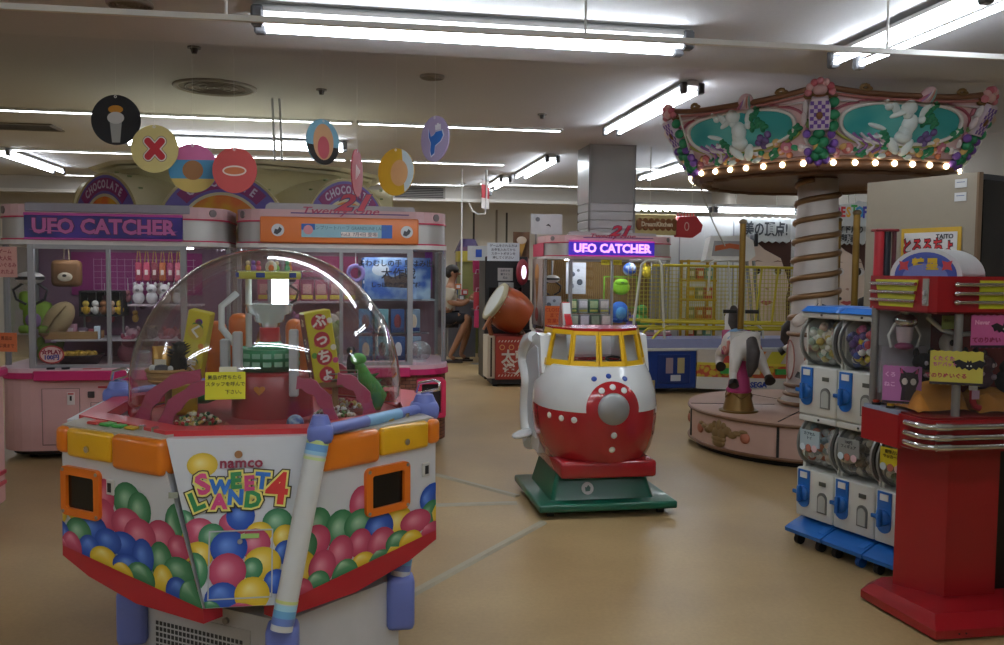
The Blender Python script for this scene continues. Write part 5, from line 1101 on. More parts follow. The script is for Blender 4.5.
# corner ornament, built at the +30 degree edge of the panel
P0 = lambda t, off=0: cpos(1.0, t, off)
co = []
def corner(b, ds, t, rs, rt, h, rot=0):
    p = cpos(1.0, t, .012); a = 30; w = Vector((-math.sin(R(30)), math.cos(R(30)), 0))*ds
    b.at(T(*(p+w)) @ RZ(a) @ RY(30) @ RX(rot)); b.ell((0, 0, 0), (h, rs, rt), 12, 8); b.at(Matrix())
M_c = T(*cpos(1.0, .66, .030)) @ RZ(30) @ RY(30) @ RZ(90) @ FRONT
cb = MB(mat('c8b8c0', .45)).at(M_c).prism([(-.065, -.10), (.065, -.10), (.07, .06), (.05, .12), (-.05, .12), (-.07, .06)], -.03, .014).build('corner_plaque', pan)
for i in range(5):
    for j in range(7):
        if (i+j) % 2 == 0: MB(mat('6a4494', .45)).at(M_c).box(-.060+.024*i, -.036+.024*i, -.088+.027*j, -.061+.027*j, .012, .016).build('check', pan)
b = MB(mat('7a5230', .4, .3)).at(M_c); b.ell((0, .0, .016), (.022, .028, .012)); b.build('plaque_boss', pan)
b = MB(mat('8a5c38', .4, .3)); corner(b, 0, .92, .055, .03, .04); b.build('basket_band', pan)
for k in range(7): b = MB(mat(('c87a80', 'b85a64', 'cfa09a')[k % 3], .45)); corner(b, .075*math.cos(R(30*k)), 1.02+.17*math.sin(R(30*k)), .026, .026, .03); b.build('shell_rose', pan)
b = MB(mat('c8a09a', .45)); corner(b, 0, 1.06, .05, .04, .035); b.build('shell_heart', pan)
for k, (ds, t) in enumerate(((.0, .38), (-.03, .28), (.03, .24), (0, .14), (-.02, .04), (.03, .06), (.09, .66), (.085, .85), (.09, .48))): b = MB(GL); corner(b, ds, t, .040, .034, .036, 30*k); b.build('leaf', pan)
for k, (ds, t) in enumerate(((-.08, .38), (.08, .36), (.10, .22), (.085, .12), (-.07, .10), (-.06, -.02), (0, -.06), (.05, -.03))): b = MB(mat('70489a', .45)); corner(b, ds, t, .028, .030, .03); b.build('grape', pan)
for k, (ds, t) in enumerate(((-.09, .80), (-.10, .62), (-.02, .20))): b = MB(mat(('cfc8c4', 'c8b8b8', 'c8a460')[k], .45)); corner(b, ds, t, .020, .05, .024); b.build('acanthus', pan)
pan.rotation_euler = (0, 0, R(30))
for k in range(1, 6):
    c = copy_tree(pan, ca); c.rotation_euler = (0, 0, R(30+60*k))
# horses
hm = mat('cfc8c0', .4, 0, .08); dk = mat('3a3230', .6, 0, .5, 30)
def horse(rel, zb, label, coat, turn=0):
    ang = math.atan2(rel[1], rel[0]); hd = math.atan2(-math.cos(ang), math.sin(ang))+R(turn)
    t = thing('carousel_horse', label, 'carousel horse', (CX+rel[0], CY+rel[1], .33), hd)
    z = zb-.33
    V = [(-.20, 0, z), (-.06, 0, z-.01), (.10, 0, z), (.20, 0, z+.04), (.26, 0, z+.14), (.30, 0, z+.22), (.38, 0, z+.19), (.45, 0, z+.13),
         (-.22, .075, z-.03), (-.30, .10, z-.11), (-.29, .115, z-.19), (-.34, .12, z-.25), (-.22, -.075, z-.03), (-.27, -.10, z-.12), (-.36, -.115, z-.17), (-.42, -.12, z-.21),
         (.17, .07, z-.04), (.26, .10, z-.10), (.22, .115, z-.17), (.14, .12, z-.18), (.17, -.07, z-.04), (.22, -.10, z-.13), (.31, -.115, z-.17), (.33, -.12, z-.24)]
    Ed = [(0, 1), (1, 2), (2, 3), (3, 4), (4, 5), (5, 6), (6, 7), (0, 8), (8, 9), (9, 10), (10, 11), (0, 12), (12, 13), (13, 14), (14, 15), (2, 16), (16, 17), (17, 18), (18, 19), (2, 20), (20, 21), (21, 22), (22, 23)]
    Rr = [.105, .115, .115, .095, .07, .06, .048, .036]+[.062, .046, .030, .028]*4
    bd = skin(V, Ed, Rr, coat, 'body', t, 2, 1)
    for i in (11, 15, 19, 23):
        p = Vector(V[i]); q = Vector(V[i-1]); d = (p-q).normalized(); MB(mat('17120f', .4)).cyl(p-d*.01, p+d*.035, .032, .040, 14).build('hoof', t)
    MB(dk).tube([(-.30, 0, z+.05), (-.37, 0, z+.06), (-.43, 0, z-.02), (-.44, .01, z-.12), (-.42, .02, z-.20)], [.02, .04, .05, .045, .012], 12).build('tail', t)
    MB(dk).tube([(.27, 0, z+.28), (.22, .0, z+.24), (.17, .01, z+.16), (.14, .01, z+.09)], [.025, .045, .05, .02], 12).build('mane', t)
    for s_ in (-1, 1): MB(coat).cyl((.27, s_*.03, z+.26), (.26, s_*.04, z+.33), .02, .004, 8).build('ear', t); MB(mat('141414', .2)).ell((.36, s_*.042, z+.215), .010, 8, 6).build('eye', t)
    sd = MB(mat('4a80a8', .5)).lathe([(.121, -.09), (.124, .09)], 20, (0, 0, 0), R(25), R(155)); sd.build('saddle', t).matrix_local = T(0, 0, z) @ RY(90) @ RZ(90)
    for s_ in (-1, 1): MB(mat('b06a60', .5)).tube([(-.10, s_*.11, z+.03), (-.16, s_*.12, z-.02), (-.10, s_*.125, z-.06), (-.02, s_*.125, z-.02)], .016, 8).build('trapping', t)
    MB(mat('a8486a', .5)).box(.12, .15, -.115, .115, z-.09, z+.11, .02).build('breast_strap', t)
    pl = MB(mat('8a6a2a', .35, .5, .08)).cyl((0, 0, z+.09), (0, 0, z+.95), .024, n=16).build('pole', t)
    MB(mat('7a6a50', .35, .5)).ell((0, 0, z+.955), (.032, .032, .022)).build('pole_cap', pl)
    for s_ in (-1, 1): MB(mat('15130f', .5)).cyl((0, s_*.035, z+.26), (0, s_*.135, z+.26), .015, n=12).build('hand_grip', t)
    MB(mat('b0326e', .45)).lathe([(.001, z-.085), (.06, z-.11), (.065, z-.15), (.085, .19), (.10, .17), (.09, .15)], 24).build('pink_boot', t)
    MB(mat('8a6a34', .35, .4, .1)).lathe([(.085, .175), (.10, .10), (.125, .0)], 24).build('gold_skirt', t)
    for k in range(4): MB(mat('7a5c2a', .35, .4)).tube([(.10*math.cos(R(90*k+20*i-40)), .10*math.sin(R(90*k+20*i-40)), .15-.04*(1-abs(i-2)/2)) for i in range(5)], .007, 6).build('swag', t)
    MB(mat('7a5c2a', .35, .4)).cyl((0, 0, 0), (0, 0, .012), .15, n=28).build('flange', t)
    return t
P_ = lambda a, r_=.735: (r_*math.cos(R(a)), r_*math.sin(R(a)))
horse(P_(205.5, .765), .85, 'white carousel horse with grey tail on a magenta and gold stand', hm, -28)
horse(P_(272), .90, 'white carousel horse behind the capsule machines', mat('c4b8ae', .4, 0, .08))
horse(P_(344), .82, 'cream carousel horse between the centre pole and the brown panel', mat('b8a890', .4, 0, .08))
horse(P_(56), .93, 'white carousel horse half hidden behind the spiral pole', mat('d0ccc4', .4, 0, .08))
# ------------------------------------------------------------------ capsule vending machines
GO = Vector((1.515, 4.50, 0)); GA = math.atan2(-.90, .435); GW = .252
GM = T(*GO) @ Matrix.Rotation(GA, 4, 'Z')
YS = Vector((-.055*math.cos(GA+PI/2), -.055*math.sin(GA+PI/2), 0))
CW_ = mat('c9cac2', .4, 0, .04); CBL = mat('1f63b0', .35, 0, .05); CLR = glass('f2f4f2', 1.6, .03, .05)
def capsules(parent, cols, seed, card=None):
    rn = random.Random(seed); b = MB(); n = 0
    for k in range(200):
        x = rn.uniform(.04, .215); a = rn.uniform(-4.3, 1.1); q = .103*math.sqrt(rn.random())
        y, z = .215+q*math.cos(a), .385+q*math.sin(a)*.95-.01
        b.m(mat(rn.choice(cols), .3)); b.ell((x, y, z), .021, 8, 6)
    o = b.build('capsule_fill', parent); o['kind'] = 'stuff'; return o
def capsule_machine(ix, z0, top, label, cols, card):
    t = thing('capsule_machine', label, 'capsule machine', GM @ Vector((ix*GW, 0, z0))+YS, GA, 'capsule vending machines'); w = GW-.004
    MB(CW_).box(.002, w, .10, .40, 0, .252, .008).build('body', t)
    MB(CW_).box(.004, .016, .14, .40, .25, .50).build('side_wall', t); MB(CW_).box(w-.014, w-.002, .14, .40, .25, .50).build('side_wall', t)
    MB(mat('b8b9b2', .5)).box(.01, w-.01, .36, .40, .25, .50).build('back_wall', t)
    P = [(.215+.128*math.cos(R(a)), .385+.128*math.sin(R(a))) for a in range(0, 360, 15)]
    dr = MB(CLR).at(Matrix(((0, 0, 1, 0), (1, 0, 0, 0), (0, 1, 0, 0), (0, 0, 0, 1)))).prism(P, .02, w-.02, True, False).build('drum', t)
    for x in (.012, w-.022):
        MB(mat('8a8c88', .35, .2)).at(Matrix(((0, 0, 1, 0), (1, 0, 0, 0), (0, 1, 0, 0), (0, 0, 0, 1)))).ring([(.215+.134*math.cos(R(a)), .385+.134*math.sin(R(a))) for a in range(0, 360, 15)], [(.215+.116*math.cos(R(a)), .385+.116*math.sin(R(a))) for a in range(0, 360, 15)], x, x+.012).build('drum_ring', t)
    MB(mat('3a3c3a', .4)).at(Matrix(((0, 0, 1, 0), (1, 0, 0, 0), (0, 1, 0, 0), (0, 0, 0, 1)))).prism([(.215+.118*math.cos(R(a)), .385+.118*math.sin(R(a))) for a in range(0, 360, 20)], w-.018, w-.013).build('drum_end', t)
    capsules(t, cols, ix*7+int(z0*10))
    if card:
        c = MB(mat(card[0], .5)).at(T(.035, .084, .385)).box(0, .13, -.002, .004, -.01, .075).build('display_card', t)
        for i, s in enumerate(card[1]): txt(s, .019, mat(card[2], .5), T(.10, .0805, .442-.022*i) @ FRONT, c, ext=.0003, bold=.0006)
        for i in range(3): MB(mat(('c8d8e0', 'b06a5a', 'd8b8c0')[i], .5)).at(T(.055+.04*i, .081, .37) @ FRONT).prism(ngon(.018, 14), 0, .002).build('card_picture', c)
    MB(CW_).box(.002, w, .10, .40, .500, .532, .006, 1).build('top_band', t)
    MB(mat('2a2a2a', .5)).at(T(.14, .10, .517) @ FRONT).cyl((0, 0, 0), (0, 0, .004), .006, n=10).build('lock', t)
    bp_ = MB(CBL).at(T(0, .10, 0) @ FRONT).prism([(.018, .245), (.095, .245), (.095, .085)]+[(.0565+.0385*math.cos(R(-a)), .085+.035*math.sin(R(-a))) for a in range(15, 180, 15)]+[(.018, .085)], -.002, .006).build('blue_panel', t)
    MB(mat('dcdcd8', .5)).box(.035, .080, .090, .0945, .205, .235).build('panel_label', bp_)
    h = MB(CBL).at(T(.0565, .094, .125) @ FRONT).lathe([(.038, 0), (.038, .012), (.03, .02), (.001, .022)], 22).cbox((0, 0, .03), (.018, .085, .024), .006).build('turn_handle', t)
    MB(CBL).at(T(.0565, .094, .125) @ FRONT).cbox((-.045, .0, .012), (.03, .02, .014), .004).build('handle_lug', h)
    arch = [(.150, .045), (.212, .045), (.212, .12)]+[(.181+.031*math.cos(R(a)), .12+.031*math.sin(R(a))) for a in range(15, 180, 15)]+[(.150, .12)]
    o = MB(mat('6e706c', .4)).at(T(0, .10, 0) @ FRONT).prism(arch, -.002, .005).build('outlet_frame', t)
    MB(mat('a9aca6', .3)).at(T(0, .10, 0) @ FRONT).prism([(.181+(x-.181)*.74, .08+(y-.08)*.8) for x, y in arch], 0, .0075).build('outlet_flap', o)
    MB(mat('55574f', .5)).box(.16, .20, .094, .10, .185, .205).build('price_plate', t)
    if top:
        MB(CBL).prism(rr(.0, GW-.002, .085, .41, .02, 3), .533, .56, top=rr(.012, GW-.014, .12, .40, .02, 3)).build('lid', t)
    return t
C1 = ('d8c8b0', 'c8a090', 'b8c0a0', 'd8d8d0', 'c0a850', '9ab0a0'); C2 = ('c83a4a', '3a5ab0', 'd8c030', 'e0e0e0', '5a3a80', 'c84a80', '2a2a60'); C3 = ('9a9a90', '5a5a58', 'b8b0a0', '787468')
Z1_, Z2_ = .145, .68
capsule_machine(0, Z2_, True, 'upper capsule machine at the carousel end, pale capsules inside', C1, None)
capsule_machine(1, Z2_, True, 'upper middle capsule machine full of colourful capsules', C2, None)
capsule_machine(2, Z2_, True, 'upper capsule machine beside the red prize machine', C1, None)
capsule_machine(0, Z1_, False, 'lower capsule machine at the carousel end, grey capsules inside', ('a8b0b4', 'c8b8a8', '8aa0a8', 'b86a50', 'd0d0d0'), ('a8bcc4', ['カプセル', 'トイ'], '3a4a5a'))
capsule_machine(1, Z1_, False, 'lower middle capsule machine with a checked picture card', C3, ('8a8c88', ['100円', 'フィギュア'], '3a3a3a'))
capsule_machine(2, Z1_, False, 'lower capsule machine with a yellow card beside the red pillar', ('7a8a60', '9a9a80', 'c8c8b8', '5a6a50'), ('c8b81e', ['動物占い', 'サッカー団'], '6a5a10'))
for i in range(3):
    t = thing('machine_stand', 'blue sloped stand under the '+('capsule pair at the carousel end', 'middle capsule pair', 'capsule pair beside the red pillar')[i], 'stand', GM @ Vector((i*GW, 0, 0)), GA)
    w = GW-.006
    b = MB(CBL).at(Matrix(((0, 0, 1, 0), (1, 0, 0, 0), (0, 1, 0, 0), (0, 0, 0, 1)))).prism([(-.025, .065), (-.03, .085), (.0, .10), (.11, .143), (.40, .143), (.40, .065)], .003, w).build('tray', t)
    for x in (.03, .09, .15, .21): MB(mat('2a70bc', .35)).at(T(x, 0, 0)).box(.0, .022, .0, .002, 0, 0.002).build('rib', t) if False else None
    MB(mat('2a6cba', .35)).at(Matrix(((0, 0, 1, 0), (1, 0, 0, 0), (0, 1, 0, 0), (0, 0, 0, 1)))).prism([(.0, .101), (.095, .138), (.095, .142), (.0, .105)], .20, w-.012).build('ridge', t)
    for x in (.05, w-.05):
        for y in (.03, .35):
            MB(mat('1d1d20' if (i, x > .1) != (1, True) else '1f5aa8', .5)).cyl((x-.012, y, .028), (x+.012, y, .028), .028, n=14).cbox((x, y, .055), (.03, .04, .03)).build('caster', t)

# ------------------------------------------------------------------ red prize machine
RD = mat('97171d', .3, 0, .05, 6, coat=.25); RDD = mat('6a1014', .4, 0, .05)
rm = thing('red_prize_machine', 'tall red prize machine with chrome rails and white arched top sign', 'arcade machine', (1.668, 3.25, 0), TH)
bpz = [(0, 0), (1.05, 0), (1.05, .52), (.05, .52), (-.03, .45)]
MB(RD).prism(bpz, .012, .045).build('base_plate', rm)
MB(RD).prism(bpz, .045, .075, top=[(.06, .09), (1.0, .09), (1.0, .50), (.10, .50), (.02, .44)]).build('base_slope', rm)
for x, y in ((.1, .1), (.9, .1), (.1, .5), (.9, .5)): MB(mat('1a1a1a', .6)).cyl((x, y, 0), (x, y, .014), .03, n=12).build('levelling_foot', rm)
for x in (.10, .13): MB(mat('2a0a0a', .6)).at(T(x, -.001, .03) @ FRONT).cyl((0, 0, 0), (0, 0, .002), .004, n=8).build('bolt', rm)
col_ = [(.10, .42), (.215, .245), (.45, .245), (.45, .50), (.20, .50)]
MB(RD).prism(col_, .07, .70).build('pillar_cabinet', rm)
MB(mat('0c0c0d', .3)).box(.45, .80, .30, .50, .07, .70).build('dark_recess', rm)
MB(RD).box(.80, 1.03, .235, .50, .07, .70).build('side_cabinet', rm)
led = [(-.005, .49), (-.005, .13), (.03, .085), (1.02, .085), (1.02, .50), (-.005, .50)]
inn = [(.10, .42), (.17, .235), (1.0, .235), (1.0, .50), (.03, .50), (.03, .44)]
MB(RD).prism([(.03, .42), (.215, .2), (1.0, .2), (1.0, .50), (.03, .50)], .69, .715, top=led[:5]+[(.0, .50)][:0]).build('ledge_under', rm)
MB(RD).prism(led, .715, .842).build('ledge', rm)
MB(RDD).prism([(x*.985+.008, y*.97+.012) for x, y in led], .842, .850).build('ledge_top', rm)
for z in (.817, .776, .738):
    MB(CHROME()).tube([(-.014, .21, z), (-.016, .14, z), (-.006, .10, z), (.03, .072, z), (.08, .070, z), (1.0, .070, z)], .012, 10).build('chrome_rail', rm)
    MB(mat('e0e0e0', .2, .9)).cyl((.025, .072, z), (.085, .070, z), .0145, n=12).build('rail_sleeve', rm)
cb = MB(RD).prism([(-.022, .50), (-.012, .26), (.02, .25), (.02, .50)], .70, .835).build('control_box', rm)
MB(mat('8a94a8', .4)).prism([(-.020, .49), (-.010, .27), (.030, .26), (.030, .49)], .835, .852).build('control_plate', cb)
for y, c in ((.34, 'c89a2a'), (.44, 'b8402a')):
    MB(mat('17171a', .4)).cyl((.006, y, .852), (.006, y, .862), .019, n=18).build('button_collar', cb); MB(mat(c, .35)).cyl((.006, y, .862), (.006, y, .872), .014, n=16).build('button', cb)
# glass case
for x, y in ((.145, .13), (.015, .48), (.98, .13)): MB(mat('8a8886', .35, .6)).cyl((x, y, .85), (x, y, 1.27), .016, n=16).build('case_post', rm)
gz = glass('eceeee', .9, .02, .02)
g = MB(gz); g.add([(.012, .48, .85), (.012, .30, .85), (.145, .125, .85), (.99, .125, .85), (.012, .48, 1.265), (.012, .30, 1.265), (.145, .125, 1.265), (.99, .125, 1.265)], [(0, 1, 5, 4), (1, 2, 6, 5), (2, 3, 7, 6)]); g.build('case_glass', rm, recalc=False)
MB(mat('7a1a20', .5)).box(.28, 1.0, .48, .49, .85, 1.27).build('case_back', rm)
MB(mat('b8b8b6', .5)).box(.02, .28, .48, .49, .85, 1.27).build('case_back', rm)
# header band
hd = [(0, .49), (0, .12), (.02, .092), (1.03, .092), (1.03, .50), (0, .50)]
MB(RD).prism(hd, 1.262, 1.40).build('header', rm)
MB(RDD).prism([(x*.98+.008, y*.96+.014) for x, y in hd], 1.255, 1.262).build('header_under', rm)
YL = mat('c3c22c', .4)
MB(YL).at(Matrix(((0, 0, -1, 0), (-1, 0, 0, 0), (0, 1, 0, 0), (0, 0, 0, 1)))).prism([(-.46, 1.385), (-.18, 1.385), (-.21, 1.275), (-.43, 1.275)], -.004, .004).build('yellow_panel', rm)
MB(YL).box(.20, .95, .087, .094, 1.275, 1.385).build('yellow_panel', rm)
for z in (1.30, 1.334, 1.368):
    MB(CHROME()).cyl((-.012, .18, z), (-.012, .48, z), .0075, n=10).build('header_rail', rm)
    q = MB(CHROME()).cyl((.10, .078, z), (.98, .078, z), .0075, n=10).ell((.095, .078, z), (.014, .010, .010)).build('header_rail', rm)
MB(mat('8e8f86', .4)).box(-.007, .0, .115, .145, 1.285, 1.39).build('latch_plate', rm); 
for z in (1.30, 1.335): MB(mat('c8c8c8', .3, .8)).cyl((-.012, .13, z), (-.007, .13, z), .009, n=12).build('latch', rm)
# arched sign
Ma = T(.085, .26, 1.40) @ RZ(-58) @ FRONT
half = [(.142*math.cos(t), .112*math.sin(t)) for t in [PI*i/24 for i in range(25)]]
ar = MB(mat('d6d8da', .35)).at(Ma).prism(half, -.24, .0, True).build('arch_sign', rm)
MB(mat('4a5cae', .4)).at(Ma).prism([(x*.86, y*.86) for x, y in half], 0, .003).build('arch_face', ar)
MB(mat('7a88c8', .4)).at(Ma).prism([(x*.62, y*.45) for x, y in half], .003, .0045).build('arch_panel', ar)
for i, ch in enumerate('彗星'): txt(ch, .05, mat('d8b830', .4), Ma @ T(-.028+.056*i, .045, .0055), ar, ext=.0005, bold=.002)
for x in (-.085, .085): 
    MB(mat('c84a50', .4)).at(Ma @ T(x, .042, .003)).prism([(.028*math.cos(i*PI/4)*(1 if i % 2 else .5), .028*math.sin(i*PI/4)*(1 if i % 2 else .5)) for i in range(8)], 0, .002).build('burst_print', ar)
# things in the case
rmW = T(1.668, 3.25, 0) @ Matrix.Rotation(TH, 4, 'Z')
inR = lambda x, y, z: rmW @ Vector((x, y, z))
cl = MB(CHROME()).ell((0, 0, .02), (.05, .05, .035), 18, 8).build('claw', rm); cl.location = (.10, .40, 1.19)
MB(mat('d8d8d4', .4)).cyl((0, 0, .04), (0, 0, .08), .016, n=12).build('claw_rod', cl); MB(mat('d8c8d0', .5)).loft([[(x, y, z) for x, y in ngon(q, 14)] for z, q in ((0, .036), (-.06, .03), (-.10, .008))]).build('claw_body', cl)
MB(mat('9a4a70', .5)).ell((-.01, -.012, -.085), (.04, .03, .016)).build('claw_pad', cl)
for s_ in (-1, 1): MB(mat('e0e0dc', .4)).tube([(s_*.045, 0, .01), (s_*.075, 0, -.04), (s_*.06, 0, -.09)], .006, 8).build('claw_arm', cl)
pt = MB(mat('d8dad6', .4)).tube([(.16, .34, 1.23), (.20, .30, 1.18), (.26, .28, 1.16), (.34, .26, 1.17)], .010, 8).build('pusher_arm', rm); tg = MB(mat('b8c86a', .5)).box(.17, .235, .26, .263, 1.185, 1.24).build('arm_tag', pt)
txt('クレーン', .013, mat('3a4a1a', .5), T(.2025, .2585, 1.22) @ FRONT, tg, ext=.0003)
MB(mat('b8b4bc', .5)).box(.03, .24, .45, .47, .90, 1.10).build('prize_chute', rm)
def clothpatch(x0, x1, y0, y1, z, amp, seed, label, name='orange_cloth', col='b9792a'):
    n = 26; rn = random.Random(seed); ph = [(rn.uniform(6, 26), rn.uniform(6, 26), rn.uniform(0, 6)) for _ in range(6)]; vs = []
    for j in range(n+1):
        for i in range(n+1):
            x = x0+(x1-x0)*i/n; y = y0+(y1-y0)*j/n; h = .35+.65*sum(math.sin(a*x+b_2*y+p)**2 for a, b_2, p in ph)/6
            ed = min(1, 9*min(i, n-i)/n+.1)*min(1, 9*min(j, n-j)/n+.1); vs.append((x, y, z+amp*h*ed))
    b = MB(mat(col, .75, 0, .12, 25)); b.add(vs, [(j*(n+1)+i, j*(n+1)+i+1, (j+1)*(n+1)+i+1, (j+1)*(n+1)+i) for j in range(n) for i in range(n)], True)
    o = b.build(name, None, recalc=False); o.matrix_world = rmW; o.location = rmW.translation; return tag(o, label, 'cloth')
clothpatch(.035, .27, .20, .47, .853, .13, 3, 'crumpled orange cloth lining the corner of the red machine'); clothpatch(.28, .70, .16, .40, .853, .09, 5, 'orange cloth lining the middle of the red machine')
def handcard(x, y, z, w, h, col, label, lines, ink, ang, art):
    t = thing('paper_card', label, 'card', inR(x, y, z), TH+R(ang))
    n = 14; P = [(-w/2+w*i/n, -h/2-(.004 if i % 2 else 0)) for i in range(n+1)]+[(w/2-w*i/n, h/2+(.004 if i % 2 else 0)) for i in range(n+1)]
    MB(mat(col, .7)).at(FRONT).prism(P, 0, .002).build('sheet', t); MB(mat('2a1c26', .6)).at(FRONT).box(-w/2, w/2, -h/2-.002, -h/2+.008, .002, .003).build('dark_edge', t)
    for s, lx, lz, sz, ik in lines: txt(s, sz, mat(ik, .6), T(lx, -.0033, lz) @ FRONT, t, ext=.0003, bold=.0008)
    if art == 'bat':
        q = h*.5; bat = [(0, .28), (.10, .40), (.14, .24), (.30, .30), (.55, .42), (.95, .25), (.78, .10), (.70, -.12), (.52, -.02), (.38, -.20), (.22, -.10), (0, -.24)]
        poly = [(x_*q, y_*q) for x_, y_ in bat]+[(-x_*q, y_*q) for x_, y_ in reversed(bat[1:-1])]
        o = MB(mat('17141a', .6)).at(T(w*.24, -.002, h*.06) @ FRONT).prism(poly, 0, .0015).build('bat_print', t)
        for s_ in (-1, 1): MB(mat('d8d8c8', .6)).at(T(w*.24+s_*.006, -.0036, h*.08) @ FRONT).prism(ngon(.0032, 10), 0, .0006).build('eye_print', o)
    if art == 'cat':
        o = MB(mat('2a1c24', .6)).at(T(w*.18, -.002, -h*.02) @ FRONT).prism([(-.03, -.06), (.03, -.06), (.026, -.01), (.036, .02), (.032, .045), (.036, .075), (.012, .055), (-.012, .055), (-.036, .075), (-.032, .045), (-.036, .02), (-.026, -.01)], 0, .0015).build('cat_print', t)
        for s_ in (-1, 1):
            MB(mat('c8c0b8', .6)).at(T(w*.18+s_*.016, -.0036, h*.10) @ FRONT).prism(ngon(.011, 16, ry=.014), 0, .0006).build('eye_print', o); MB(mat('b03a68', .6)).at(T(w*.18+s_*.027, -.0036, h*.40) @ FRONT).prism([(-.006, -.012), (.006, -.012), (s_*.004, .012)], 0, .0006).build('ear_print', o)
    return t
handcard(.125, .108, 1.043, .185, .128, 'c2b64c', 'yellow bat card fixed on the front glass of the red machine', [('くたくた', -.045, .035, .02, 'b85a8a'), ('ちびバット', -.04, .012, .017, 'b85a8a'), ('てのりぬいぐる', -.035, -.032, .021, 'a03048')], 'a03048', -32, 'bat')
handcard(.02, .29, .955, .145, .15, 'b06ca4', 'purple cat card low on the side glass of the red machine', [('くろ', -.045, .04, .022, 'e0b0d8'), ('ねこ', -.045, .0, .022, 'e0b0d8')], 'e0b0d8', -38, 'cat')
handcard(.29, .118, 1.185, .19, .125, 'c05c92', 'pink bat card at the top of the front glass of the red machine', [('Never', -.05, .035, .024, 'e8a8c8'), ('てのりぬい', -.03, -.035, .024, '8a1c48')], 'e8a8c8', -4, 'bat')
for i, (x, y, z, c, lb) in enumerate(((.16, .36, .94, '1c181c', 'black hooded plush slumped on the orange cloth'), (.33, .30, .95, '2a2028', 'black plush with white ribbon beside the case post'), (.42, .34, .93, '5a3a4a', 'mauve plush among the black ones in the red case'), (.50, .28, .92, '1a161a', 'black plush farthest along the red case'))):
    t = thing('black_plush', lb, 'plush toy', inR(x, y, z), TH+R(20*i)); MB(mat(c, .8, 0, .1)).ell((0, 0, .045), (.055, .05, .05)).build('body', t); MB(mat(c, .8, 0, .1)).ell((0, -.01, .10), (.048, .044, .04)).build('head', t)
    for s_ in (-1, 1): MB(mat(c, .8)).ell((s_*.035, -.005, .138), (.014, .010, .022)).build('ear', t); MB(mat('c8b8c0', .7)).ell((s_*.018, -.05, .10), (.008, .006, .010)).build('eye', t)
    MB(mat('b8a0a8', .7)).ell((0, -.05, .05), (.03, .012, .012)).build('ribbon', t)
t = thing('skull_plush', 'pale skull shaped plush behind the yellow bat card', 'plush toy', inR(.27, .34, 1.07), TH); MB(mat('c0b4a8', .8)).ell((0, 0, .05), (.045, .04, .05)).build('skull', t); MB(mat('c0b4a8', .8)).box(-.022, .022, -.03, .02, -.01, .02, .008).build('jaw', t)
for s_ in (-1, 1): MB(mat('2a2222', .8)).ell((s_*.018, -.037, .055), (.011, .008, .013)).build('eye_socket', t)
t = thing('red_sock_charm', 'small red and white sock charm hanging near the case post', 'charm', inR(.26, .18, .86), TH); MB(mat('b0202c', .6)).tube([(0, 0, .09), (0, 0, .04), (.008, -.002, .02), (.03, -.004, .012)], .013, 10).build('sock', t); MB(mat('d8d4cc', .7)).cyl((0, 0, .085), (0, 0, .105), .016, n=12).build('cuff', t); MB(mat('d0a8c0', .6)).box(-.016, .016, -.017, -.014, .05, .085).build('tag', t)

# ------------------------------------------------------------------ brown sided cabinet behind
bc = thing('brown_cabinet', 'tall brown sided cabinet with black front behind the red machine', 'arcade machine', (2.433, 4.5, 0), math.atan2(.56, -.317))
# local x runs along the brown side away from the camera, local y runs to the left of that (outwards is -y... the cabinet lies at y<0)
BRN = mat('8d8372', .7, 0, .05, 20, .15, bscale=300)
MB(BRN).box(0, .66, -.03, 0, .02, 1.935).build('side_panel', bc); MB(mat('6a5238', .6)).box(-.012, .0, -.03, .004, .02, 1.935).build('edge_strip', bc)
MB(mat('141416', .35)).box(0, .64, -.80, -.03, .02, 1.93).build('black_body', bc); MB(mat('0c0c0e', .2)).box(-.006, .004, -.78, -.05, .5, 1.90).build('black_front', bc)
for z in (1.885, 1.815): s_ = MB(mat('c8c8c6', .5)).box(.055, .12, .0, .004, z-.022, z+.022).build('white_sticker', bc); MB(mat('5a6a8a', .5)).box(.065, .11, .004, .005, z+.004, z+.008).build('sticker_line', s_)
po = thing('game_poster', 'yellow bordered poster with red lettering on the brown cabinet side', 'poster', bc.matrix_basis @ Vector((.66-.643*.62, .0, 1.54)) if False else Vector((2.433, 4.5, 0)), 0)
bcM = T(2.433, 4.5, 0) @ Matrix.Rotation(math.atan2(.56, -.317), 4, 'Z')
po.location = bcM @ Vector((.245, .008, 1.53)); po.rotation_euler.z = math.atan2(.56, -.317)+PI
PF = FRONT
MB(mat('c19a2a', .6)).box(-.175, .175, -.003, .003, -.14, .13).build('border', po); MB(mat('d0cfca', .6)).box(-.155, .155, -.005, -.003, -.14, .105).build('sheet', po)
txt('TAITO', .034, mat('2a2a2a', .5), T(.085, -.0062, .080) @ PF, po, ext=.0004, bold=.001)
txt('とるるちょ', .10, mat('1a1a1a', .5), T(-.012, -.0062, .022) @ PF, po, ext=.0004, bold=.007, sx=.62); txt('とるるちょ', .10, mat('c02a30', .5), T(-.012, -.0074, .022) @ PF, po, ext=.0004, bold=.002, sx=.62)
tb = thing('tube_rack', 'red and dark striped tube rack standing at the brown cabinet corner', 'rack', (2.09, 4.78, 0), 0)
MB(mat('b02830', .35)).cyl((-.03, 0, 0), (-.03, 0, 1.645), .026, n=16).build('red_tube', tb); MB(mat('262a32', .3)).cyl((.018, .02, 0), (.018, .02, 1.645), .024, n=16).build('dark_tube', tb); MB(mat('5a2028', .35)).cyl((.052, .0, 0), (.052, .0, 1.645), .012, n=12).build('maroon_tube', tb)
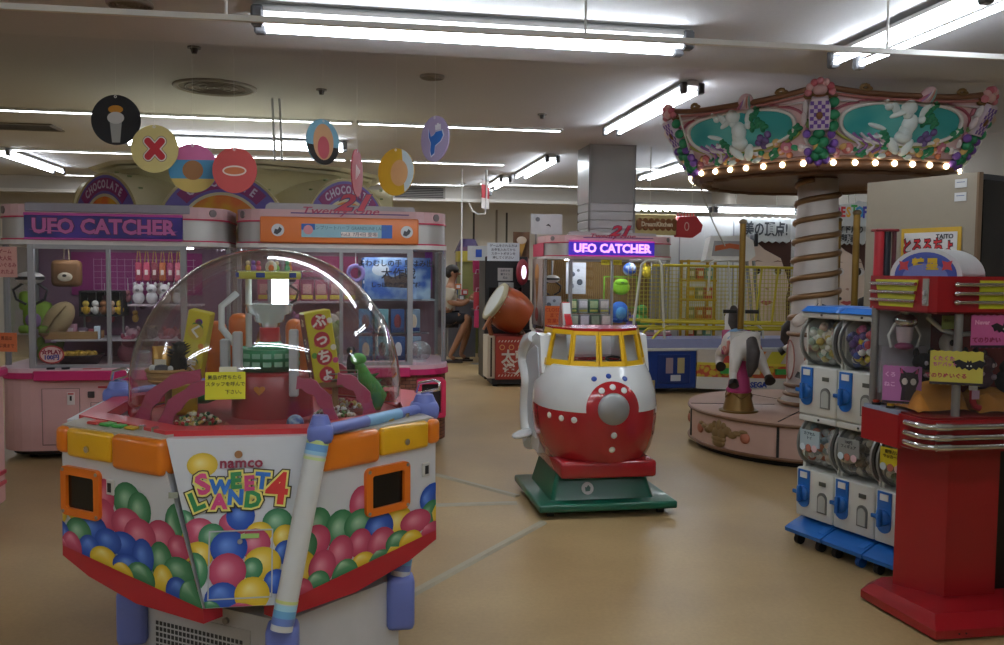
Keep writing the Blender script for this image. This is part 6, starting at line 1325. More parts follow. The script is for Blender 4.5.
MB(mat('7a2228', .4)).box(-.06, .07, -.03, .05, 1.64, 1.655, .006, 1).build('top_cap', tb); MB(mat('4a1a1e', .4)).box(-.08, .09, -.05, .07, 0, .03, .006, 1).build('foot_plate', tb)
# ------------------------------------------------------------------ hanging round signs
def disc(x, y, z, r_, ang, face, label, art):
    t = thing('hanging_disc', label, 'hanging sign', (x, y, z), R(ang))
    MB(mat(face, .5)).at(FRONT).cyl((0, 0, -.004), (0, 0, .004), r_, n=48, smooth=False).build('disc', t)
    MB(mat('d8d8d8', .5)).cyl((0, 0, r_), (0, 0, 3.1-z), .0007, n=6).build('hanging_line', t)
    MB(mat('d8d8d8', .5)).at(T(0, 0, r_-.012) @ FRONT).ring(ngon(.009, 14), ngon(.005, 14), .004, .006).build('eyelet', t)
    def shape(poly, col, lay, nm): MB(mat(col, .5)).at(T(0, -.004-.0006*lay, 0) @ FRONT).prism([(a*r_, b*r_) for a, b in poly], 0, .0005).build(nm, t)
    def seg(a0, a1): return [(math.cos(R(a0+(a1-a0)*i/20)), math.sin(R(a0+(a1-a0)*i/20))) for i in range(21)]
    if art == 'x':
        def bar(w, L, a): c, s_ = math.cos(R(a)), math.sin(R(a)); P = rr(-L, L, -w, w, w*.9, 5); return [(px*c-py*s_+.02, px*s_+py*c) for px, py in P]
        for lay, (w, L, col) in enumerate(((.22, .64, '5a2020'), (.20, .62, 'ddd8cc'), (.15, .57, 'b82430'))):
            for k, a in enumerate((48, 132)): shape(bar(w, L, a), col, lay*2+k+1, 'cross_bar')
    elif art == 'oval':
        shape(ngon(.54, 30, (.0, -.02), ry=.23), 'd8ccc4', 1, 'oval_outline'); shape(ngon(.47, 30, (0, -.02), ry=.16), 'b8663c', 2, 'oval')
    elif art == 'glyph':
        G = [(-.42, .45), (-.25, .12), (-.05, .18), (.10, .30), (.52, .32), (.62, .10), (.45, -.12), (.05, -.30), (.0, -.62), (-.22, -.72), (-.30, -.5), (-.26, -.15), (-.40, .1)]
        shape([(a*1.12, b*1.1) for a, b in G], 'd8e0f0', 1, 'glyph_outline'); shape(G, '2a6ac0', 2, 'glyph')
        for k in range(3): shape([(.08+.14*k, .36), (.18+.14*k, .36), (.19+.14*k, .66-.06*abs(k-1)), (.05+.14*k, .66-.06*abs(k-1))], 'e4e4ea', 3+k, 'prong')
    elif art == 'stripe':
        for k in range(4): shape([(-.35+.2*k, -.3+.1*k), (-.25+.2*k, -.3+.1*k), (-.15+.18*k, .32-.05*k), (-.27+.18*k, .32-.05*k)], 'd8c8c8', 1+k, 'white_stroke')
    elif art == 'pinkblue':
        shape(seg(20, 160), 'c86a9a', 1, 'upper_field'); shape(seg(205, 335), 'c8b060', 2, 'lower_field'); shape(ngon(.42, 24, (0, -.08), ry=.40), '9a6a40', 3, 'centre_spot')
    elif art == 'peach':
        shape(seg(190, 350), '24211f', 1, 'lower_field'); shape(ngon(.62, 28, (0, .0), ry=.80), 'c89a70', 2, 'centre_oval'); shape(ngon(.36, 24, (0, -.25), ry=.5), 'b8505a', 3, 'red_oval')
    elif art == 'gold':
        shape(seg(-60, 70), 'b8c8cc', 1, 'pale_field'); shape(ngon(.48, 24, (.2, -.05), ry=.55), 'c89a6a', 2, 'tan_spot')
    elif art == 'black':
        shape(ngon(.30, 24, (0, .42), ry=.16), 'c88a28', 1, 'amber_oval'); shape(ngon(.34, 24, (0, .08), ry=.24), 'c8c8c4', 2, 'white_oval'); shape([(-.24, -.1), (.24, -.1), (.16, -.9), (-.16, -.9)], '9a9a96', 1, 'grey_field')
    return t
disc(-2.468, 5.6, 2.342, .158, 0, '121114', 'black round sign with amber and white ovals hung from the ceiling', 'black')
disc(-2.205, 5.55, 2.155, .150, 0, 'cfc07c', 'cream round sign with a red cross mark hung from the ceiling', 'x')
disc(-1.988, 5.62, 2.044, .156, 2, '4a90b8', 'blue and pink round sign hung beside the cream cross sign', 'pinkblue')
disc(-1.685, 5.50, 2.02, .142, -3, 'b84a48', 'red round sign with a white edged oval hung from the ceiling', 'oval')
disc(-1.275, 6.2, 2.303, .158, 56, '7aaec4', 'pale blue and black round sign with a peach oval, turned aside', 'peach')
disc(-1.035, 6.2, 2.089, .166, 86, 'a83a48', 'dark pink round sign with white strokes seen almost edge on', 'stripe')
disc(-.759, 6.2, 2.098, .166, -34, 'c49a2a', 'golden round sign with pale side field, hung between two others', 'gold')
disc(-.485, 6.2, 2.332, .160, -48, 'a89cc0', 'lilac round sign with blue and white glyph hung from the ceiling', 'glyph')
# ceiling fittings
ceil_disc(-2.70, 8.24, 3.1, .38, 'large round ceiling grille above the hanging discs', 'ceiling_grille')
ceil_disc(-1.84, 4.35, 2.7, .11, 'small dark round ceiling speaker near the long twin tube', 'ceiling_speaker')
ceil_disc(-.63, 7.70, 3.1, .11, 'small round ceiling diffuser above the lilac sign', 'ceiling_diffuser')
for i, (x, y, z) in enumerate(((-2.38, 6.78, 3.1), (.67, 6.2, 3.1), (.41, 9.47, 3.1), (-1.72, 8.3, 3.1))):
    t = thing('sprinkler_head', 'small dark sprinkler head '+('near the round ceiling grille', 'just behind the low ceiling edge', 'left of the long diagonal twin tube', 'above the pale blue sign')[i], 'sprinkler', (x, y, z)); MB(mat('6a625a', .5)).cyl((0, 0, -.012), (0, 0, 0), .05, n=18).build('rose', t); MB(mat('3a3632', .5)).cyl((0, 0, -.05), (0, 0, -.012), .02, .03, 12).build('nozzle', t)
for i, (x, y, w, d) in enumerate(((-5.8, 10.6, .8, .5), (-1.65, 18.2, 1.0, .35))):
    t = thing('ceiling_vent', ('dark slatted ceiling vent near the left wall', 'dark slatted vent above the back wall soffit')[i], 'vent', (x, y, 3.1) if i == 0 else room(uv_of(-1.6, 17.0)[0], 17.42, 2.96), TH)
    if i == 0:
        MB(mat('7a736c', .6)).ring([(-w/2, -d/2), (w/2, -d/2), (w/2, d/2), (-w/2, d/2)], [(-w/2+.04, -d/2+.04), (w/2-.04, -d/2+.04), (w/2-.04, d/2-.04), (-w/2+.04, d/2-.04)], -.02, 0).build('frame', t)
        for k in range(8): MB(mat('3e3a37', .6)).box(-w/2+.04, w/2-.04, -d/2+.05+k*.052, -d/2+.075+k*.052, -.015, -.002).build('slat', t)
    else:
        MB(mat('8a857e', .6)).box(-.52, .52, 0, .02, -.12, .12).build('frame', t)
        for k in range(6): MB(mat('2a2826', .6)).box(-.48, .48, -.012, .0, -.10+k*.034, -.078+k*.034).build('slat', t)
# cable covers on the floor
def strip_f(a, b, label):
    a = Vector(a); b = Vector(b); d = b-a; t = MB(mat('a49c86', .5, 0, .08)).at(T(*a, 0) @ Matrix.Rotation(math.atan2(d.y, d.x), 4, 'Z'))
    L = d.length; t.loft([[(x, -.028, .0005), (x, -.016, .011), (x, .016, .011), (x, .028, .0005)] for x in (0, L)], False); return tag(t.build('cable_cover'), label, 'cable cover')
strip_f((-.42, 3.63), (.24, 4.80), 'long grey cable cover from the candy crane to the rocket base'); strip_f((-.70, 6.18), (.11, 5.36), 'cable cover from the brick cabinet towards the rocket base'); strip_f((-.42, 5.13), (.10, 5.20), 'short crosswise cable cover left of the rocket base')

# ------------------------------------------------------------------ drum game
tk = thing('drum_game', 'taiko drum game with orange drum on a red patterned stand', 'arcade machine', room(1.63, 10.40), TH)
MB(mat('8f2a20', .5)).box(.09, .60, .0, .42, .09, .62).build('stand', tk); MB(mat('c8bfae', .5)).box(.0, .09, .05, .42, .10, .62).build('stand_side', tk); MB(mat('2a1a16', .6)).box(.035, .055, .045, .05, .12, .60).build('side_stripe', tk)
MB(mat('1c1a1a', .6)).box(.05, .58, .03, .40, .03, .10).build('plinth', tk)
for x in (.1, .54): MB(mat('17171a', .6)).cyl((x, .1, 0), (x, .1, .04), .03, n=12).build('foot', tk)
pn = MB(mat('a8382a', .5)).box(.10, .59, -.008, 0, .10, .61).build('front_print', tk)
for z in (.56, .14):
    for k in range(12): MB(mat('d8c8b8', .5)).at(T(.12+k*.039, -.0095, z) @ FRONT).prism([(0, -.012), (.014, -.012), (.028, .012), (.014, .012)], 0, .001).build('rope_mark', pn)
for k in range(4): MB(mat('d8a060', .5)).at(T(.17+k*.115, -.0095, .485) @ FRONT).ring(ngon(.034, 16), ngon(.024, 16), 0, .001).build('ring_mark', pn)
txt('太鼓', .17, mat('d8ccc4', .5), T(.33, -.011, .36) @ FRONT, pn, ext=.001, bold=.006); txt('達人', .15, mat('d8ccc4', .5), T(.33, -.011, .21) @ FRONT, pn, ext=.001, bold=.006)
ax = Vector((-.86, -.10, .52)).normalized(); c0 = Vector((.29, .22, .93)); b0 = c0-ax*.22; f0 = c0+ax*.22
q4 = ax.to_track_quat('Z', 'Y').to_matrix().to_4x4()
Md = T(*c0) @ q4 @ S(.9)
MB(mat('9c4822', .35, 0, .12, 5)).at(Md).lathe([(.24, -.25), (.285, -.12), (.30, 0), (.285, .12), (.262, .20)], 36).build('drum_barrel', tk); MB(mat('5a2a18', .5)).at(Md).lathe([(.24, -.25), (.001, -.25)], 28).build('drum_back', tk)
MB(mat('b0a888', .5)).at(Md).lathe([(.262, .19), (.285, .20), (.285, .25), (.24, .255)], 36).build('drum_rim', tk); MB(mat('c8ccc8', .4)).at(Md).lathe([(.245, .25), (.20, .262), (.001, .265)], 36).build('drum_skin', tk)
for k in range(14):
    a = 2*PI*k/14; MB(mat('8a7a50', .4, .4)).at(Md).ell((.272*math.cos(a), .272*math.sin(a), .17), .011, 8, 6).build('drum_stud', tk)
MB(mat('8a4a28', .5)).tube([(.06, .12, .62), (.02, .10, .74), (.05, .12, .85)], .028, 8).build('bracket', tk); MB(mat('6a4a38', .5)).tube([(.46, .16, .62), (.40, .18, .70)], .04, 8).build('bracket', tk)
MB(mat('a8704a', .5)).cyl((-.06, .02, .70), (.08, .06, .95), .016, n=10).build('drumstick', tk)
mc = thing('monitor_cabinet', 'black monitor cabinet with pinned white sheets behind the drum', 'arcade machine', room(1.70, 11.15), TH)
MB(mat('17171a', .4)).box(0, .56, 0, .55, 0, 1.60, .01, 1).build('cabinet', mc); MB(mat('0f1014', .15)).box(.05, .50, -.006, 0, .75, 1.2).build('screen', mc); MB(mat('2a2428', .5)).box(-.02, .58, -.10, .03, .55, .70, .02).build('console', mc)
def sheet(u, v, z, w, h, col, label, lines, size=.035, ang=0, name='white_sheet'):
    t = thing(name, label, 'notice', room(u, v, z), TH+R(ang)); MB(mat(col, .7)).box(-w/2, w/2, -.002, .002, -h/2, h/2).build('paper', t)
    for i, s in enumerate(lines): txt(s, size, mat('4a4e5a', .6), T(0, -.0035, h/2-(i+.8)*h/(len(lines)+.6)) @ FRONT, t, ext=.0004, bold=.0008)
    return t
sheet(1.93, 11.12, 1.66, .42, .235, 'c8d0d8', 'wide white notice sheet above the black monitor cabinet', ['ゲームをされる方は', 'お金を入れてから', 'スタートボタンを', '押してください'], .04, -3)
t = sheet(1.60, 11.2, 1.64, .25, .19, 'b8bec4', 'white sheet with a blue square beside the wide notice', [], .03, -8); MB(mat('1f4aa8', .5)).box(-.02, .06, -.004, -.002, -.05, .05).build('blue_square', t)
sheet(1.96, 11.13, 1.37, .20, .165, 'a8a6a4', 'grey notice sheet on the black cabinet, upper of two', ['お知らせ', '連コイン', '禁止'], .032); sheet(1.97, 11.13, 1.19, .20, .15, 'a2a4a2', 'grey notice sheet on the black cabinet, lower of two', ['一回', '100円'], .04)
t = thing('speaker_pod', 'red and purple lit oval side pod of the drum game', 'speaker', room(2.16, 11.0, 1.40), TH); MB(mat('8a2a3a', .4)).ell((0, 0, 0), (.085, .05, .17), 18, 12).build('shell', t); MB(lamp_mat('e8d8f4', 1.6)).ell((.01, -.04, .0), (.035, .02, .09), 14, 8).build('light', t); MB(mat('1c1418', .5)).box(.0, .10, -.01, .05, -.75, -.1).build('bracket', t); MB(mat('1c1418', .5)).box(-.02, .12, -.03, .07, -1.40, -.74).build('foot_post', t)
t = thing('icecream_poster', 'curled poster of an ice cream cone above the lit cabinet corner', 'poster', room(2.20, 11.3, 1.74), TH); n = 8
b = MB(mat('7a5a44', .6, 0, .3, 8)); P = [(-.11+.22*i/n, .04*math.sin(i/n*PI)) for i in range(n+1)]; b.prism(P+[(x, y+.006) for x, y in reversed(P)], -.16, .19); b.build('sheet', t); MB(mat('c89a4a', .6)).at(T(0, -.004, .0) @ FRONT).prism([(-.05, .05), (.0, -.13), (.06, .05)], -.03, .006).build('cone_print', t); MB(mat('d8ccb8', .6)).at(T(.005, -.004, .08) @ FRONT).prism(ngon(.065, 18, ry=.05), -.03, .008).build('scoop_print', t)
t = sheet(2.47, 11.0, 2.02, .42, .26, 'c4c6c8', 'slanted white board standing on top of the lit cabinet', [], .03, 4, 'white_board'); MB(mat('6a6a70', .5)).at(T(-.12, -.003, .06) @ FRONT).prism(ngon(.03, 14), 0, .001).build('print_mark', t); MB(mat('3a3a3c', .5)).at(T(.02, -.003, -.02) @ FRONT).prism([(-.03, 0), (0, .025), (.03, .01), (.035, -.02), (.01, .0)], 0, .001).build('print_mark', t)
MB(mat('8a8a8a', .5)).box(-.15, -.13, .0, .01, -.27, -.12).build('prop', t)

# ------------------------------------------------------------------ person and things around
SK = mat('9a6e52', .55, 0, .06); SHIRT = mat('b9b2a0', .8, 0, .06); SHORT = mat('1b1d26', .8, 0, .06); HAIR = mat('1a1512', .6, 0, .2, 60)
pe = thing('person', 'seated person in pale shirt, dark shorts and sandals facing the prizes', 'person', room(1.44, 13.4, 0), TH-R(8))
V = [(0, 0, .70), (.02, 0, .86), (.05, 0, 1.04), (.06, 0, 1.16), (.075, 0, 1.23), (.09, 0, 1.29), (.10, 0, 1.37), (.10, 0, 1.44),
     (.06, .16, 1.13), (.08, .21, .96), (.26, .18, .92), (.34, .16, .97), (.06, -.16, 1.13), (.05, -.21, .93), (.24, -.19, .90), (.36, -.16, .97),
     (.02, .09, .68), (.36, .12, .68), (.30, .13, .36), (.22, .13, .10), (.30, .13, .055), (.02, -.09, .68), (.34, -.12, .70), (.20, -.13, .38), (.06, -.13, .10), (.14, -.135, .055)]
Ed = [(0, 1), (1, 2), (2, 3), (3, 4), (4, 5), (5, 6), (6, 7), (3, 8), (8, 9), (9, 10), (10, 11), (3, 12), (12, 13), (13, 14), (14, 15), (0, 16), (16, 17), (17, 18), (18, 19), (19, 20), (0, 21), (21, 22), (22, 23), (23, 24), (24, 25)]
Rr = [(.15, .12), (.15, .11), (.16, .12), (.13, .09), .058, .06, (.082, .095), (.07, .08), .062, .050, .040, .028, .062, .050, .040, .028, .095, .072, .056, .038, .032, .095, .072, .056, .038, .032]
skin(V, Ed, Rr, SK, 'body', pe, 2, 0)
# clothes as shells over the body
sv = [V[i] for i in (0, 1, 2, 3, 8, 9, 12, 13)]; skin(sv, [(0, 1), (1, 2), (2, 3), (3, 4), (4, 5), (3, 6), (6, 7)], [(.162, .132), (.165, .125), (.172, .132), (.145, .105), .078, .066, .078, .066], SHIRT, 'shirt', pe, 2, 0)
sv = [V[0], V[16], (.22, .11, .68), (.34, .12, .66), V[21], (.20, -.11, .69), (.32, -.12, .68)]; skin(sv, [(0, 1), (1, 2), (2, 3), (0, 4), (4, 5), (5, 6)], [(.165, .135), .112, .10, .092, .112, .10, .092], SHORT, 'shorts', pe, 2, 0)
MB(HAIR).ell((.085, 0, 1.425), (.105, .092, .085), 20, 12).ell((.045, 0, 1.38), (.075, .088, .085), 16, 10).build('hair', pe)
MB(SK).ell((.20, 0, 1.365), (.022, .016, .020), 10, 8).build('nose', pe)
for s_ in (-1, 1):
    MB(SK).ell((.09, s_*.092, 1.37), (.022, .010, .030), 10, 8).build('ear', pe); MB(mat('1a1412', .3)).ell((.178, s_*.038, 1.39), (.010, .013, .008), 10, 6).build('eye', pe)
MB(mat('7a4a40', .5)).ell((.185, 0, 1.325), (.008, .026, .007), 10, 6).build('mouth', pe)
for (hx, hy, hz), s_ in (((.36, .155, .985), 1), ((.38, -.155, .985), -1)):
    b = MB(SK); b.ell((hx+.02, hy, hz+.01), (.042, .018, .032), 12, 8)
    for k in range(4): b.tube([(hx+.05, hy, hz+.03-.018*k), (hx+.085, hy+s_*-.01, hz+.033-.018*k), (hx+.10, hy+s_*-.025, hz+.02-.018*k)], [.010, .009, .007], 8)
    b.tube([(hx+.01, hy, hz+.035), (hx+.035, hy-s_*.01, hz+.062), (hx+.06, hy-s_*.015, hz+.066)], [.011, .010, .007], 8); b.build('hand', pe)
for fx, fy in ((.27, .13), (.11, -.133)):
    b = MB(mat('2a1c18', .6)).at(T(fx, fy, 0)); b.prism([(x*1.0, y) for x, y in rr(-.10, .15, -.045, .045, .04, 5)], .0, .028); s_ = b.build('sandal', pe); MB(mat('35241e', .6)).at(T(fx+.04, fy, .03)).lathe([(.052, -.025), (.054, .025)], 14, (0, 0, 0), 0, PI).build('sandal_strap', s_)
    bpy.data.objects[-1] if False else None
st = thing('round_stool', 'black round stool under the seated person', 'stool', room(1.42, 13.4), TH); MB(mat('1a1a1c', .5)).lathe([(.001, .60), (.17, .60), (.18, .58), (.17, .54), (.001, .54)], 24).build('seat', st); MB(STEEL()).cyl((0, 0, .02), (0, 0, .55), .025, n=12).build('post', st); MB(mat('2a2a2c', .4)).lathe([(.001, .03), (.10, .03), (.20, .0)], 24).build('base', st)
dm = thing('dark_machine', 'dark arcade machine in front of the seated person', 'arcade machine', room(2.02, 13.2), TH); MB(mat('131318', .4)).box(0, .7, 0, .8, 0, 1.25, .02, 1).build('cabinet', dm); MB(mat('22222a', .4)).box(-.14, .05, .05, .75, .70, .80, .02).build('console', dm); MB(mat('3a3a44', .3)).box(-.012, 0, .1, .7, .86, 1.2).build('screen', dm); MB(mat('9a2a5a', .5)).box(.02, .68, .05, .75, 1.25, 1.62, .02).build('marquee', dm); MB(mat('8a8a90', .4, .4)).box(-.13, .0, .1, .7, .80, .815).build('console_plate', dm)
for i in range(8):
    c = ('b02a62', 'c04a78', '8a3a50', 'a85a48', 'b83a4a', '6a4a8a', 'c83a70', '9a5a7a')[i]; u, z = 1.92+.09*(i % 2), 1.64-.27*(i//2)
    t = thing('gift_bag', ('magenta', 'rose', 'wine', 'rust', 'scarlet', 'violet', 'hot pink', 'dusty pink')[i]+' gift bag hanging beside the dark machine', 'bag', room(u-.07, 12.95-.03*i, z), TH, 'hanging gift bags'); MB(mat(c, .5, 0, .15)).box(-.065, .065, -.02, .02, -.26, 0, .01).build('pouch', t); MB(mat('d0a0b8', .5)).tube([(-.03, 0, 0), (-.02, 0, .06), (.02, 0, .06), (.03, 0, 0)], .008, 6).build('handle', t)
t = thing('prize_rack', 'steel rack with hooks that carries the gift bags', 'rack', room(1.93, 13.10), TH); MB(STEEL()).cyl((0, 0, 0), (0, 0, 1.75), .014, n=10).build('pole', t); MB(STEEL()).box(-.12, .12, -.01, .01, 1.66, 1.69).build('cross_bar', t); MB(STEEL()).lathe([(.001, .02), (.15, .0)], 20).build('foot', t)
for i, (u, z, w, h, c1, c2, lb) in enumerate(((1.93, 1.86, .36, .24, '3a2a58', '6a4a6a', 'dark purple dome topped machine by the back wall'), (1.86, 1.66, .40, .18, '6a6a3a', 'a89a3a', 'yellow and grey machine sign under the purple dome'))):
    t = thing('far_machine', lb, 'arcade machine', room(u+.1, 15.2, 0), TH); MB(mat(c1, .5, 0, .2)).box(-w/2, w/2, i*.0+.0, .5, 0, z-h/2).build('cabinet', t)
    MB(mat(c2 if i else c1, .4, 0, .2)).prism(rr(-w/2-.04, w/2+.04, -.04, .5, .1, 5), z-h/2, z+h/2, top=rr(-w/3, w/3, .06, .4, .08, 5) if i == 0 else None).build('top_sign', t); MB(mat(c2, .4)).box(-w/2, w/2, -.05, -.04, z-h*.4, z-h*.1).build('sign_strip', t)
    if i: t.location = room(2.02, 14.75, 0)
for i in range(5):
    t = thing('counter_toy', ('silver', 'blue', 'orange', 'grey', 'red')[i]+' boxed prize on the counter before the seated person', 'box', room(1.62+.05*i, 14.35-.05*i, .93+.09*(i % 3)), TH); MB(mat(('a0a4a8', '3a5a8a', 'c06a3a', '6a6a70', 'a83a3a')[i], .5)).box(-.05, .05, -.05, .05, 0, .09, .004, 1).build('carton', t); MB(mat('c8c8c8', .5)).box(-.03, .03, -.053, -.05, .02, .07).build('label_print', t)
t = thing('prize_counter', 'low grey counter before the seated person', 'counter', room(1.75, 14.32), TH); MB(mat('5a5a60', .5)).box(-.2, .25, -.2, .2, .0, .90).build('cabinet', t); MB(mat('8a8a90', .4)).box(-.22, .27, -.22, .22, .90, .93).build('top', t)
t = thing('hanging_banner', 'narrow white and red banner hanging near the back wall', 'banner', room(2.20, 14.5, 2.93), TH+R(55)); MB(mat('c8c0bc', .7)).box(-.14, .14, -.002, .002, -.47, 0).build('cloth', t); MB(mat('a83038', .7)).box(-.14, .14, -.004, .004, -.30, -.08).build('red_field', t); MB(STEEL()).cyl((0, 0, 0), (0, 0, .17), .004, n=6).build('cord', t); MB(STEEL()).cyl((-.15, 0, 0), (.15, 0, 0), .007, n=8).build('rod', t)
tag(MB(mat('d0d0cc', .5)).tube([room(1.92, 14.5, 2.55)+Vector((0, 0, 0)), room(1.98, 14.5, 2.42), room(2.08, 14.5, 2.36), room(2.2, 14.5, 2.37), room(2.22, 14.5, 2.6), room(2.22, 14.5, 3.1)], .016, 8).build('white_cable'), 'white cable looping down beside the hanging banner', 'cable')
tag(MB(mat('d0d0cc', .5)).cyl(room(1.80, 14.45, 0), room(1.80, 14.45, 3.1), .013, n=8).build('thin_pole'), 'thin white pole standing behind the seated person', 'pole')
for i, u in enumerate((2.62, 3.35)): tag(MB(mat('3a342c', .6)).at(RZ(9.8)).box(u-.02, u+.02, 18.9, 18.92, 2.0, 2.7).build('dark_strap'), 'dark strap hanging on the back wall, '+('beside the ice cream poster', 'nearer the pillar')[i], 'strap')

# ------------------------------------------------------------------ ball cage game
bg = thing('ball_cage_game', 'ball game with yellow net cage on a blue and white base', 'arcade machine', room(0, 0), TH)
YT = mat('c3b32c', .45); WT = mat('c9c9bf', .4)
MB(mat('173a86', .35, 0, .05)).box(3.24, 3.98, 9.62, 10.1, .06, .52, .01, 1).build('blue_base', bg); MB(mat('8a90b4', .4)).box(3.24, 5.5, 9.62, 10.12, .52, .64, .01, 1).build('ramp', bg)
MB(mat('c6c8c4', .4)).box(3.22, 5.5, 9.605, 9.66, .50, .535, .008, 1).build('white_edge', bg)
d = MB(mat('123074', .35)).box(3.50, 3.90, 9.607, 9.62, .12, .46, .006, 1).build('coin_door', bg)
for x, c in ((3.60, '9a8a98'), (3.74, 'a89a70')): MB(mat(c, .4)).box(x, x+.085, 9.60, 9.607, .24, .42).build('coin_mech', d)
MB(mat('c0c8d0', .5)).box(3.66, 3.78, 9.598, 9.607, .15, .22).build('price_label', d)
MB(mat('b8a868', .5)).box(3.40, 3.47, 9.607, 9.62, .07, .16).build('star_plate', bg)
n = 16; F = [(3.98+1.5*i/n, 9.60-.30*math.sin(min(1, i/n*1.25)*PI/2)) for i in range(n+1)]
def wall(z0, z1, off, m, nm, i0=0, i1=n):
    P = [(x, y-off) for x, y in F[i0:i1+1]]; b = MB(m); k = len(P); vs = [(x, y, z) for z in (z0, z1) for x, y in P]+[(x, y+.03, z) for z in (z0, z1) for x, y in P]
    fs = [(i, i+1, k+i+1, k+i) for i in range(k-1)]+[(2*k+i, 3*k+i, 3*k+i+1, 2*k+i+1) for i in range(k-1)]+[(k+i, k+i+1, 3*k+i+1, 3*k+i) for i in range(k-1)]+[(0, k, 3*k, 2*k), (k-1, 3*k-1, 4*k-1, 2*k-1)]; b.add(vs, fs); return b.build(nm, bg)
MB(mat('b8b8b4', .5)).box(4.0, 5.45, 9.60, 10.1, .06, .52).build('white_base', bg)
wall(.06, .20, .0, mat('c8c8c4', .4), 'front_board'); wall(.20, .36, .003, pattern('voronoi', 'b8a02a', 'b0482c', 16, .5), 'pattern_board'); wall(.34, .37, .006, mat('c9b83a', .4), 'yellow_line'); wall(.36, .52, .0, mat('b8b0a8', .4), 'upper_board')
for i, c in enumerate(('b03a34', 'c8742a', 'b8b030', 'c04a30', 'a83a34')):
    b = MB(mat(c, .4)); x0, x1 = 4.22+i*.24, 4.40+i*.24; f = lambda x: 9.60-.30*math.sin(min(1, (x-3.98)/1.5*1.25)*PI/2)-.004
    b.add([(x0, f(x0), .37), (x1, f(x1), .37), (x1+.08, f(x1+.08), .51), (x0+.08, f(x0+.08), .51)], [(0, 1, 2, 3)]); b.build('slanted_stripe', bg)
for i, c in enumerate(('3a9a4a', 'c8c0a8', '3a9a4a')): MB(mat(c, .4)).box(4.22+i*.30, 4.38+i*.30, f(4.3+i*.3)-.012, f(4.3+i*.3)+.02, .245, .31).build('word_plate', bg)
txt('SEGA', .085, mat('1f3f9a', .4), T(4.62, 9.33, .125) @ FRONT, bg, ext=.002, bold=.004)
tr = lambda P, r_, m, nm: MB(m).tube(P, r_, 8).build(nm, bg)
for v in (9.66, 10.08):
    FRONTV = v < 10
    tr([(3.30, v, .84), (5.45, v, .80)], .016, YT, 'cage_rail'); tr([(3.40, v, .76), (5.45, v, .74)], .016, YT, 'cage_rail'); tr([(3.58, v, 1.50), (5.45, v, 1.48)], .014, YT, 'cage_rail')
    if FRONTV: tr([(3.20, v, .64), (3.22, v, .84), (3.30, v, 1.50), (3.36, v, 1.555), (3.50, v, 1.555), (3.54, v, 1.5), (3.58, v, .84), (3.60, v, .60)], .016, WT, 'white_hoop_frame'); tr([(4.12, v, 1.2), (4.14, v, 1.53), (4.2, v, 1.555), (4.36, v, 1.55), (4.42, v, .84)], .014, WT, 'white_hoop_frame')
    tr([(3.42, v, .60), (3.50, v, .70), (3.62, v, .79)], .016, YT, 'cage_strut'); tr([(5.0, v, 1.48), (4.93, v, .82)], .014, YT, 'cage_strut'); tr([(4.75, v, .80), (4.82, v, .74), (4.84, v, .55)], .014, WT, 'cage_leg')
    b = MB(mat('b8ac44', .5))
    for i in range(44):
        x = 3.28+i*.05; 
        if x < 5.45: b.tube([(x+(.0 if x > 3.5 else 0), v, .84), (x, v, 1.50)], .0028, 4, caps=False)
    for j in range(14): b.tube([(3.27, v, .86+j*.048), (5.45, v, .86+j*.048)], .0028, 4, caps=False)
    o = b.build('net', bg); o['kind'] = 'stuff'
tr([(3.30, 9.66, 1.555), (3.30, 10.08, 1.555)], .014, WT, 'cross_tube'); tr([(5.40, 9.66, 1.48), (5.40, 10.08, 1.48)], .014, YT, 'cross_tube')
# scoring head on two steel legs
hdM = T(4.62, 10.28, 1.71) @ RX(-8)
h_ = MB(mat('c8c8c4', .4)).at(hdM).prism([(-.32, -.10), (.22, -.10), (.32, -.02), (.32, .10), (.05, .17), (-.26, .15)], -.0, .01) if False else None
h_ = MB(mat('e0e0dc', .4)).at(hdM @ FRONT).prism([(-.32, -.15), (.26, -.15), (.34, -.09), (.32, .10), (.22, .16), (-.24, .15)], -.08, .08).build('score_head', bg)
MB(mat('9a9a9a', .3)).at(hdM @ FRONT).prism([(-.24, -.10), (.14, -.10), (.20, .09), (-.20, .09)], .08, .086).build('score_screen', bg); MB(mat('b8603a', .4)).at(hdM @ FRONT).prism([(-.20, -.04), (0, .0), (.14, -.02), (.17, .04), (0, .06), (-.19, .03)], .086, .09).build('orange_arc', bg)
MB(mat('2a2a30', .4)).cbox((4.98, 10.28, 1.83), (.05, .14, .16), .01).build('head_clamp', bg)
for x in (4.88, 4.97): tr([(x, 10.26, 1.57), (x+.12, 10.24, .55)], .022, mat('c4c8ca', .25, .6), 'steel_leg')
MB(mat('9aa0a4', .3, .7)).box(4.95, 5.13, 10.20, 10.28, .06, .56).build('leg_block', bg)
bg_roots = bg
# move the root's origin to its own base so that it can be lifted as one thing
off = room(3.98, 9.62)
for c in kids(bg): c.location = c.location+Vector((-3.98, -9.62, 0))
bg.location = off
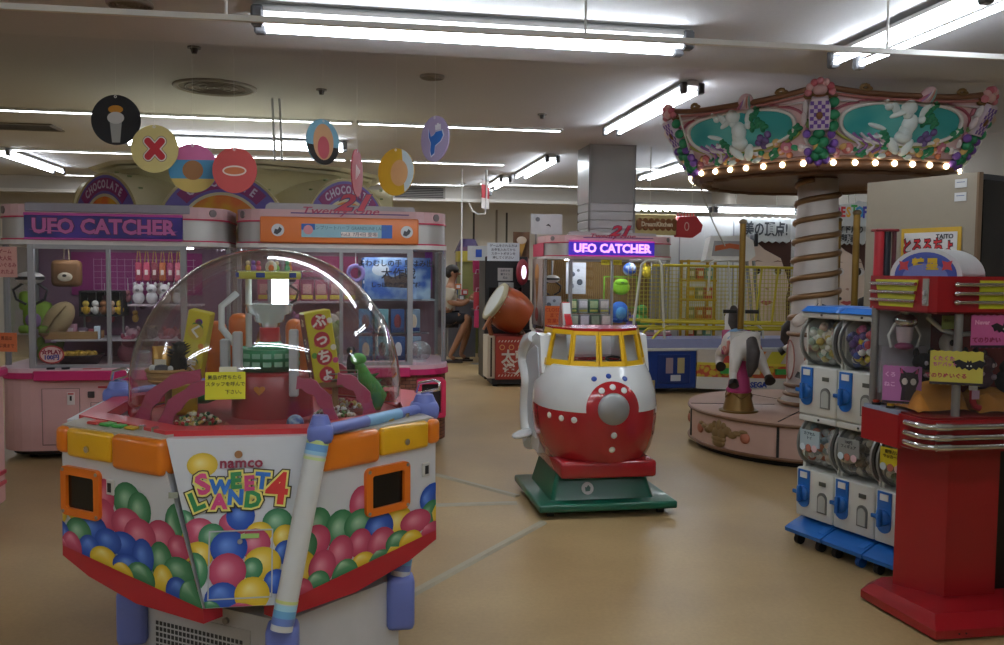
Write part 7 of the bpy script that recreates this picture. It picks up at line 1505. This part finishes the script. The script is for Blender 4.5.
# ------------------------------------------------------------------ photo booths and signs
pb = thing('photo_booth', 'white photo booth with two large face posters', 'photo booth', room(5.0, 11.45), TH)
WB = mat('d0d3d4', .5, 0, .04)
MB(WB).box(-1.25, 2.45, 0, 1.6, .02, 2.19).build('wall_panel', pb); MB(mat('8a8a9a', .5)).box(-1.25, 2.45, -.02, 0, .02, .40).build('kick_panel', pb)
for x in (-.55, .24, 1.05): MB(mat('9a9ea4', .5)).box(x-.008, x+.008, -.006, 0, .40, 2.19).build('panel_joint', pb)
def face_poster(x, w, seed):
    po = MB(mat('dcc8b8', .5, 0, .05)).box(x-w/2, x+w/2, -.012, 0, .35, 1.90).build('face_poster', pb)
    sh = lambda P, c, l, nm: MB(mat(c, .5)).at(T(x, -.012-.0015*l, 1.25) @ FRONT).prism(P, 0, .001).build(nm, po)
    sh([(-w/2, -.9), (-w/2+.12, -.9), (-w*.36, .3), (-w*.30, .62), (-w/2, .62)], 'b4bcc4', 1, 'background_print'); sh([(-w*.25, .64), (w/2, .64), (w/2, -.05), (w*.42, .15), (w*.30, .38), (-.02, .50)], '4a2c24', 2, 'hair_print'); sh([(w/2, .1), (w/2, -.9), (w*.46, -.9), (w*.42, -.2)], '5a382c', 2, 'hair_print')
    for s_ in (-.20, .20):
        sh(ngon(.10, 20, (s_*w*1.05+.03, .20), ry=.062), 'd8d4d0', 3, 'eye_white_print'); sh(ngon(.052, 18, (s_*w*1.05+.03, .20)), '2a201c', 4, 'iris_print'); sh([(s_*w*1.05+.03-.09, .235), (s_*w*1.05+.03, .262), (s_*w*1.05+.03+.09, .235), (s_*w*1.05+.03, .25)], '241a18', 5, 'lash_print'); sh([(s_*w+.03-.09, .32), (s_*w+.03, .35), (s_*w+.03+.09, .33), (s_*w+.03, .335)], '7a5244', 3, 'brow_print')
    sh([(.0, -.05), (.05, -.07), (.06, -.04), (.03, -.03)], 'b08a78', 3, 'nose_print'); sh([(-.07, -.24), (-.02, -.215), (.03, -.225), (.08, -.215), (.13, -.24), (.03, -.285)], 'b85a5c', 3, 'lips_print')
face_poster(.72, .76, 1); face_poster(1.95, .76, 2)
def jag(x, z, w, h, off, words, size, label, sx=1.0, ang=0):
    t = thing('lettered_banner', label, 'banner', room(5.0, 11.45)+room(x, 0)-Vector((0, 0, 0))+Vector((0, 0, z)), TH+R(ang)); t.location = room(5.0+x, 11.43-off, z)
    n = 14; P = [(-w/2+w*i/n, -h/2-(.03 if i % 2 else 0)) for i in range(n+1)]+[(w/2-w*i/n, h/2+(.03 if i % 2 else 0)) for i in range(n+1)]
    MB(mat('b4b8b8', .5)).at(FRONT).prism(P, -.01, .01).build('board', t)
    for i, s in enumerate(words): txt(s, size, mat('3a3e44', .5), T(0, -.012, (len(words)-1)*size*.55-i*size*1.1) @ FRONT, t, ext=.001, bold=.006, sx=sx)
    return t
jag(.68, 2.02, .74, .30, .05, ['美の頂点!'], .21, 'white jagged banner with black Japanese lettering on the booth', .74)
jag(1.92, 1.98, .56, .24, .05, ['アイドルの', '透明感'], .12, 'white jagged banner with two lettered rows on the booth', .8)
t = thing('rainbow_sign', 'white card with rainbow letters hung above the booth', 'hanging sign', room(6.92, 11.30, 2.26), TH); MB(mat('b8bcbc', .5)).at(FRONT).prism([(-.28, -.17), (.29, -.17), (.29, .16), (.10, .19), (.06, .15), (-.28, .12)], -.006, .006).build('card', t)
for i, (ch, c) in enumerate(zip('BESTOF', ('b03a8a', 'c83a3a', 'd8a02a', '3a9a4a', '3a8ac0', '3a3a9a'))): txt(ch, .19 if i < 4 else .22, mat(c, .4), T(-.21+.084*i, -.008, .02+(.03 if i == 3 else 0)) @ FRONT, t, ext=.002, bold=.008, sx=.75)
for x in (-.05, .05): MB(WT).cyl((x, 0, .15), (x, 0, .84), .008, n=8).build('hanger', t)
for i, (u0, u1) in enumerate(((3.72, 4.83), (4.92, 6.1))):
    p = room((u0+u1)/2, 11.33, 0); t = tube_fixture((p.x, p.y), TH, u1-u0, 2.36, 1, 'single bright tube above the '+('kitchen sign', 'Japanese lettered banner')[i], None, r=.026, power=.9); MB(WT).cyl((-.3, 0, 0), (-.3, 0, .74), .006, n=6).build('hanger', t); MB(WT).cyl((.3, 0, 0), (.3, 0, .74), .006, n=6).build('hanger', t)
ks = thing('kitchen_sign', 'brown and red kitchen themed sign over the cage game', 'sign', room(4.05, 11.30, 2.06), TH)
MB(mat('c0b078', .5)).box(-.34, .28, -.03, .03, -.14, .14, .01, 1).build('sign_board', ks)
b = MB(mat('7a4a22', .5)); [b.at(T(-.24+.082*i, -.035, .0) @ FRONT).ell((0, 0, 0), (.055, .085, .012), 12, 6) for i in range(7)]; b.at(Matrix()); b.build('brown_cloud', ks)
txt('DreamKitchen', .085, mat('d8ccb0', .5), T(-.0, -.052, 0) @ FRONT, ks, ext=.001, bold=.003, sx=.88)
MB(mat('a82c30', .5)).box(-.42, -.34, -.04, .04, -.10, .10, .02).build('red_end', ks)
rp_ = MB(mat('a82c30', .5)).at(T(.46, 0, -.02) @ FRONT).prism([(-.18, -.14), (.05, -.15), (.17, -.07), (.19, .02), (.10, .14), (-.14, .13), (-.18, .06)], -.05, .05).build('red_pot', ks)
MB(mat('c8b0a0', .5)).at(T(.42, -.052, -.02) @ FRONT).ring(ngon(.035, 18, ry=.06), ngon(.024, 18, ry=.046), 0, .003).build('zero_mark', rp_)
for i in range(6): MB(mat('c04a4c', .5)).cyl((.30+.045*i, -.03, .11), (.30+.045*i, -.03, .16), .008, n=6).build('pot_spike', rp_)
for i in range(5): MB(mat('8a8a6a', .5)).at(T(-.22+.10*i, -.035, .18) @ FRONT).cyl((0, 0, 0), (0, 0, .01), .024, n=14).build('light_dot', ks)
for x in (-.3, .25): MB(mat('6a6a6a', .5)).box(x-.01, x+.01, .03, .20, -.05, -.03).build('bracket', ks)
yr = thing('yellow_rack', 'yellow wire rack with snack boxes behind the cage', 'rack', room(4.42, 10.70), TH)
for x in (-.18, .18):
    for y in (-.12, .12): MB(mat('b8921e', .5)).box(x-.015, x+.015, y-.015, y+.015, 0, 1.58).build('upright', yr)
for z in (.55, .80, 1.05, 1.30, 1.55): MB(mat('c09a20', .5)).box(-.2, .2, -.14, .14, z, z+.025).build('shelf', yr)
rn = random.Random(12)
for i in range(12):
    z = (.575, .825, 1.075, 1.325)[i//3]; c = ('c8a020', 'c0702a', '8a8a5a', 'b84a3a', '6a9a8a')[rn.randrange(5)]
    t = thing('snack_box', ('lowest', 'second', 'third', 'top')[i//3]+' shelf snack box on the yellow rack, '+('beside the cage post', 'in the middle', 'toward the booth')[i % 3], 'box', room(4.42-.12+.12*(i % 3), 10.65, z), TH); MB(mat(c, .5)).box(-.045, .045, -.04, .04, 0, .15, .003, 1).build('carton', t); MB(mat('d8d0b0', .5)).box(-.03, .03, -.043, -.04, .05, .11).build('label_print', t)
# chain from the canopy
c0, c1 = Vector((1.25, 6.27, 2.52)), Vector((2.48, 9.75, 1.72)); b = MB(mat('b8b4a8', .4, .4)); 
for i in range(110):
    k = i/109; p = c0.lerp(c1, k); p.z -= .25*math.sin(k*PI)*.4; b.ell(p, (.007, .007, .012), 6, 4)
tag(b.build('bead_chain'), 'long pale bead chain slanting down from the carousel canopy', 'chain')
# low counter at the picture's edge
lc = thing('prize_counter', 'low pink counter with a red framed prize door near the cabinets', 'counter', (-2.72, 4.28, 0), TH)
MB(PINKB).box(-1.0, -.02, 0, .7, .05, .78, .01, 1).build('body', lc); MB(MAG).box(-1.02, .0, -.02, .72, .78, .83, .01, 1).build('top', lc)
o = MB(mat('d02a54', .4)).at(Matrix(((0, 0, 1, 0), (1, 0, 0, 0), (0, 1, 0, 0), (0, 0, 0, 1)))).ring(rr(.04, .34, .30, .74, .02, 3), rr(.08, .30, .34, .70, .01, 3), -.03, .012).build('prize_door_frame', lc); MB(mat('a8203a', .4)).box(-.03, -.012, .06, .32, .32, .72).build('prize_door', o)
for z in (.16, .22): MB(mat('c03a50', .4)).box(-.02, -.008, .02, .68, z, z+.02).build('trim_strip', lc)
MB(mat('1c1a1a', .6)).box(-.95, -.06, .05, .65, 0, .05).build('plinth', lc)
